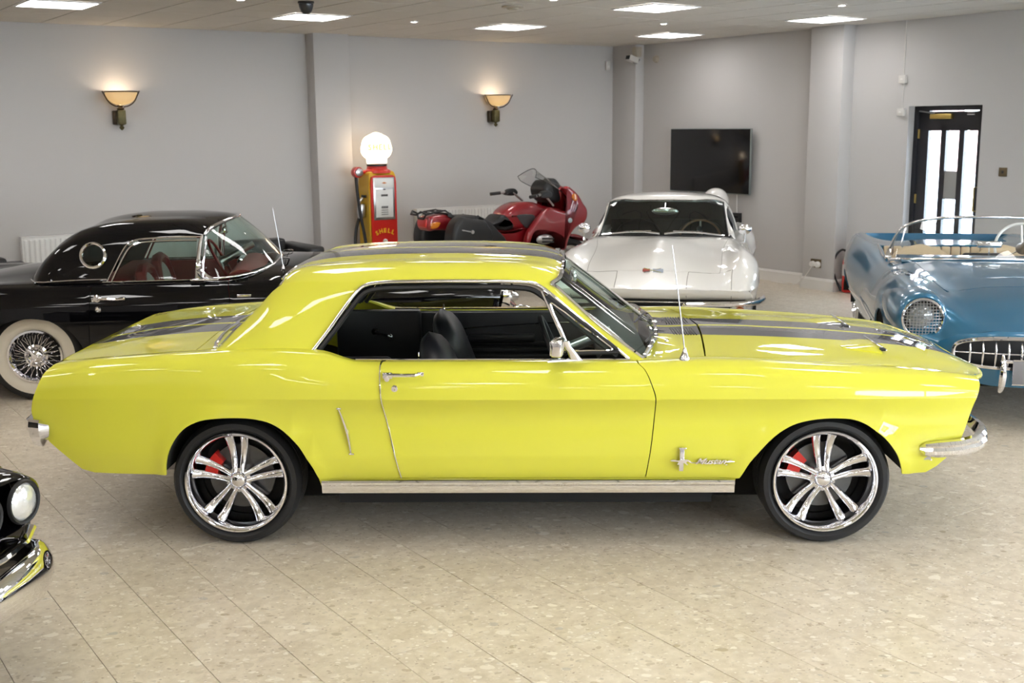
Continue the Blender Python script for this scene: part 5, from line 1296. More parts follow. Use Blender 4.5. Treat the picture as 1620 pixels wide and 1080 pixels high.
# ================================================================== white fastback coupe facing the camera
def build_white():
    P = pmat('ivory_white_paint', (0.78, 0.765, 0.73), 0.3, coat=1.0, coat_rough=.015, tint=(2, .01))
    car = empty('fastback_car', (1.0937, 8.9362, 0), -1.7609, 'white fastback sports coupe facing the camera, behind the yellow coupe', 'car')
    arch = crv([(-1.21, .24), (-1.19, .38), (-1.12, .50), (-1.0, .59), (-.86, .625), (-.72, .60), (-.60, .52), (-.53, .40), (-.50, .24)], 3)
    arch2 = [(a - 2.49, b) for a, b in arch]
    B = Surf([
        [(-4.4, .55, .30), (-4.1, .74, .25), (-3, .78, .22), (-1, .78, .22), (-.3, .74, .24), (-.08, .66, .30)],
        [(-4.4, .58, .45), (-4.1, .80, .43), (-3.3, .85, .43), (-2.2, .80, .42), (-.9, .84, .43), (-.4, .80, .43), (-.10, .70, .44)],
        [(-4.4, .60, .67), (-4.1, .84, .665), (-3.3, .888, .665), (-2.2, .83, .655), (-.9, .872, .650), (-.4, .855, .644), (-.15, .81, .642), (-.03, .765, .640), (.0, .68, .638)],
        [(-4.4, .58, .70), (-4.1, .80, .74), (-3.3, .86, .78), (-2.2, .79, .76), (-1.4, .80, .76), (-.9, .845, .775), (-.4, .825, .745), (-.15, .78, .690), (-.03, .745, .650), (.0, .66, .6395)],
        [(-4.4, .50, .74), (-4.1, .70, .82), (-3.3, .75, .885), (-2.4, .72, .86), (-1.9, .70, .862), (-1.4, .71, .868), (-.9, .74, .872), (-.6, .735, .845), (-.35, .72, .785), (-.15, .70, .712), (-.03, .68, .655), (.0, .62, .641)],
        [(-4.4, .40, .76), (-4.1, .55, .84), (-3.3, .60, .875), (-2.4, .62, .87), (-1.9, .62, .885), (-1.6, .60, .893), (-1.2, .56, .850), (-.9, .55, .820), (-.6, .55, .785), (-.35, .54, .742), (-.15, .52, .692), (-.03, .50, .655), (.0, .46, .642)],
        [(-4.4, .25, .77), (-4.1, .3, .85), (-1.9, .3, .90), (-1.6, .3, .912), (-1.2, .3, .872), (-.9, .3, .836), (-.6, .3, .795), (-.35, .3, .748), (-.15, .3, .697), (-.03, .3, .658), (.0, .28, .644)],
        [(-4.4, .10, .77), (-4.1, .13, .85), (-1.9, .13, .90), (-1.6, .14, .915), (-1.35, .165, .912), (-1.2, .17, .898), (-.9, .165, .862), (-.6, .15, .815), (-.42, .13, .768), (-.25, .12, .725), (-.1, .12, .678), (.0, .12, .645)],
        [(-4.4, 0, .77), (-4.1, 0, .85), (-1.9, 0, .90), (-1.6, 0, .918), (-1.35, 0, .925), (-1.2, 0, .920), (-.9, 0, .888), (-.6, 0, .838), (-.42, 0, .788), (-.25, 0, .730), (-.1, 0, .680), (.0, 0, .645)],
    ], sharp={2: 1.0})
    up = lambda a, b, t: [(x, t) for x in np.linspace(a, b, max(2, int(abs(b - a) / .06)))]
    lo = B.xz([(-4.1, .28), (-3.70, .28)], t1=2) + B.xz([p for p in arch2 if p[1] > .28], t1=2) + B.xz([(-2.98, .28), (-1.215, .28)], t1=2) + B.xz([p for p in arch if p[1] > .28], t1=2) + B.xz([(-.49, .30), (-.30, .34), (-.16, .44), (-.12, .54)], t1=2)
    side = lo + [(-.10, 1.6), (-.05, 2.0), (-.004, 2.0), (-.004, 4.0)] + up(-.01, -4.1, 5)
    hoodl = up(-.30, -1.55, 5)
    for far in (False, True):
        s = 1 if far else -1
        panel('body_side', B, side, P, car, mirror=far, hx=.06, ht=.34)
        # front seams drawn as recessed shut lines
    nose = [(-.004, 5), (-.004, 8)] + up(-.02, -.33, 8) + up(-.335, -.335, 5)[:1]
    panel('nose_panel', B, [(-.004, 5), (-.002, 8)] + up(-.03, -.345, 8) + [(-.345, 5)], P, car, both=True, hx=.04, ht=.34)
    hd = panel('bonnet', B, [(-.350, 5), (-.350, 8)] + up(-.40, -1.495, 8) + up(-1.495, -.36, 5), P, car, both=True, hx=.05, ht=.25)
    panel('cowl_panel', B, [(-1.50, 5), (-1.50, 8), (-1.56, 8), (-1.60, 6.5), (-1.68, 5.6), (-1.75, 5)], P, car, both=True, hx=.05)
    panel('rear_deck', B, [(-4.1, 5), (-4.1, 8)] + up(-4.0, -3.9, 8) + up(-3.9, -4.08, 5), P, car, both=True, hx=.08)
    endcap('tail_panel', [(-4.12, .74, .28), (-4.16, .80, .45), (-4.20, .83, .66), (-4.12, .60, .84)], .12, P, car, sgn=-1)
    # under-nose lip: from the crease down to the grille opening, turning under
    lip = [(-.002, .66, .640), (-.012, .685, .615), (-.035, .70, .585), (-.075, .70, .560), (-.13, .69, .548)]
    vs = []; ny = 40; fs = []
    for x, w, z in lip:
        for k in range(ny + 1):
            q = -1 + 2 * k / ny; e = max(0, abs(q) - .86) / .14; vs.append((x - .05 * e * e, q * (w + .10 * 1), z + .004 * abs(q)))
    for i in range(len(lip) - 1):
        for k in range(ny): fs.append((i * (ny + 1) + k, i * (ny + 1) + k + 1, (i + 1) * (ny + 1) + k + 1, (i + 1) * (ny + 1) + k))
    MB().add(vs, fs).build('nose_lip', P, car, angle=60)
    SEAM = pmat('shut_line', (0.25, 0.24, 0.22), .8, tint=(10, .1))
    for s in (-1, 1):
        for yy in (.285, .635):
            L = [tuple(p) for p in line_on(B, B.xw([(-.335, yy + .005), (-.2, yy), (-.02, yy)], t0=3, t1=8), .0006)]
            L = [(p[0], s * -p[1], p[2]) for p in L] + [(-.03, s * yy, .59), (-.10, s * yy, .552)]
            MB().tube(L, .0028, 5).build('headlamp_door_seam', SEAM, car)
        L = [tuple(p) for p in line_on(B, B.xw([(-.335, .29), (-.335, .63)], t0=3, t1=8), .0004)]
        MB().tube([(p[0], s * -p[1], p[2]) for p in L], .002, 5).build('headlamp_door_seam', SEAM, car)
        L = [tuple(p) for p in line_on(B, up(-.35, -1.58, 5), .0002)]; MB().tube([(p[0], s * -p[1], p[2]) for p in L], .002, 5).build('bonnet_seam', SEAM, car)
    # grille: black opening with slim bars
    b = MB(); b.box((-.24, 0, .46), (.10, 1.44, .19)); b.build('grille_cavity', BLACKTRIM, car, smooth=False)
    b = MB()
    for z in (.43, .455, .48, .505): b.box((-.17, 0, z), (.02, 1.30, .006))
    b.build('grille_bars', BLACKTRIM, car, smooth=False)
    mtube('grille_top_trim', [(-.16, .68, .535), (-.12, .60, .533), (-.10, .3, .530), (-.10, 0, .530)], .005, CHROME, car)
    b = MB(); b.box((-.15, 0, .36), (.10, 1.40, .10), .03); b.build('lower_valance', P, car)
    for s in (-1, 1):
        b = MB(); b.tube([(-.09, s * .275, .43), (-.06, s * .268, .47), (-.05, s * .262, .505), (-.045, s * .27, .522), (-.045, s * .31, .527)], [.014, .018, .019, .020, .019], 8)
        b.tube([(-.045, s * .29, .527), (-.04, s * .5, .530), (-.055, s * .68, .533), (-.085, s * .78, .536), (-.14, s * .84, .540), (-.26, s * .885, .545), (-.42, s * .895, .545)], [.019, .021, .022, .024, .026, .024, .012], 10)
        b.build('front_bumper', CHROME, car)
        MB().tube([(-.12, s * .29, .442), (-.10, s * .45, .440), (-.10, s * .56, .440), (-.105, s * .605, .452), (-.11, s * .635, .482), (-.12, s * .645, .520)], .007, 8).build('grille_side_trim', CHROME, car)
        MB().box((-.12, s * .70, .47), (.06, .12, .15), .02).build('corner_panel', P, car)
        MB().lathe([(.0001, .022), (.03, .018), (.042, .004), (.042, -.02)], 20, 'X', c=(-.095, s * .705, .465)).build('indicator_lamp', pmat('orange_lens', (.55, .13, .02), .2, coat=1, tint=(40, .1)), car)
        # cowl vents
        b = MB()
        for k in range(16): b.box((-1.565, s * (.24 + .021 * k), .900 - .0006 * k), (.055, .010, .006))
        b.build('cowl_vent_slots', pmat('vent_grey', (.35, .34, .33), .6, tint=(10, .1)), car, smooth=False)
        # mirrors on stalks
        m_ = empty('door_mirror'); m_.parent = car
        MB().tube([(-1.72, s * .735, .855), (-1.73, s * .745, .895), (-1.74, s * .745, .93)], [.016, .009, .012], 8).build('mirror_stalk', CHROME, m_)
        b = MB(); b.sphere((0, 0, 0), .062, 18, 10, (.55, 1, .78)); b.xf(Matrix.Translation((-1.75, s * .745, .970))); b.build('mirror_head', CHROME, m_)
        MB().tube([(-1.56, s * .10, .962), (-1.575, s * .32, .955), (-1.61, s * .56, .925)], [.010, .010, .006], 6).build('wiper_blade', CHROME, car)
        MB().tube([(-1.53, s * .02, .945), (-1.55, s * .16, .958), (-1.57, s * .28, .955)], .009, 6).build('wiper_arm', CHROME, car)
    # crossed-flag emblem on the tip of the bonnet bulge
    em = empty('bonnet_emblem'); em.parent = hd
    zc = .748
    b = MB(); b.box((-.30, .045, zc + .010), (.012, .085, .03), .003, M=None); b.build('blue_flag', pmat('enamel_blue', (.40, .44, .52), .3, tint=(40, .1)), em)
    b = MB(); b.box((-.30, -.05, zc + .012), (.012, .06, .026), .003); b.build('red_flag', pmat('enamel_red', (.38, .10, .09), .3, tint=(40, .1)), em)
    MB().tube([(-.295, -.07, zc - .006), (-.295, .0, zc + .012), (-.295, .07, zc + .03)], .003, 5).build('flag_staff', CHROME, em)
    MB().tube([(-.295, .07, zc - .004), (-.295, .0, zc + .012), (-.295, -.07, zc + .03)], .003, 5).build('flag_staff', CHROME, em)
    # greenhouse
    G = Surf([
        [(-4.2, .55, .80), (-3.3, .66, .86), (-2.4, .70, .865), (-1.7, .66, .875), (-1.4, .62, .87)],
        [(-4.2, .5, .81), (-3.6, .58, .90), (-3.0, .63, .97), (-2.4, .655, 1.03), (-2.1, .65, 1.02), (-1.8, .62, .93), (-1.4, .6, .88)],
        [(-4.2, .42, .82), (-3.6, .48, .96), (-3.0, .53, 1.10), (-2.5, .56, 1.185), (-2.3, .557, 1.195), (-2.18, .545, 1.185), (-2.03, .565, 1.075), (-1.83, .595, .925), (-1.76, .605, .885), (-1.4, .62, .62)],
        [(-4.2, .3, .83), (-3.6, .4, 1.0), (-3.0, .46, 1.15), (-2.5, .49, 1.225), (-2.3, .49, 1.228), (-2.15, .48, 1.206), (-1.99, .50, 1.10), (-1.80, .53, .96), (-1.70, .54, .89), (-1.4, .56, .68)],
        [(-4.2, .2, .84), (-3.6, .2, 1.03), (-3.0, .25, 1.19), (-2.5, .28, 1.258), (-2.25, .28, 1.250), (-2.11, .28, 1.208), (-1.97, .28, 1.125), (-1.77, .29, 1.008), (-1.59, .29, .905), (-1.4, .3, .79)],
        [(-4.2, 0, .85), (-3.6, 0, 1.04), (-3.0, 0, 1.20), (-2.5, 0, 1.268), (-2.25, 0, 1.256), (-2.10, 0, 1.214), (-1.95, 0, 1.133), (-1.75, 0, 1.023), (-1.55, 0, .912), (-1.4, 0, .825)],
    ], sharp={2: .5})
    dl = G.xz([(-2.75, .90), (-2.7, 1.02), (-2.60, 1.11), (-2.45, 1.148), (-2.2, 1.150), (-2.12, 1.13), (-1.98, 1.02), (-1.84, .91)], t0=0, t1=2)
    ws_top = [(-2.18, 2), (-2.15, 3), (-2.105, 4), (-2.09, 5)]
    base = G.xw([(-1.77, .603), (-1.705, .52), (-1.60, .30), (-1.555, 0)], t0=2, t1=5)
    out = up(-4.15, -2.78, 0) + dl + [(-1.78, 0), (-1.77, 1), (-1.77, 2)] + up(-1.80, -2.17, 2)[:-1] + ws_top + up(-2.15, -4.15, 5)
    panel('roof_panel', G, out, P, car, both=True, ht=.25, hx=.06)
    w = up(-2.17, -1.78, 2.05)[:-1] + base + up(-1.58, -2.07, 5) + ws_top[::-1]
    panel('windscreen', G, w, TGLASS, car, both=True, rim=0, offset=-.004)
    for q, r_, nm in ((ws_top, .008, 'windscreen_header_trim'), (base, .008, 'windscreen_base_trim')):
        L = [tuple(p) for p in line_on(G, crv(q, 2), .003)]; MB().tube(L + [(p[0], -p[1], p[2]) for p in L[::-1]], r_, 6).build(nm, CHROME if 'head' in nm else BLACKTRIM, car)
    for s in (-1, 1):
        L = [tuple(p) for p in line_on(G, up(-2.17, -1.77, 2.05), .002)]; MB().tube([(p[0], s * -p[1], p[2]) for p in L], .006, 6).build('windscreen_side_seal', BLACKTRIM, car)
        gl = [(p[0], s * -p[1], p[2]) for p in line_on(G, dl, -.01)]; b = MB(); b.add(gl, [tuple(range(len(gl)))]); b.build('side_glass', SMOKE, car, smooth=False)
    v, f, n = patch(G, up(-4.1, -2.0, 0.4) + ws_top[:0] + [(-2.12, 2), (-2.12, 5)] + up(-2.15, -4.1, 5), both=True, ht=.5, hx=.10, offset=-.02, rim=0)
    mesh_obj('headlining', v, [q[::-1] for q in f], BLACKTRIM, car, normals=-n)
    # interior
    b = MB(); b.box((-1.85, 0, .78), (.40, 1.2, .16), .05, seg=3); b.build('dashboard', BLACKTRIM, car)
    for s in (-1, 1):
        seat_back('seat_backrest', LEATHER, car, -2.75, s * .32, .50, .40, .97, .15, .15)
        MB().box((-2.45, s * .32, .42), (.50, .5, .14), .05, seg=3).build('seat_cushion', LEATHER, car)
        MB().box((-2.3, s * .68, .62), (1.0, .04, .44), .01).build('door_trim', LEATHER, car)
    steering_wheel(car, Vector((-2.10, .33, .84)), .195, radians(25), pmat('walnut_rim', (.20, .10, .05), .3, tint=(20, .2)), 3, .010)
    b = MB(); b.sphere((0, 0, 0), 1, 20, 10, (.018, .125, .035)); b.xf(Matrix.Translation((-1.98, .0, 1.115))); b.build('rear_view_mirror', CHROME, car)
    MB().tube([(-1.98, 0, 1.14), (-2.03, 0, 1.19)], .006, 6).build('mirror_stem', SATIN, car)
    MB().box((-3.0, 0, .70), (.03, 1.24, .52)).build('luggage_bulkhead', LEATHER, car, smooth=False)
    for x in (-.865, -3.355):
        for y in (-.70, .70):
            w_ = empty('wheel', (x, y, .33)); w_.parent = car; s = -1 if y < 0 else 1
            tyre('tyre', .33, .195, .18, w_, groove=False)
            MB().lathe([(.0001, s * .075), (.05, s * .078), (.06, s * .06), (.14, s * .055), (.18, s * .07), (.195, s * .08), (.195, 0)], 32, 'Y').build('hub_cap', CHROME, w_)
    wheelwell(arch, .84, .5, car, .30); wheelwell(arch2, .86, .5, car, .30)
    b = MB(); b.box((-2.1, 0, .27), (3.7, 1.0, .08)); b.box((-2.1, 0, .26), (1.65, 1.55, .06)); b.box((-.40, 0, .30), (.20, 1.3, .1)); b.build('floor_pan', DARKWELL, car, smooth=False)
    return car
build_white()

# ================================================================== blue open roadster facing the camera
def build_blue():
    P = pmat('blue_metallic_paint', (0.018, 0.135, 0.25), 0.30, .40, coat=1.0, coat_rough=.012, tint=(4, .04))
    car = empty('roadster_car', (3.3198, 6.9475, 0), -1.7646, 'metallic blue open roadster with mesh headlamp covers and toothed chrome grille, at the right edge', 'car')
    arch = crv([(-1.16, .24), (-1.15, .38), (-1.08, .50), (-.96, .60), (-.80, .645), (-.65, .62), (-.53, .53), (-.46, .40), (-.44, .24)], 3)
    arch2 = crv([(-3.78, .24), (-3.74, .40), (-3.66, .50), (-3.52, .58), (-3.39, .60), (-3.26, .58), (-3.12, .50), (-3.04, .40), (-3.00, .24)], 3)
    B = Surf([
        [(-4.25, .55, .30), (-4.0, .74, .26), (-3, .80, .24), (-1, .80, .24), (-.3, .76, .26), (-.05, .62, .30)],
        [(-4.25, .60, .46), (-4.0, .82, .44), (-3.3, .885, .43), (-2.2, .87, .42), (-.9, .885, .43), (-.35, .86, .44), (-.12, .78, .45), (-.03, .60, .46)],
        [(-4.25, .62, .60), (-4.0, .86, .60), (-3.3, .915, .60), (-2.2, .88, .58), (-.9, .912, .60), (-.35, .885, .60), (-.16, .83, .60), (-.03, .58, .54)],
        [(-4.25, .66, .76), (-4.0, .84, .76), (-3.3, .885, .76), (-2.2, .855, .72), (-1.6, .85, .73), (-.9, .880, .75), (-.4, .865, .75), (-.20, .80, .70), (-.12, .62, .62), (-.03, .54, .575)],
        [(-4.25, .70, .86), (-4.0, .77, .872), (-3.3, .78, .875), (-2.7, .77, .852), (-2.1, .765, .805), (-1.6, .77, .815), (-1.2, .77, .850), (-.75, .775, .878), (-.4, .775, .868), (-.20, .73, .82), (-.14, .58, .72), (-.09, .53, .66), (-.01, .49, .605)],
        [(-4.25, .60, .84), (-4.0, .64, .855), (-3.3, .65, .87), (-2.7, .67, .86), (-2.1, .70, .83), (-1.6, .70, .855), (-1.2, .66, .868), (-.75, .66, .870), (-.4, .66, .845), (-.20, .60, .775), (-.12, .52, .70), (-.07, .48, .66), (.00, .44, .612)],
        [(-4.25, .5, .80), (-4.0, .5, .82), (-3.3, .5, .86), (-2.1, .6, .86), (-1.6, .56, .885), (-1.2, .52, .862), (-.75, .50, .820), (-.45, .48, .785), (-.25, .46, .735), (-.10, .42, .675), (.02, .38, .622)],
        [(-4.25, .25, .80), (-4.0, .25, .83), (-3.3, .25, .87), (-2.1, .3, .88), (-1.7, .28, .90), (-1.2, .26, .880), (-.75, .25, .835), (-.45, .24, .795), (-.25, .22, .745), (-.08, .2, .682), (.045, .18, .626)],
        [(-4.25, 0, .80), (-4.0, 0, .83), (-3.3, 0, .875), (-2.1, 0, .89), (-1.75, 0, .905), (-1.2, 0, .888), (-.75, 0, .842), (-.45, 0, .800), (-.25, 0, .750), (-.08, 0, .686), (.05, 0, .628)],
    ])
    up = lambda a, b, t: [(x, t) for x in np.linspace(a, b, max(2, int(abs(b - a) / .06)))]
    lo = B.xz([(-4.05, .28), (-3.79, .28)], t1=2.5) + B.xz([p for p in arch2 if p[1] > .28], t1=2.5) + B.xz([(-2.99, .28), (-1.165, .28)], t1=2.5) + B.xz([p for p in arch if p[1] > .28], t1=2.5) + B.xz([(-.43, .30), (-.2, .32), (-.06, .36)], t1=2.5)
    side = lo + [(-.035, 1), (-.033, 2), (-.033, 3), (-.02, 4), (-.005, 5)] + up(-.03, -4.2, 5) + [(-4.2, 2)]
    for far in (False, True):
        s = 1 if far else -1
        panel('body_side', B, side, P, car, mirror=far, hx=.06, ht=.34)
        MB().tube([(-2.93, s * .915, .485), (-2.2, s * .885, .49), (-1.22, s * .912, .492)], [.006, .012, .010], 8, flat=(.6, 1)).build('side_trim_strip', CHROME, car)
        MB().tube([(-4.20, s * .70, .80), (-4.26, s * .70, .80)], [.035, .02], 12).build('tail_fin_lamp', REDPAINT, car)
    # nose between the wings, bonnet with a shut line, cowl, rear deck
    panel('nose_panel', B, [(-.004, 5), (.005, 6), (.04, 8)] + up(.02, -.66, 8) + [(-.655, 7), (-.62, 6.3), (-.55, 5.9), (-.42, 5.5), (-.3, 5.3), (-.3, 5)] + up(-.29, -.02, 5), P, car, both=True, hx=.04, ht=.25)
    panel('bonnet', B, [(-.668, 8)] + up(-.70, -1.60, 8) + [(-1.60, 7), (-1.58, 6.2), (-1.56, 5.9), (-1.2, 5.75), (-.8, 5.7), (-.62, 5.85), (-.56, 6.0), (-.63, 6.35), (-.662, 7)], P, car, both=True, hx=.06, ht=.34)
    for far in (False, True): panel('wing_top', B, up(-.30, -1.62, 5) + [(-1.60, 5.9), (-1.2, 5.72), (-.8, 5.66), (-.60, 5.8), (-.54, 5.88), (-.42, 5.5), (-.30, 5.3)], P, car, mirror=far, hx=.06, ht=.34)
    panel('cowl_panel', B, up(-1.62, -1.95, 5) + [(-1.93, 6), (-1.9, 8)] + up(-1.85, -1.605, 8) + [(-1.605, 7), (-1.585, 6.2)], P, car, both=True, hx=.07)
    panel('rear_deck', B, up(-2.95, -4.18, 5) + up(-4.18, -2.95, 8), P, car, both=True, hx=.08)
    endcap('tail_panel', [(-4.07, .76, .28), (-4.16, .82, .45), (-4.21, .84, .66), (-4.2, .70, .86)], .03, P, car, sgn=-1)
    # front face below and around the grille
    face = HF(lambda y, z: .058 - .30 * np.abs(y) ** 2.6 - .45 * np.clip(.56 - z, 0, 1) ** 1.6 - .9 * np.clip(z - .585, 0, 1) ** 1.5)
    oy = lambda t: (.545 * abs(cos(t)) ** .55 * (1 if cos(t) > 0 else -1), .505 + .098 * abs(sin(t)) ** .62 * (1 if sin(t) > 0 else -1))
    hole = [oy(t) for t in np.linspace(0, 2 * pi, 56, endpoint=False)]
    fo = [(-.60, .33), (-.3, .285), (0, .275), (.3, .285), (.60, .33), (.66, .45), (.63, .56), (.52, .615), (.3, .640), (0, .646), (-.3, .640), (-.52, .615), (-.63, .56), (-.66, .45)]
    v, f, n = patch(face, densify(fo + fo[:1], .05)[:-1], holes=[hole], hx=.04, sc=1.0, trows=np.arange(.27, .66, .04), rim=.02)
    mesh_obj('front_face', v, f, P, car, normals=n)
    gl = empty('radiator_grille'); gl.parent = car
    MB().tube([tuple(p) for p in face.raw([h[0] for h in hole], [h[1] for h in hole]) + np.array([.006, 0, 0])], .013, 8, closed=True).build('grille_surround', CHROME, gl)
    endcap('grille_cavity', [(-.10, .54, .40), (-.10, .56, .50), (-.10, .54, .61)], .05, BLACKTRIM, gl, sgn=1)
    mtube('centre_bar', [(-.03, .53, .497), (-.0, .40, .497), (.03, .2, .497), (.04, 0, .497)], .006, CHROME, gl)
    for k in range(-6, 7):
        y = k * .0745; xo = .052 - .30 * abs(y) ** 2.6
        rings = []
        b = MB()
        for t in np.linspace(-1, 1, 9):
            r_ = .0085 * (1 - .55 * abs(t) ** 3); rings.append([(xo - .018 * t * t + cos(a) * r_ * 1.3, y + sin(a) * r_, .497 + t * .078) for a in np.linspace(0, 2 * pi, 8, endpoint=False)])
        b.ring(rings); b.build('grille_tooth', CHROME, gl, angle=60)
    # headlamps behind stone-guard mesh
    for s in (-1, 1):
        hc = Vector((-.125, s * .722, .690))
        b = MB(); rings = []
        for x, r_, dz, dy in ((-.118, .130, 0, 0), (-.105, .140, 0, 0), (-.115, .152, 0, 0), (-.17, .168, .0, 0), (-.28, .178, -.002, .006), (-.5, .180, -.01, .01), (-.85, .170, -.018, .012), (-1.2, .13, -.03, .02)):
            rings.append([(x, s * (.722 + dy + cos(a) * r_ * .96), .690 + dz + sin(a) * r_) for a in np.linspace(0, 2 * pi, 36, endpoint=False)])
        b.ring(rings, cap=False); b.build('headlamp_nacelle', P, car, angle=60)
        hl = empty('headlamp', hc); hl.parent = car
        MB().lathe([(.112, -.03), (.116, .022), (.124, .028), (.134, .018), (.136, .0)], 36, 'X').build('bezel', CHROME, hl)
        MB().lathe([(.0001, -.005), (.05, -.010), (.085, -.03)], 24, 'X').build('lens', pmat('shaded_lens', (.30, .32, .34), .1, .2, coat=1, bump=(90, .4)) if s < 0 else bpy.data.materials['shaded_lens'], hl)
        MB().lathe([(.085, -.03), (.112, -.032), (.116, .02)], 24, 'X').build('lamp_bowl', BLACKTRIM, hl)
        b = MB()
        for k in range(-5, 6):
            q = k * .0195; h = math.sqrt(max(0, .114 ** 2 - q * q)); dome = lambda a, c: .022 + .022 * (1 - (a * a + c * c) / .0135)
            b.tube([(dome(q, t), q, t) for t in np.linspace(-h, h, 7)], .0022, 4); b.tube([(dome(t, q) + .001, t, q) for t in np.linspace(-h, h, 7)], .0022, 4)
        b.build('mesh_cover', SATIN, hl, angle=60)
        MB().tube([(.075, s * .268, .27), (.10, s * .266, .31), (.115, s * .265, .38), (.105, s * .265, .45), (.08, s * .265, .50)], [.014, .020, .022, .019, .010], 10).build('bumper_guard', CHROME, car)
        MB().tube([(-.06, s * .62, .385), (-.10, s * .66, .39), (-.25, s * .80, .40), (-.36, s * .87, .40)], .018, 8).build('bumper_blade', CHROME, car)
    pl = empty('number_plate'); pl.parent = car
    MB().box((.085, 0, .395), (.006, .41, .15), .002).build('plate_back', pmat('dull_grey_plate', (.22, .21, .22), .5, tint=(10, .1)), pl)
    b = MB(); b.tube([(.09, -.205, .318), (.09, .205, .318), (.09, .205, .472), (.09, -.205, .472)], .005, 6, closed=True); b.build('plate_frame', CHROME, pl)
    MB().box((.07, 0, .46), (.02, .54, .020), .004).build('plate_bracket', CHROME, pl)
    b = MB(); b.lathe([(.0001, .016), (.03, .012), (.045, .0)], 20, 'X'); b.xf(Matrix.Translation((-.02, 0, .672)) @ Matrix.Rotation(radians(-50), 4, 'Y')); b.build('nose_emblem', pmat('white_enamel', (.7, .7, .7), .3, coat=1, tint=(30, .05)), car)
    # windscreen
    base = crv([(-1.95, -.715, .850), (-1.85, -.715, .868), (-1.74, -.68, .885), (-1.65, -.56, .895), (-1.59, -.36, .905), (-1.57, -.15, .912), (-1.565, 0, .914)], 3)
    head = crv([(-2.02, -.705, .93), (-2.0, -.675, 1.02), (-1.96, -.63, 1.10), (-1.91, -.55, 1.155), (-1.86, -.40, 1.19), (-1.82, -.18, 1.205), (-1.81, 0, 1.208)], 3)
    ruled('windscreen', base, head, CLEAR, car, bulge=.01)
    MB().tube(head + [(p[0], -p[1], p[2]) for p in head[::-1]][1:], .011, 8).build('windscreen_frame', CHROME, car, angle=50)
    MB().tube(base + [(p[0], -p[1], p[2]) for p in base[::-1]][1:], .012, 8).build('windscreen_base_trim', CHROME, car, angle=50)
    BEIGE = pmat('beige_upholstery', (.55, .43, .28), .5, tint=(30, .06))
    for s in (-1, 1):
        MB().tube([(-1.96, s * .715, .85), (-1.99, s * .715, .89), (-2.02, s * .706, .93)], [.024, .020, .014], 10).build('screen_stanchion', CHROME, car)
        b = MB(); b.box((-2.55, s * .66, .70), (1.1, .08, .22), .03); b.build('door_trim', BEIGE, car)
        MB().tube([(-2.0, s * .705, .838), (-2.4, s * .71, .845), (-2.95, s * .68, .875)], .010, 8).build('cockpit_moulding', CHROME, car)
        seat_back('seat_backrest', BEIGE, car, -2.78, s * .34, .52, .40, .89, .10, .16)
        MB().box((-2.45, s * .34, .42), (.48, .5, .14), .05, seg=3).build('seat_cushion', BEIGE, car)
    b = MB()
    for k in range(16): b.box((-2.93, -.60 + .08 * k, .80), (.04, .074, .13), .012)
    b.build('pleated_bulkhead', BEIGE, car)
    b = MB(); pr = crv([(-1.62, .88), (-1.78, .905), (-1.95, .895), (-2.0, .85), (-1.95, .76), (-1.8, .70)], 3); b.prism(pr, -.66, .66, 'Y'); b.build('dashboard', P, car)
    MB().box((-2.02, -.0, .875), (.06, .30, .07), .02).build('dash_top_pad', BLACKTRIM, car)
    steering_wheel(car, Vector((-2.20, .33, .93)), .205, radians(22), pmat('white_wheel_rim', (.72, .72, .70), .3, coat=.5, tint=(10, .03)), 3, .011)
    MB().box((-1.80, .0, 1.0), (.02, .18, .05), .01).build('rear_view_mirror', CHROME, car); MB().tube([(-1.80, 0, .91), (-1.80, 0, 1.0)], .006, 6).build('mirror_stem', CHROME, car)
    MB().box((-1.98, -.72, .875), (.10, .05, .03), .01).build('quarter_light_hinge', CHROME, car)
    for x in (-.80, -3.39):
        for y in (-.72, .72): wire_wheel(x, y, .335, .335, .195, .165, car, lite=False if y < 0 else True)
    wheelwell(arch, .885, .5, car, .30); wheelwell(arch2, .885, .5, car, .30)
    b = MB(); b.box((-2.0, 0, .28), (3.6, 1.0, .08)); b.box((-2.08, 0, .27), (1.7, 1.6, .06)); b.box((-.25, 0, .33), (.30, 1.0, .06)); b.build('floor_pan', DARKWELL, car, smooth=False)
    for x in (-1.62, -2.98): MB().box((x, 0, .54), (.03, 1.4, .5)).build('bulkhead', DARKWELL, car, smooth=False)
    return car
build_blue()

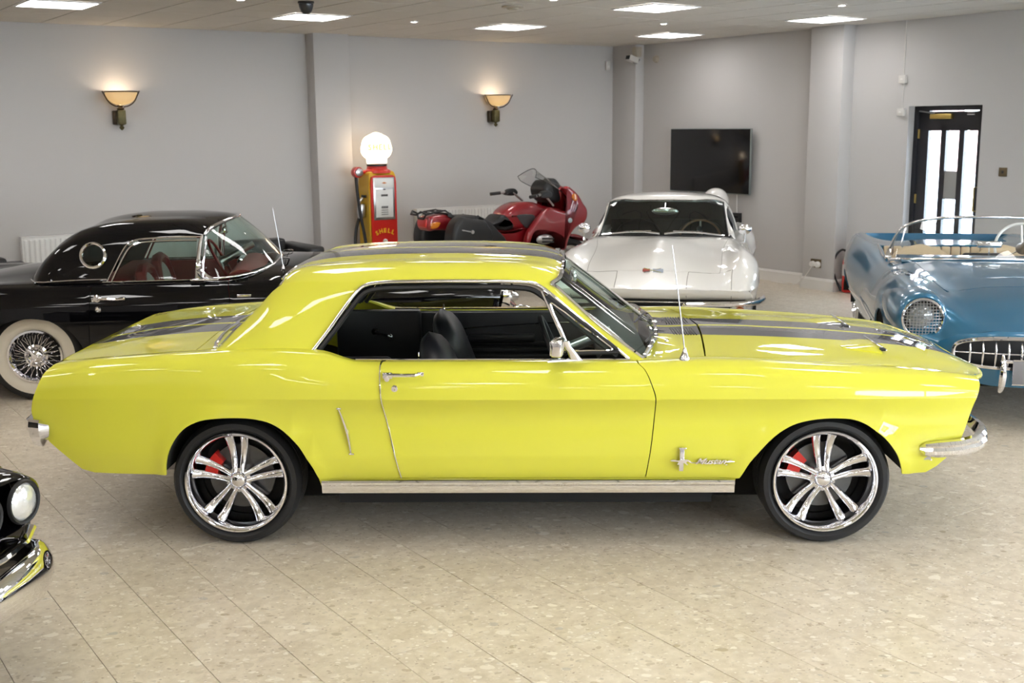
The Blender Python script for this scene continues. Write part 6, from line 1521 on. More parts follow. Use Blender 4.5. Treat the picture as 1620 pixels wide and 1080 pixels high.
# ================================================================== black car at the lower left: only its front corner is in view
def build_corner():
    P = pmat('deep_black_paint', (0.002, 0.002, 0.003), 0.5, coat=1.0, spec=0.0, coat_rough=.01, tint=(3, .1))
    car = empty('quad_lamp_car', (-1.905, 3.210, 0), radians(-16), 'glossy black car with paired round headlamps and bulbous bumper, cut off lower left', 'car')
    arch = crv([(-1.08, .24), (-1.06, .40), (-.98, .52), (-.86, .60), (-.72, .63), (-.58, .60), (-.46, .52), (-.38, .40), (-.36, .24)], 3)
    B = Surf([
        [(-1.9, .80, .24), (-.3, .76, .26), (-.02, .62, .30)],
        [(-1.9, .88, .43), (-.9, .885, .43), (-.35, .85, .44), (-.05, .74, .46)],
        [(-1.9, .88, .60), (-.9, .90, .60), (-.35, .86, .60), (-.14, .80, .60), (-.05, .74, .58)],
        [(-1.9, .85, .74), (-.9, .87, .75), (-.35, .83, .74), (-.14, .765, .70), (-.05, .72, .64)],
        [(-1.9, .77, .82), (-.9, .76, .845), (-.4, .73, .81), (-.14, .68, .755), (-.05, .64, .70)],
        [(-1.9, .60, .85), (-.9, .55, .83), (-.4, .50, .78), (-.14, .46, .72), (-.05, .44, .68)],
        [(-1.9, 0, .92), (-.9, 0, .86), (-.4, 0, .79), (-.14, 0, .71), (-.02, 0, .65)],
    ])
    up = lambda a, b, t: [(x, t) for x in np.linspace(a, b, max(2, int(abs(b - a) / .06)))]
    lo = B.xz([(-1.85, .28), (-1.085, .28)], t1=2.5) + B.xz([p for p in arch if p[1] > .28], t1=2.5) + B.xz([(-.35, .30), (-.10, .34)], t1=2.5)
    side = lo + [(-.06, 1), (-.06, 3), (-.06, 4.5)] + up(-.06, -1.85, 4.5)
    for far in (False, True): panel('front_wing', B, side, P, car, mirror=far, hx=.05, ht=.34)
    panel('bonnet', B, [(-.06, 4.5), (-.04, 6)] + up(-.06, -1.85, 6) + up(-1.85, -.08, 4.5), P, car, both=True, hx=.07, ht=.34)
    endcap('front_face', [(-.10, .70, .34), (-.06, .74, .46), (-.055, .73, .58), (-.06, .66, .70)], .05, P, car, sgn=1)
    for s in (-1, 1):
        # oval nacelle carrying two lamps
        b = MB(); rings = []
        def st(x, a, c, cy, cz):
            return [(x, s * (cy + (a * abs(cos(t)) ** .75 * (1 if cos(t) > 0 else -1))), cz + c * abs(sin(t)) ** .85 * (1 if sin(t) > 0 else -1)) for t in np.linspace(0, 2 * pi, 40, endpoint=False)]
        for x, a, c, cy, cz in ((-.03, .165, .072, .525, .652), (.028, .180, .088, .525, .655), (.020, .192, .098, .525, .656), (-.03, .205, .108, .528, .656), (-.12, .215, .118, .535, .655), (-.3, .22, .125, .55, .65), (-.6, .20, .12, .58, .64), (-.9, .12, .08, .6, .62)): rings.append(st(x, a, c, cy, cz))
        b.ring(rings, cap=True); b.build('lamp_nacelle', P, car, angle=60)
        for yy in (.620, .432):
            hl = empty('headlamp', (.026, s * yy, .655)); hl.parent = car
            MB().lathe([(.066, -.01), (.068, .010), (.076, .012), (.080, .0)], 32, 'X').build('bezel', BLACKTRIM, hl)
            MB().lathe([(.0001, .024), (.03, .021), (.055, .012), (.067, .0)], 32, 'X').build('lens', pmat('sealed_beam_glass', (.80, .82, .83), .10, .55, coat=1, bump=(45, .8, .004)), hl)
        # bumper: fat chrome blade ending in a rounded tip
        path = [(-.13, .745, .35), (-.09, .74, .8), (-.045, .725, 1.05), (.0, .695, 1.2), (.045, .64, 1.3), (.08, .56, 1.35), (.10, .46, 1.3), (.115, .33, 1.1), (.12, .22, .85), (.115, .15, .45)]
        rings = []
        for i, (x, y, k) in enumerate(path):
            a_ = Vector(path[max(i - 1, 0)][:2]); c_ = Vector(path[min(i + 1, len(path) - 1)][:2]); d = (c_ - a_).normalized(); nn = Vector((-d.y, d.x));
            if nn.x < 0: nn = -nn
            ring = []
            for t in np.linspace(0, 2 * pi, 16, endpoint=False):
                o_ = .036 * cos(t) * k + .010; zz = .066 * sin(t) * k
                ring.append((x + nn.x * o_, s * (y + nn.y * o_), .405 - .0 * i + zz))
            rings.append(ring)
        b = MB(); b.ring(rings); b.build('front_bumper', CHROME, car, angle=60)
        MB().tube([(-.02, s * .70, .53), (.03, s * .60, .515), (.06, s * .45, .51), (.07, s * .3, .51)], .022, 8, flat=(1, .6)).build('lamp_lower_trim', CHROME, car)
    b = MB(); b.tube([(.05, -.36, .38), (.05, .36, .38), (.04, .40, .47), (.05, .34, .56), (.05, -.34, .56), (.04, -.40, .47)], .012, 8, closed=True); b.build('grille_surround', CHROME, car)
    for k in range(-4, 5): MB().tube([(.05, k * .075, .40), (.065, k * .075, .47), (.05, k * .075, .54)], [.005, .01, .005], 8).build('grille_tooth', CHROME, car)
    for y in (-.71, .71):
        wire_wheel(-.72, y, .33, .33, .195, .165, car, lite=True)
    wheelwell(arch, .87, .5, car, .30)
    b = MB(); b.box((-1.0, 0, .28), (1.7, 1.0, .08)); b.build('floor_pan', DARKWELL, car, smooth=False)
    b = MB(); b.box((-1.86, 0, .56), (.03, 1.6, .56)); b.build('bulkhead', P, car, smooth=False)
build_corner()
# ================================================================== things along the walls (room frame: u right along the left wall, v towards it)
def rempty(name, u, v, z=0, yaw=0.0, **k):
    return empty(name, uv(u, v, z), YAW + yaw, **k)

def pillow(b, out, y0, y1, r=.02, steps=4, dens=0.03):
    """outline (x,z) extruded along y with rounded edges"""
    P = np.array(crv(out, 4, closed=True)); 
    A = 0.5 * np.sum(P[:, 0] * np.roll(P[:, 1], -1) - np.roll(P[:, 0], -1) * P[:, 1])
    if A < 0: P = P[::-1]
    d = np.roll(P, -1, 0) - np.roll(P, 1, 0); n = np.stack([-d[:, 1], d[:, 0]], 1); n /= np.linalg.norm(n, axis=1, keepdims=True) + 1e-9   # inward
    rings = []
    for k in range(steps + 1):
        a = pi / 2 * k / steps; q = P + n * r * (1 - sin(a)); rings.append([(x, y0 + r * (1 - cos(a)), z) for x, z in q])
    for k in range(steps, -1, -1):
        a = pi / 2 * k / steps; q = P + n * r * (1 - sin(a)); rings.append([(x, y1 - r * (1 - cos(a)), z) for x, z in q])
    return b.ring(rings)

# ---- uplighters
IRON = pmat('bronzed_iron', (0.05, 0.035, 0.022), 0.45, .7, tint=(30, .3)); GILT = pmat('worn_gilding', (0.10, 0.085, 0.035), 0.45, .6, tint=(25, .5))
def sconce(u, lab):
    r = rempty('wall_uplighter', u, LV - .001, 0, label=lab, cat='wall light', group='glass bowl uplighters on the back wall')
    bowl = bpy.data.materials.get('frosted_bowl')
    if bowl is None:
        bowl = pmat('frosted_bowl', (.80, .72, .55), .6); nt = bowl.node_tree; o_ = nt.nodes['Material Output']; tr = nt.nodes.new('ShaderNodeBsdfTranslucent'); mx = nt.nodes.new('ShaderNodeMixShader')
        tr.inputs[0].default_value = (.85, .76, .58, 1); mx.inputs[0].default_value = .6; nt.links.new(nt.nodes['Principled BSDF'].outputs[0], mx.inputs[1]); nt.links.new(tr.outputs[0], mx.inputs[2]); nt.links.new(mx.outputs[0], o_.inputs[0])
    MB().box((-.0, -.035, 2.05), (.13, .07, .15), .012).build('back_plate', IRON, r)
    b = MB(); b.box((.0, -.115, 2.055), (.085, .085, .15), .01); b.lathe([(.0001, 1.985), (.035, 1.98), (.014, 1.965), (.028, 1.945), (.018, 1.93), (.0001, 1.915)], 12, c=(0, -.115, 0)); b.build('bracket_body', GILT, r)
    MB().lathe([(.03, 2.13), (.042, 2.145), (.02, 2.16), (.035, 2.175), (.022, 2.19)], 16, c=(0, -.115, 0)).build('neck', IRON, r)
    prof = [(.02, 2.180)] + [(.165 * sin(a), 2.315 - .135 * cos(a)) for a in np.linspace(.2, pi / 2, 10)]
    prof += [(.158, 2.315)] + [(.156 * sin(a), 2.317 - .128 * cos(a)) for a in np.linspace(pi / 2, .2, 10)]
    MB().lathe(prof, 36, c=(0, -.165, 0)).build('glass_bowl', bowl, r, angle=60)
    MB().tube([(.168 * cos(t), -.165 + .168 * sin(t), 2.318) for t in np.linspace(0, 2 * pi, 36, endpoint=False)], .007, 6, closed=True).build('rim_ring', IRON, r)
    for a in (radians(180), radians(-35)):
        MB().tube([(cos(a) * q, -.165 + sin(a) * q, z) for q, z in crv([(.02, 2.16), (.08, 2.175), (.135, 2.215), (.172, 2.28), (.195, 2.325)], 4)], .007, 6).build('scroll_arm', IRON, r)
    l = bpy.data.lights.new('bulb', 'POINT'); l.energy = 2.4; l.color = (1, .74, .50); l.shadow_soft_size = .035
    o = bpy.data.objects.new('bulb_light', l); COL.objects.link(o); o.parent = r; o.location = (0, -.165, 2.30)
    MB().sphere((0, -.165, 2.27), .03, 14, 8).build('bulb', pmat('lamp_bulb', (1, .9, .7), .4, emit=(1, .82, .58), es=45), r)
sconce(3.70, 'glass bowl uplighter with iron scroll arms above the white radiator, left of the pillar')
sconce(8.53, 'glass bowl uplighter with iron scroll arms on the wall above the red motorcycle')

# ---- radiators
RADW = pmat('radiator_enamel', (0.74, 0.735, 0.72), 0.35, tint=(5, .02))
def radiator(u0, u1, z0, z1, lab):
    v = LV - .080
    r = rempty('radiator', (u0 + u1) / 2, v, 0, label=lab, cat='radiator'); L = u1 - u0
    b = MB(); b.box((0, 0, (z0 + z1) / 2), (L, .012, z1 - z0), .004); b.build('front_panel', RADW, r)
    n = int(L / .05)
    for k in range(n):
        x = -L / 2 + .035 + k * (L - .07) / (n - 1)
        if k == 0:
            w0 = MB(); pillow(w0, [(-.013, z0 + .03), (.013, z0 + .03), (.015, z0 + .06), (.015, z1 - .06), (.013, z1 - .035), (-.013, z1 - .035), (-.015, z1 - .06), (-.015, z0 + .06)], -.018, .0, .006, 2); w0 = w0.build('fluted_column', RADW, r); o = w0
        else: o = w0.copy(); COL.objects.link(o); o.parent = r
        o.location = (x, 0, 0)
    b = MB(); b.box((0, .03, z1 - .006), (L + .004, .085, .012), .004); b.build('top_grille', RADW, r)
    MB().box((0, .05, (z0 + z1) / 2), (L - .01, .012, z1 - z0 - .03)).build('back_panel', RADW, r, smooth=False)
    for s in (-1, 1): MB().box((s * (L / 2), .03, (z0 + z1) / 2), (.006, .085, z1 - z0 - .02), .002).build('side_panel', RADW, r)
    for s in (-1, 1): MB().tube([(s * (L / 2 - .03), .03, z0 + .03), (s * (L / 2 - .03), .03, 0)], .009, 8).build('pipe', SATIN, r)
    MB().lathe([(.012, z0 - .06), (.02, z0 - .05), (.02, z0), (.012, z0 + .01)], 14, c=(-L / 2 + .03, .03, 0)).build('valve', SKIRT, r)
radiator(2.60, 3.55, .24, .84, 'white fluted wall radiator behind the black hardtop car')
radiator(7.33, 9.6, .26, .90, 'long white fluted wall radiator behind the red motorcycle')

# ---- black club sofas
SOFA = pmat('black_sofa_leather', (0.012, 0.012, 0.013), 0.38, bump=(60, .2))
def sofa(u, v, w, d, yaw, lab):
    r = rempty('armchair', u, v, 0, yaw, label=lab, cat='armchair', group='black leather club chairs along the wall')
    H = .70
    for s in (-1, 1): MB().box((s * (w / 2 - .09), 0, .36), (.18, d, .60), .03, seg=3).build('arm', SOFA, r)
    MB().box((0, d / 2 - .10, .39), (w - .36 + .004, .20, .64), .03, seg=3).build('backrest', SOFA, r)
    MB().box((0, -.06, .25), (w - .37, d - .16, .26), .02, seg=2).build('base', SOFA, r)
    MB().box((0, -.07, .43), (w - .38, d - .20, .13), .04, seg=3).build('seat_cushion', SOFA, r)
    for sx in (-1, 1):
        for sy in (-1, 1): MB().cyl((sx * (w / 2 - .08), sy * (d / 2 - .08), 0), (sx * (w / 2 - .08), sy * (d / 2 - .08), .07), .02, 12).build('foot', SATIN, r)
sofa(2.02, 11.62, .92, .80, 0, 'black leather club chair at the far left, behind the tail of the hardtop car')
sofa(4.95, 11.70, .95, .82, 0, 'black leather club chair between the hardtop car windscreen and the wall pillar')

# ---- fuel pump
def pump():
    RD = pmat('pump_red', (0.58, 0.018, 0.012), 0.35, coat=.4, tint=(6, .05)); YL = pmat('pump_yellow', (0.62, 0.36, 0.01), 0.4, coat=.3, tint=(6, .05)); WH = pmat('dial_white', (0.72, 0.72, 0.70), .4, tint=(10, .03))
    r = rempty('fuel_pump', 6.575, 12.19, 0, label='old red and yellow petrol pump with a glowing white shell globe, beside the wall pillar', cat='petrol pump')
    w, d = .38, .28
    b = MB(); rings = []
    for z, kx, ky in ((0, 1.06, 1.06), (.10, 1.06, 1.06), (.105, 1, 1), (1.28, .97, .97), (1.36, .95, .94), (1.395, .89, .86), (1.41, .80, .76)):
        rings.append([(x * kx * w / 2, y * ky * d / 2 + .006, z) for x, y in ((-1, -.94), (-.96, -1), (.96, -1), (1, -.94), (1, .94), (.96, 1), (-.96, 1), (-1, .94))])
    b.ring(rings); b.build('casing', YL, r, angle=40)
    b = MB(); out = [(-.172, .12), (.172, .12), (.170, 1.28), (.160, 1.345), (.12, 1.365), (-.12, 1.365), (-.160, 1.345), (-.170, 1.28)]
    b.prism(out, -.152, -.13, 'Y'); b.build('front_door', RD, r)
    b = MB(); b.box((.0, -.156, 1.09), (.285, .012, .50), .006); b.build('dial_surround', SATIN, r)
    b = MB(); b.box((.0, -.163, 1.275), (.255, .006, .11), .003); b.build('name_plate', WH, r)
    b = MB(); b.box((.0, -.162, 1.035), (.235, .008, .33), .004); b.build('dial_face', WH, r)
    SL = pmat('print_black', (.03, .03, .03), .6, tint=(40, .1)); OR_ = pmat('print_orange', (.6, .18, .03), .6, tint=(40, .1))
    for z, wd in ((1.13, .085), (.99, .085)):
        b = MB()
        for k in range(5): b.box((-.036 + .018 * k, -.168, z), (.012, .004, .026), .001)
        b.build('price_digits', SL, r)
    for z in (.955, .93, .905): MB().box((.0, -.168, z), (.09, .003, .006)).build('printed_line', SL, r, smooth=False)
    MB().box((.0, -.168, 1.20), (.03, .003, .012)).build('printed_line', SL, r, smooth=False)
    b = MB(); b.prism([(-.035, 1.275), (-.012, 1.283), (.0, 1.287), (.012, 1.283), (.035, 1.275), (.01, 1.268), (-.01, 1.268)], -.168, -.165, 'Y'); b.build('plate_emblem', OR_, r)
    YP = pmat('print_yellow', (.85, .52, .02), .5, tint=(40, .05))
    for k, ch in enumerate('SHELL'):      # lettering on an arc
        a = (k - 2) * .235; x = .235 * sin(a); z = .475 + .235 * cos(a)
        M = Matrix.Translation((x, -.1545, z)) @ Matrix.Rotation(a, 4, 'Y') @ SIDE
        text_obj('door_letter', ch, .070, .002, YP, r, M, bold=.0025)
    MB().lathe([(.0001, -.172), (.022, -.171), (.030, -.165), (.031, -.150)], 24, 'Y', c=(0, 0, .582)).build('round_knob', WH, r)
    # top plinth, collar and globe
    MB().lathe([(.17, 1.39), (.16, 1.42), (.125, 1.435), (.115, 1.475), (.0001, 1.48)], 28).build('globe_plinth', RD, r); MB().lathe([(.122, 1.47), (.118, 1.495), (.10, 1.50)], 28).build('globe_collar', BLACKTRIM, r)
    GM = pmat('lit_opal_glass', (.9, .85, .75), .4, emit=(1.0, .80, .55), es=4.5)
    ol = []
    for t in np.linspace(-124, 124, 57):
        a = radians(t); R = .196 * (1 + .050 * abs(cos(a * 3.5))); ol.append((R * sin(a), 1.680 + R * .90 * cos(a)))
    ol += [(.128, 1.555), (.122, 1.50), (-.122, 1.50), (-.128, 1.555)]
    P = np.array(ol); c = np.array([0, 1.66]); rings = []
    for k in range(-7, 8):
        a = k / 7 * pi / 2; s_ = max(.03, cos(a)) ** .75; rings.append([(c[0] + (x - c[0]) * s_, sin(a) * .085, c[1] + (z - c[1]) * (s_ if z > 1.5 else max(s_, .0)) if z > 1.53 else z + (1 - s_) * .02) for x, z in P])
    b = MB(); b.ring(rings); g = b.build('shell_globe', GM, r, angle=60)
    for s in (-1,):
        for k, ch in enumerate('SHELL'):
            M = Matrix.Translation(((k - 2) * .066, -.100 + .004 * (k - 2) ** 2, 1.69)) @ SIDE
            text_obj('globe_letter', ch, .092, .004, pmat('globe_letter_red', (.75, .33, .10), .5, emit=(1, .62, .16), es=1.0), g, M, bold=.004) if k == 0 else text_obj('globe_letter', ch, .092, .004, bpy.data.materials['globe_letter_red'], g, M, bold=.004)
    # delivery hose with nozzle boss on the left side
    MB().tube([(-.08, .0, 1.40), (-.16, -.0, 1.405), (-.245, -.02, 1.405)], .022, 10).build('outlet_pipe', RD, r)
    MB().lathe([(.0001, -.07), (.035, -.068), (.038, -.05), (.062, -.045), (.066, .02), (.05, .05), (.0001, .055)], 24, 'Y', c=(-.275, -.01, 1.405)).build('outlet_boss', RD, r)
    MB().lathe([(.0001, -.082), (.02, -.08), (.046, -.072), (.048, -.045)], 24, 'Y', c=(-.275, -.01, 1.405)).build('boss_ring', SATIN, r)
    MB().tube(crv([(-.29, -.01, 1.35), (-.285, -.03, 1.15), (-.27, -.06, .9), (-.235, -.09, .62), (-.22, -.10, .42), (-.26, -.09, .30), (-.33, -.05, .42), (-.31, .0, .70), (-.25, .02, .86)], 5), .019, 10).build('hose', RUBBER, r)
    b = MB(); b.box((-.225, .0, .95), (.06, .10, .16), .01); b.tube([(-.25, .0, .86), (-.26, .02, .95), (-.24, .02, 1.05), (-.20, .02, 1.10)], .016, 8); b.build('nozzle_holster', SATIN, r)
    MB().box((-.20, -.02, 1.12), (.02, .10, .03), .005).build('side_latch', BLACKTRIM, r)
pump()

# ---- red touring motorcycle, drawn in side profile coordinates (u, z) and given its real widths
def bike():
    RDM = pmat('red_metallic_paint', (0.27, 0.005, 0.012), .35, .2, coat=1.0, tint=(10, .05)); PL = pmat('black_plastic', (.009, .009, .010), .45, bump=(200, .1)); GR = pmat('knee_pad_rubber', (.05, .05, .055), .6, bump=(80, .2))
    r = rempty('motorcycle', 0, 10.80, 0, label='dark red touring motorcycle with black panniers and clear screen, side-on before the radiator', cat='motorcycle')
    def pl(name, out, hw, m, rad=.03, y=0, par=None): b = MB(); pillow(b, out, y - hw, y + hw, rad); return b.build(name, m, par or r, angle=60)
    for x, nm in ((6.72, 'rear_wheel'), (8.36, 'front_wheel')):
        w = empty(nm, (x, 0, .31)); w.parent = r
        MB().lathe([(.21, .06), (.24, .075), (.29, .06), (.31, .02), (.31, -.02), (.29, -.06), (.24, -.075), (.21, -.06)], 40, 'Y').build('tyre', RUBBER, w)
        MB().lathe([(.215, .055), (.20, .045), (.195, .0), (.20, -.045), (.215, -.055)], 40, 'Y').build('rim', SATIN, w)
        for k in range(3):
            a = 2 * pi * k / 3; MB().tube([(.02 * cos(a), 0, .02 * sin(a)), (.205 * cos(a), 0, .205 * sin(a))], [.03, .018], 8).build('spoke', SATIN, w)
        MB().lathe([(.0001, -.06), (.12, -.06), (.12, -.052), (.0001, -.052)], 28, 'Y').build('brake_disc', STEEL, w)
        MB().cyl((0, -.08, 0), (0, .08, 0), .035, 14).build('hub', SATIN, w)
    pl('fuel_tank', [(7.36, .90), (7.372, .955), (7.454, 1.018), (7.585, 1.062), (7.70, 1.066), (7.80, 1.058), (7.934, 1.017), (8.10, .975), (8.20, .95), (8.20, .80), (7.9, .74), (7.6, .74), (7.45, .78)], .165, RDM, .09)
    for s in (-1, 1): pl('knee_pad', [(7.518, .920), (7.616, .932), (7.70, .926), (7.755, .915), (7.775, .89), (7.70, .81), (7.655, .772), (7.60, .81), (7.545, .87)], .02, GR, .015, y=s * .155)
    pl('side_cover', [(7.19, .775), (7.35, .765), (7.52, .765), (7.62, .80), (7.70, .78), (7.66, .60), (7.5, .56), (7.30, .58), (7.2, .68)], .15, RDM, .04)
    pl('seat', [(6.95, .945), (7.038, .937), (7.11, .90), (7.165, .868), (7.215, .855), (7.26, .880), (7.34, .935), (7.40, .925), (7.47, .905), (7.526, .876), (7.515, .81), (7.465, .765), (7.337, .752), (7.193, .79), (7.07, .86), (6.97, .91)], .155, PL, .05)
    pl('pillion_seat', [(6.60, .995), (6.70, .965), (6.80, .955), (6.90, .952), (7.00, .945), (7.08, .905), (7.05, .86), (6.85, .87), (6.65, .93)], .15, PL, .04)
    pl('tail_cowl', [(6.37, .90), (6.385, .955), (6.46, .975), (6.56, .98), (6.75, .95), (6.95, .90), (6.90, .80), (6.60, .80), (6.48, .812), (6.395, .806), (6.362, .85)], .13, RDM, .05)
    for s in (-1, 1): pl('indicator', [(6.40, .893), (6.515, .893), (6.50, .86), (6.48, .842), (6.396, .836)], .012, pmat('amber_lens', (.65, .20, .02), .2, coat=1, tint=(30, .1)) if s < 0 else bpy.data.materials['amber_lens'], .008, y=s * .128)
    pl('tail_lamp', [(6.355, .85), (6.36, .93), (6.40, .94), (6.40, .83)], .09, REDPAINT, .01)
    # luggage rack
    b = MB()
    for s in (-1, 1): b.tube([(6.36, s * .09, .985), (6.45, s * .10, 1.005), (6.60, s * .10, 1.02), (6.66, s * .10, .98)], .010, 6)
    b.tube([(6.26, -.06, .988), (6.295, -.09, 1.02), (6.36, -.09, .99), (6.35, -.06, .94), (6.35, .06, .94), (6.36, .09, .99), (6.295, .09, 1.02), (6.26, .06, .988)], .012, 6, closed=True)
    for x in (6.42, 6.50, 6.58): b.tube([(x, -.10, 1.0 + (x - 6.42) * .12), (x, .10, 1.0 + (x - 6.42) * .12)], .008, 6)
    b.build('luggage_rack', PL, r)
    for s in (-1, 1):
        p = pl('pannier', [(6.53, .885), (6.625, .965), (6.70, .950), (6.80, .932), (6.92, .912), (6.96, .86), (7.01, .79), (7.02, .70), (7.00, .60), (6.90, .52), (6.65, .50), (6.52, .55), (6.485, .66), (6.49, .77)], .105, PL, .045, y=s * .33)
        MB().box((6.66, s * .438, .815), (.12, .008, .012), .003, M=Matrix.Translation((6.66, 0, .815)) @ Matrix.Rotation(radians(12), 4, 'Y') @ Matrix.Translation((-6.66, 0, -.815))).build('pannier_latch', SATIN, p)
        MB().lathe([(.0001, s * .445), (.02, s * .445), (.022, s * .43)], 16, 'Y', c=(6.735, 0, .80)).build('latch_badge', SATIN, p)
        pl('lower_side_panel', [(6.98, .93), (7.08, .88), (7.20, .77), (7.30, .665), (7.30, .55), (7.10, .50), (7.02, .60), (7.03, .75)], .05, PL, .02, y=s * .22)
        # fairing side, one shell on each flank
        fo = [(7.90, 1.00), (8.05, .965), (8.19, .945), (8.27, .985), (8.25, 1.06), (8.16, 1.14), (8.115, 1.215), (8.17, 1.235), (8.245, 1.196), (8.33, 1.125), (8.40, 1.03), (8.452, .965), (8.465, .90), (8.45, .84), (8.41, .79), (8.33, .765), (8.26, .72), (8.205, .655), (8.17, .58), (8.14, .50), (8.075, .50), (8.09, .60), (8.03, .655), (7.93, .69), (7.80, .715), (7.70, .715), (7.665, .64), (7.61, .56), (7.575, .60), (7.60, .72), (7.665, .80), (7.76, .90)]
        pl('side_fairing', fo, .050, RDM, .035, y=s * .235)
        MB().lathe([(.0001, s * .296), (.026, s * .295), (.03, s * .288)], 24, 'Y', c=(8.19, 0, .838)).build('maker_roundel', pmat('roundel_enamel', (.5, .6, .8), .25, coat=1, tint=(30, .6)) if s < 0 else bpy.data.materials['roundel_enamel'], r)
        pl('front_indicator', [(8.215, 1.10), (8.235, 1.145), (8.27, 1.14), (8.29, 1.08), (8.26, 1.06)], .012, bpy.data.materials['amber_lens'], .006, y=s * .287)
        MB().sphere((7.82, s * .26, .64), .10, 18, 10, (1.25, .9, .62)).build('cylinder_head', pmat('cast_alloy', (.55, .55, .56), .35, .9, bump=(60, .2)) if s < 0 else bpy.data.materials['cast_alloy'], r)
        b = MB()
        for z in (.62, .66): b.tube([(7.74, s * .352, z), (7.90, s * .352, z - .01)], .010, 6)
        b.build('valve_cover_ribs', PL, r)
        MB().tube([(7.95, s * .28, 1.02), (7.87, s * .30, 1.09), (7.80, s * .31, 1.15), (7.70, s * .36, 1.155), (7.62, s * .385, 1.145)], [.012, .012, .013, .016, .018], 8).build('handlebar', SATIN, r)
        MB().tube([(7.66, s * .372, 1.15), (7.535, s * .40, 1.14)], .02, 10).build('grip', PL, r)
        pillowb = MB(); pillow(pillowb, [(7.70, 1.13), (7.73, 1.185), (7.83, 1.195), (7.87, 1.15), (7.84, 1.12)], s * .34 - .04, s * .34 + .04, .015); pillowb.build('switch_housing', PL, r)
    pl('nose_fairing', [(8.10, 1.22), (8.17, 1.24), (8.25, 1.20), (8.34, 1.12), (8.41, 1.03), (8.46, .96), (8.47, .89), (8.44, .82), (8.38, .78), (8.28, .78), (8.20, .95), (8.12, 1.1)], .20, RDM, .10)
    pl('headlamp', [(8.36, 1.03), (8.43, .97), (8.455, .90), (8.40, .90), (8.34, .98)], .11, LENS_G, .01, y=0)
    pl('instrument_cowl', [(7.92, 1.21), (8.0, 1.30), (8.06, 1.285), (8.165, 1.24), (8.20, 1.15), (8.15, 1.05), (8.03, 1.04), (7.95, 1.10)], .16, PL, .05)
    # screen: curved clear sheet, wrapped in plan
    vs = []; fs = []; n1, n2 = 12, 8
    for i in range(n1 + 1):
        t = i / n1
        xc = 8.235 - .36 * t; zc = 1.19 + .245 * t - .04 * (1 - t) * t
        for k in range(-n2, n2 + 1):
            q = k / n2; hw = (.20 + .06 * sin(pi * min(1, t * .8))) * (1 - .25 * max(0, t - .75) / .25); vs.append((xc - .10 * q * q, hw * q, zc - .07 * q * q * (.3 + t)))
    m_ = 2 * n2 + 1
    for i in range(n1):
        for k in range(2 * n2): fs.append((i * m_ + k, i * m_ + k + 1, (i + 1) * m_ + k + 1, (i + 1) * m_ + k))
    mesh_obj('windscreen', vs, fs, glass_mat('scratched_screen', (.86, .88, .88), 1.6), r)
    edge = [vs[i * m_] for i in range(n1 + 1)] + [vs[n1 * m_ + k] for k in range(1, m_ - 1)] + [vs[i * m_ + m_ - 1] for i in range(n1, -1, -1)]
    MB().tube(edge, .004, 5).build('screen_edge', PL, r)
    pl('screen_mount', [(8.02, 1.235), (8.11, 1.32), (8.20, 1.245), (8.235, 1.20), (8.16, 1.20)], .10, PL, .03)
    pl('front_mudguard', [(8.20, .66), (8.28, .665), (8.37, .658), (8.45, .648), (8.52, .628), (8.60, .59), (8.64, .555), (8.55, .555), (8.45, .585), (8.36, .60), (8.27, .585), (8.20, .60)], .075, RDM, .03)
    for s in (-1, 1): MB().tube([(8.12, s * .09, .80), (8.36, s * .085, .33)], [.022, .028], 10).build('fork_leg', SATIN, r)
    pl('engine_block', [(7.45, .30), (7.45, .62), (7.9, .66), (8.0, .45), (7.85, .28)], .14, bpy.data.materials['cast_alloy'], .04)
    MB().tube([(7.85, -.16, .50), (7.6, -.2, .25), (7.2, -.22, .24), (6.6, -.22, .30)], [.02, .025, .05, .055], 10).build('exhaust', SATIN, r)
    MB().tube([(7.3, .0, .45), (6.95, -.02, .35), (6.72, -.03, .31)], [.06, .05, .06], 10).build('swinging_arm', PL, r)
    MB().tube([(7.45, -.08, .26), (7.40, -.30, .0)], .012, 8).build('side_stand', PL, r)
bike()

# ---- television
def tv():
    r = empty('television', (0, 0, 0), YAW, label='large black flat television on the door wall, above the white coupe', cat='television')
    u = RU
    MB().box((u - .075, 10.775, 1.457), (.035, 1.445, .825), .004).build('housing', pmat('tv_bezel', (.30, .34, .34), .3, .8, tint=(4, .05)), r)
    MB().box((u - .094, 10.775, 1.460), (.004, 1.43, .805), .001).build('screen', pmat('tv_screen', (.006, .006, .007), .12, tint=(3, .1)), r)
    MB().box((u - .03, 10.775, 1.45), (.06, .40, .30), .004).build('wall_bracket', BLACKTRIM, r)
    b = empty('media_box', (0, 0, 0), YAW, label='small black box on the wall below the television, beside the white coupe roof', cat='media box')
    MB().box((u - .03, 10.31, .745), (.06, .12, .13), .006).build('case', BLACKTRIM, b)
    MB().box((u - .061, 10.31, .76), (.003, .09, .02), .001).build('display', pmat('dark_display', (.02, .02, .025), .1, tint=(5, .1)), b)
    c = empty('cable', (0, 0, 0), YAW, label='white cable hanging from the television down to the black box', cat='cable')
    MB().tube([(u - .01, 10.34, 1.06), (u - .012, 10.335, .95), (u - .01, 10.33, .81)], .006, 6).build('flex', SKIRT, c); MB().box((u - .012, 10.34, 1.05), (.012, .02, .02), .002).build('plug', SKIRT, c)
tv()
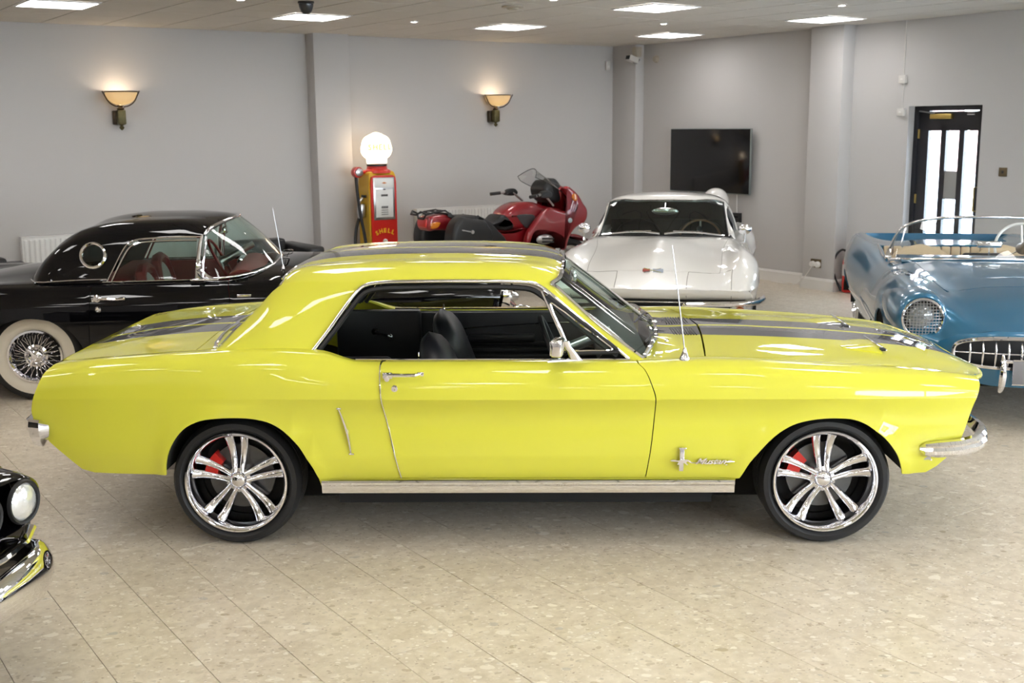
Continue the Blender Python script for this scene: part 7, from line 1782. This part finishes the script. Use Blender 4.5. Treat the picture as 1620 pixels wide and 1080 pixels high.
# ---- white hooded pod behind the white coupe
def pod():
    r = empty('pod_speaker', (2.545, 14.23, 0), radians(200), label='white ball-shaped pod with a dark opening, peeping over the white coupe roof', cat='speaker')
    WS = pmat('white_gelcoat', (.75, .73, .70), .25, coat=1, tint=(3, .02)); R = .165
    b = MB(); prof = [(R * sin(a), -R * cos(a)) for a in np.linspace(.55, pi - .02, 14)][::1]
    b.lathe([(p, -h) for p, h in prof] + [(p * .9, -h * .9) for p, h in prof[::-1]], 36, 'X'); b.xf(Matrix.Translation((0, 0, .985)) @ Matrix.Rotation(radians(8), 4, 'Y')); b.build('shell', WS, r, angle=50)
    MB().lathe([(.0001, .05), (.06, .06), (.11, .05), (.13, .02)], 28, 'X', c=(.03, 0, .985)).build('dark_front', BLACKTRIM, r)
    MB().lathe([(.20, 0), (.20, .012), (.04, .03), (.022, .08), (.020, .83), (.05, .84)], 24).build('stand', SATIN, r)
pod()
# ---- sensors and cameras
PW = pmat('white_plastic', (.62, .60, .57), .4, tint=(6, .03))
def small():
    r = rempty('movement_sensor', 10.50, LV, 2.742, label='small white movement sensor high on the back wall near the corner', cat='sensor')
    b = MB(); b.box((0, -.022, 0), (.07, .044, .13), .014, seg=3); b.build('housing', PW, r); MB().sphere((0, -.04, -.025), .024, 14, 8).build('lens', pmat('sensor_lens', (.7, .68, .64), .3, tint=(60, .1)), r)
    r = empty('wall_camera', (0, 0, 0), YAW, label='boxy wall camera with black lens at the top of the corner column', cat='camera')
    MB().box((RU - .19, 12.09, 2.90), (.09, .10, .13), .008).build('junction_box', pmat('beige_box', (.42, .37, .30), .5, tint=(6, .05)), r)
    b = MB(); b.box((0, 0, 0), (.16, .10, .075), .008); b.xf(Matrix.Translation((RU - .30, 12.06, 2.80)) @ Matrix.Rotation(radians(15), 4, 'Y')); b.build('camera_body', PW, r)
    b = MB(); b.box((-.081, 0, .002), (.006, .078, .052), .002); b.xf(Matrix.Translation((RU - .30, 12.06, 2.80)) @ Matrix.Rotation(radians(15), 4, 'Y')); b.build('lens_window', BLACKTRIM, r)
    MB().tube([(RU - .16, 12.08, 2.80), (RU - .22, 12.07, 2.75), (RU - .28, 12.06, 2.765)], .016, 8).build('bracket', pmat('dark_bracket', (.12, .11, .10), .5, tint=(6, .05)), r)
    MB().lathe([(.0001, -.05), (.035, -.045), (.05, -.015), (.05, 0)], 20, 'X', c=(RU, 11.90, 2.80)).build('sounder', bpy.data.materials['beige_box'], r)
    r = rempty('dome_camera', 4.44, 9.43, CH, label='dark dome camera hanging from the ceiling beside the second light panel', cat='camera')
    MB().lathe([(.062, 0), (.065, -.02), (.06, -.045), (.055, -.06), (.045, -.085), (.025, -.103), (.0001, -.108)], 24).build('dome', pmat('smoked_dome', (.03, .03, .035), .2, tint=(5, .1)), r); MB().lathe([(.07, .002), (.072, -.012), (.06, -.016)], 24).build('base_ring', BLACKTRIM, r)
    r = rempty('smoke_detector', 6.22, 8.84, CH, label='flat beige smoke detector on the ceiling between two light panels', cat='smoke detector')
    MB().lathe([(.10, .002), (.102, -.012), (.06, -.016), (.045, -.03), (.0001, -.032)], 28).build('body', bpy.data.materials['beige_box'], r)
    # surface trunking beside the door
    for z, h, lab in ((2.385, .085, 'upper white junction box on the cable beside the door'), (2.035, .08, 'lower white switch box on the cable beside the door')):
        r = empty('junction_box', (0, 0, 0), YAW, label=lab, cat='switch box', group='cable boxes beside the door')
        MB().box((RU - .022, 7.925, z), (.044, .085, h), .005).build('case', PW, r); MB().box((RU - .047, 7.925, z), (.006, .03, .018), .002).build('rocker', SKIRT, r)
    r = empty('surface_cable', (0, 0, 0), YAW, label='thin grey cable running down the wall from the ceiling to the box beside the door', cat='cable')
    MB().tube([(RU - .006, 7.93, CH), (RU - .006, 7.926, 2.43)], .006, 6).build('cable_run', PW, r); MB().tube([(RU - .006, 7.922, 2.345), (RU - .006, 7.925, 2.075)], .005, 6).build('lower_cable', PW, r)
    r = empty('wall_switch', (0, 0, 0), YAW, label='square brass switch plate on the wall right of the door', cat='light switch')
    BR = pmat('dull_bronze', (.16, .12, .07), .4, .8, tint=(30, .2)); MB().box((RU - .004, 6.687, 1.422), (.008, .09, .09), .002).build('plate', BR, r); MB().box((RU - .011, 6.687, 1.422), (.010, .022, .030), .003).build('toggle', BLACKTRIM, r)
    r = empty('wall_socket', (0, 0, 0), YAW, label='double brass socket with two white plugs low on the pillar', cat='socket')
    MB().box((RU - .204, 8.86, .31), (.008, .155, .10), .002).build('plate', BR, r)
    for k in (-1, 1): MB().lathe([(.0001, -.045), (.026, -.043), (.034, -.03), (.036, 0)], 20, 'X', c=(RU - .205, 8.86 + k * .038, .30)).build('plug', SKIRT, r)
    MB().tube(crv([(RU - .235, 8.895, .27), (RU - .25, 8.95, .18), (RU - .24, 9.06, .08), (RU - .20, 9.20, .02), (RU - .12, 9.40, .008), (RU - .08, 9.65, .008)], 5), .005, 6).build('plug_flex', SKIRT, r)
    r = empty('fire_extinguisher', (*uv(RU - .11, 8.45)[:2], 0), YAW, label='red fire extinguisher with a black hose beside the pillar, partly hidden by the blue roadster', cat='fire extinguisher')
    MB().lathe([(.0001, .01), (.07, .01), (.078, .03), (.078, .36), (.06, .41), (.03, .43), (.03, .45)], 28).build('cylinder', REDPAINT, r)
    MB().lathe([(.0795, .20), (.0795, .33)], 28).build('white_label', PW, r)
    b = MB(); b.box((0, 0, .47), (.04, .04, .05), .006); b.tube([(0, 0, .50), (0, -.05, .53), (0, -.11, .53)], .009, 6); b.tube([(0, 0, .48), (0, -.06, .485), (0, -.11, .47)], .008, 6); b.build('valve_handle', REDPAINT, r)
    MB().tube(crv([(0, .03, .47), (-.03, .09, .49), (-.06, .15, .42), (-.07, .17, .30), (-.06, .15, .16), (-.04, .10, .06)], 5), .013, 8).build('hose', RUBBER, r)
    MB().tube([(-.04, .10, .06), (-.03, .07, .02)], [.015, .025], 10).build('horn', BLACKTRIM, r)
small()
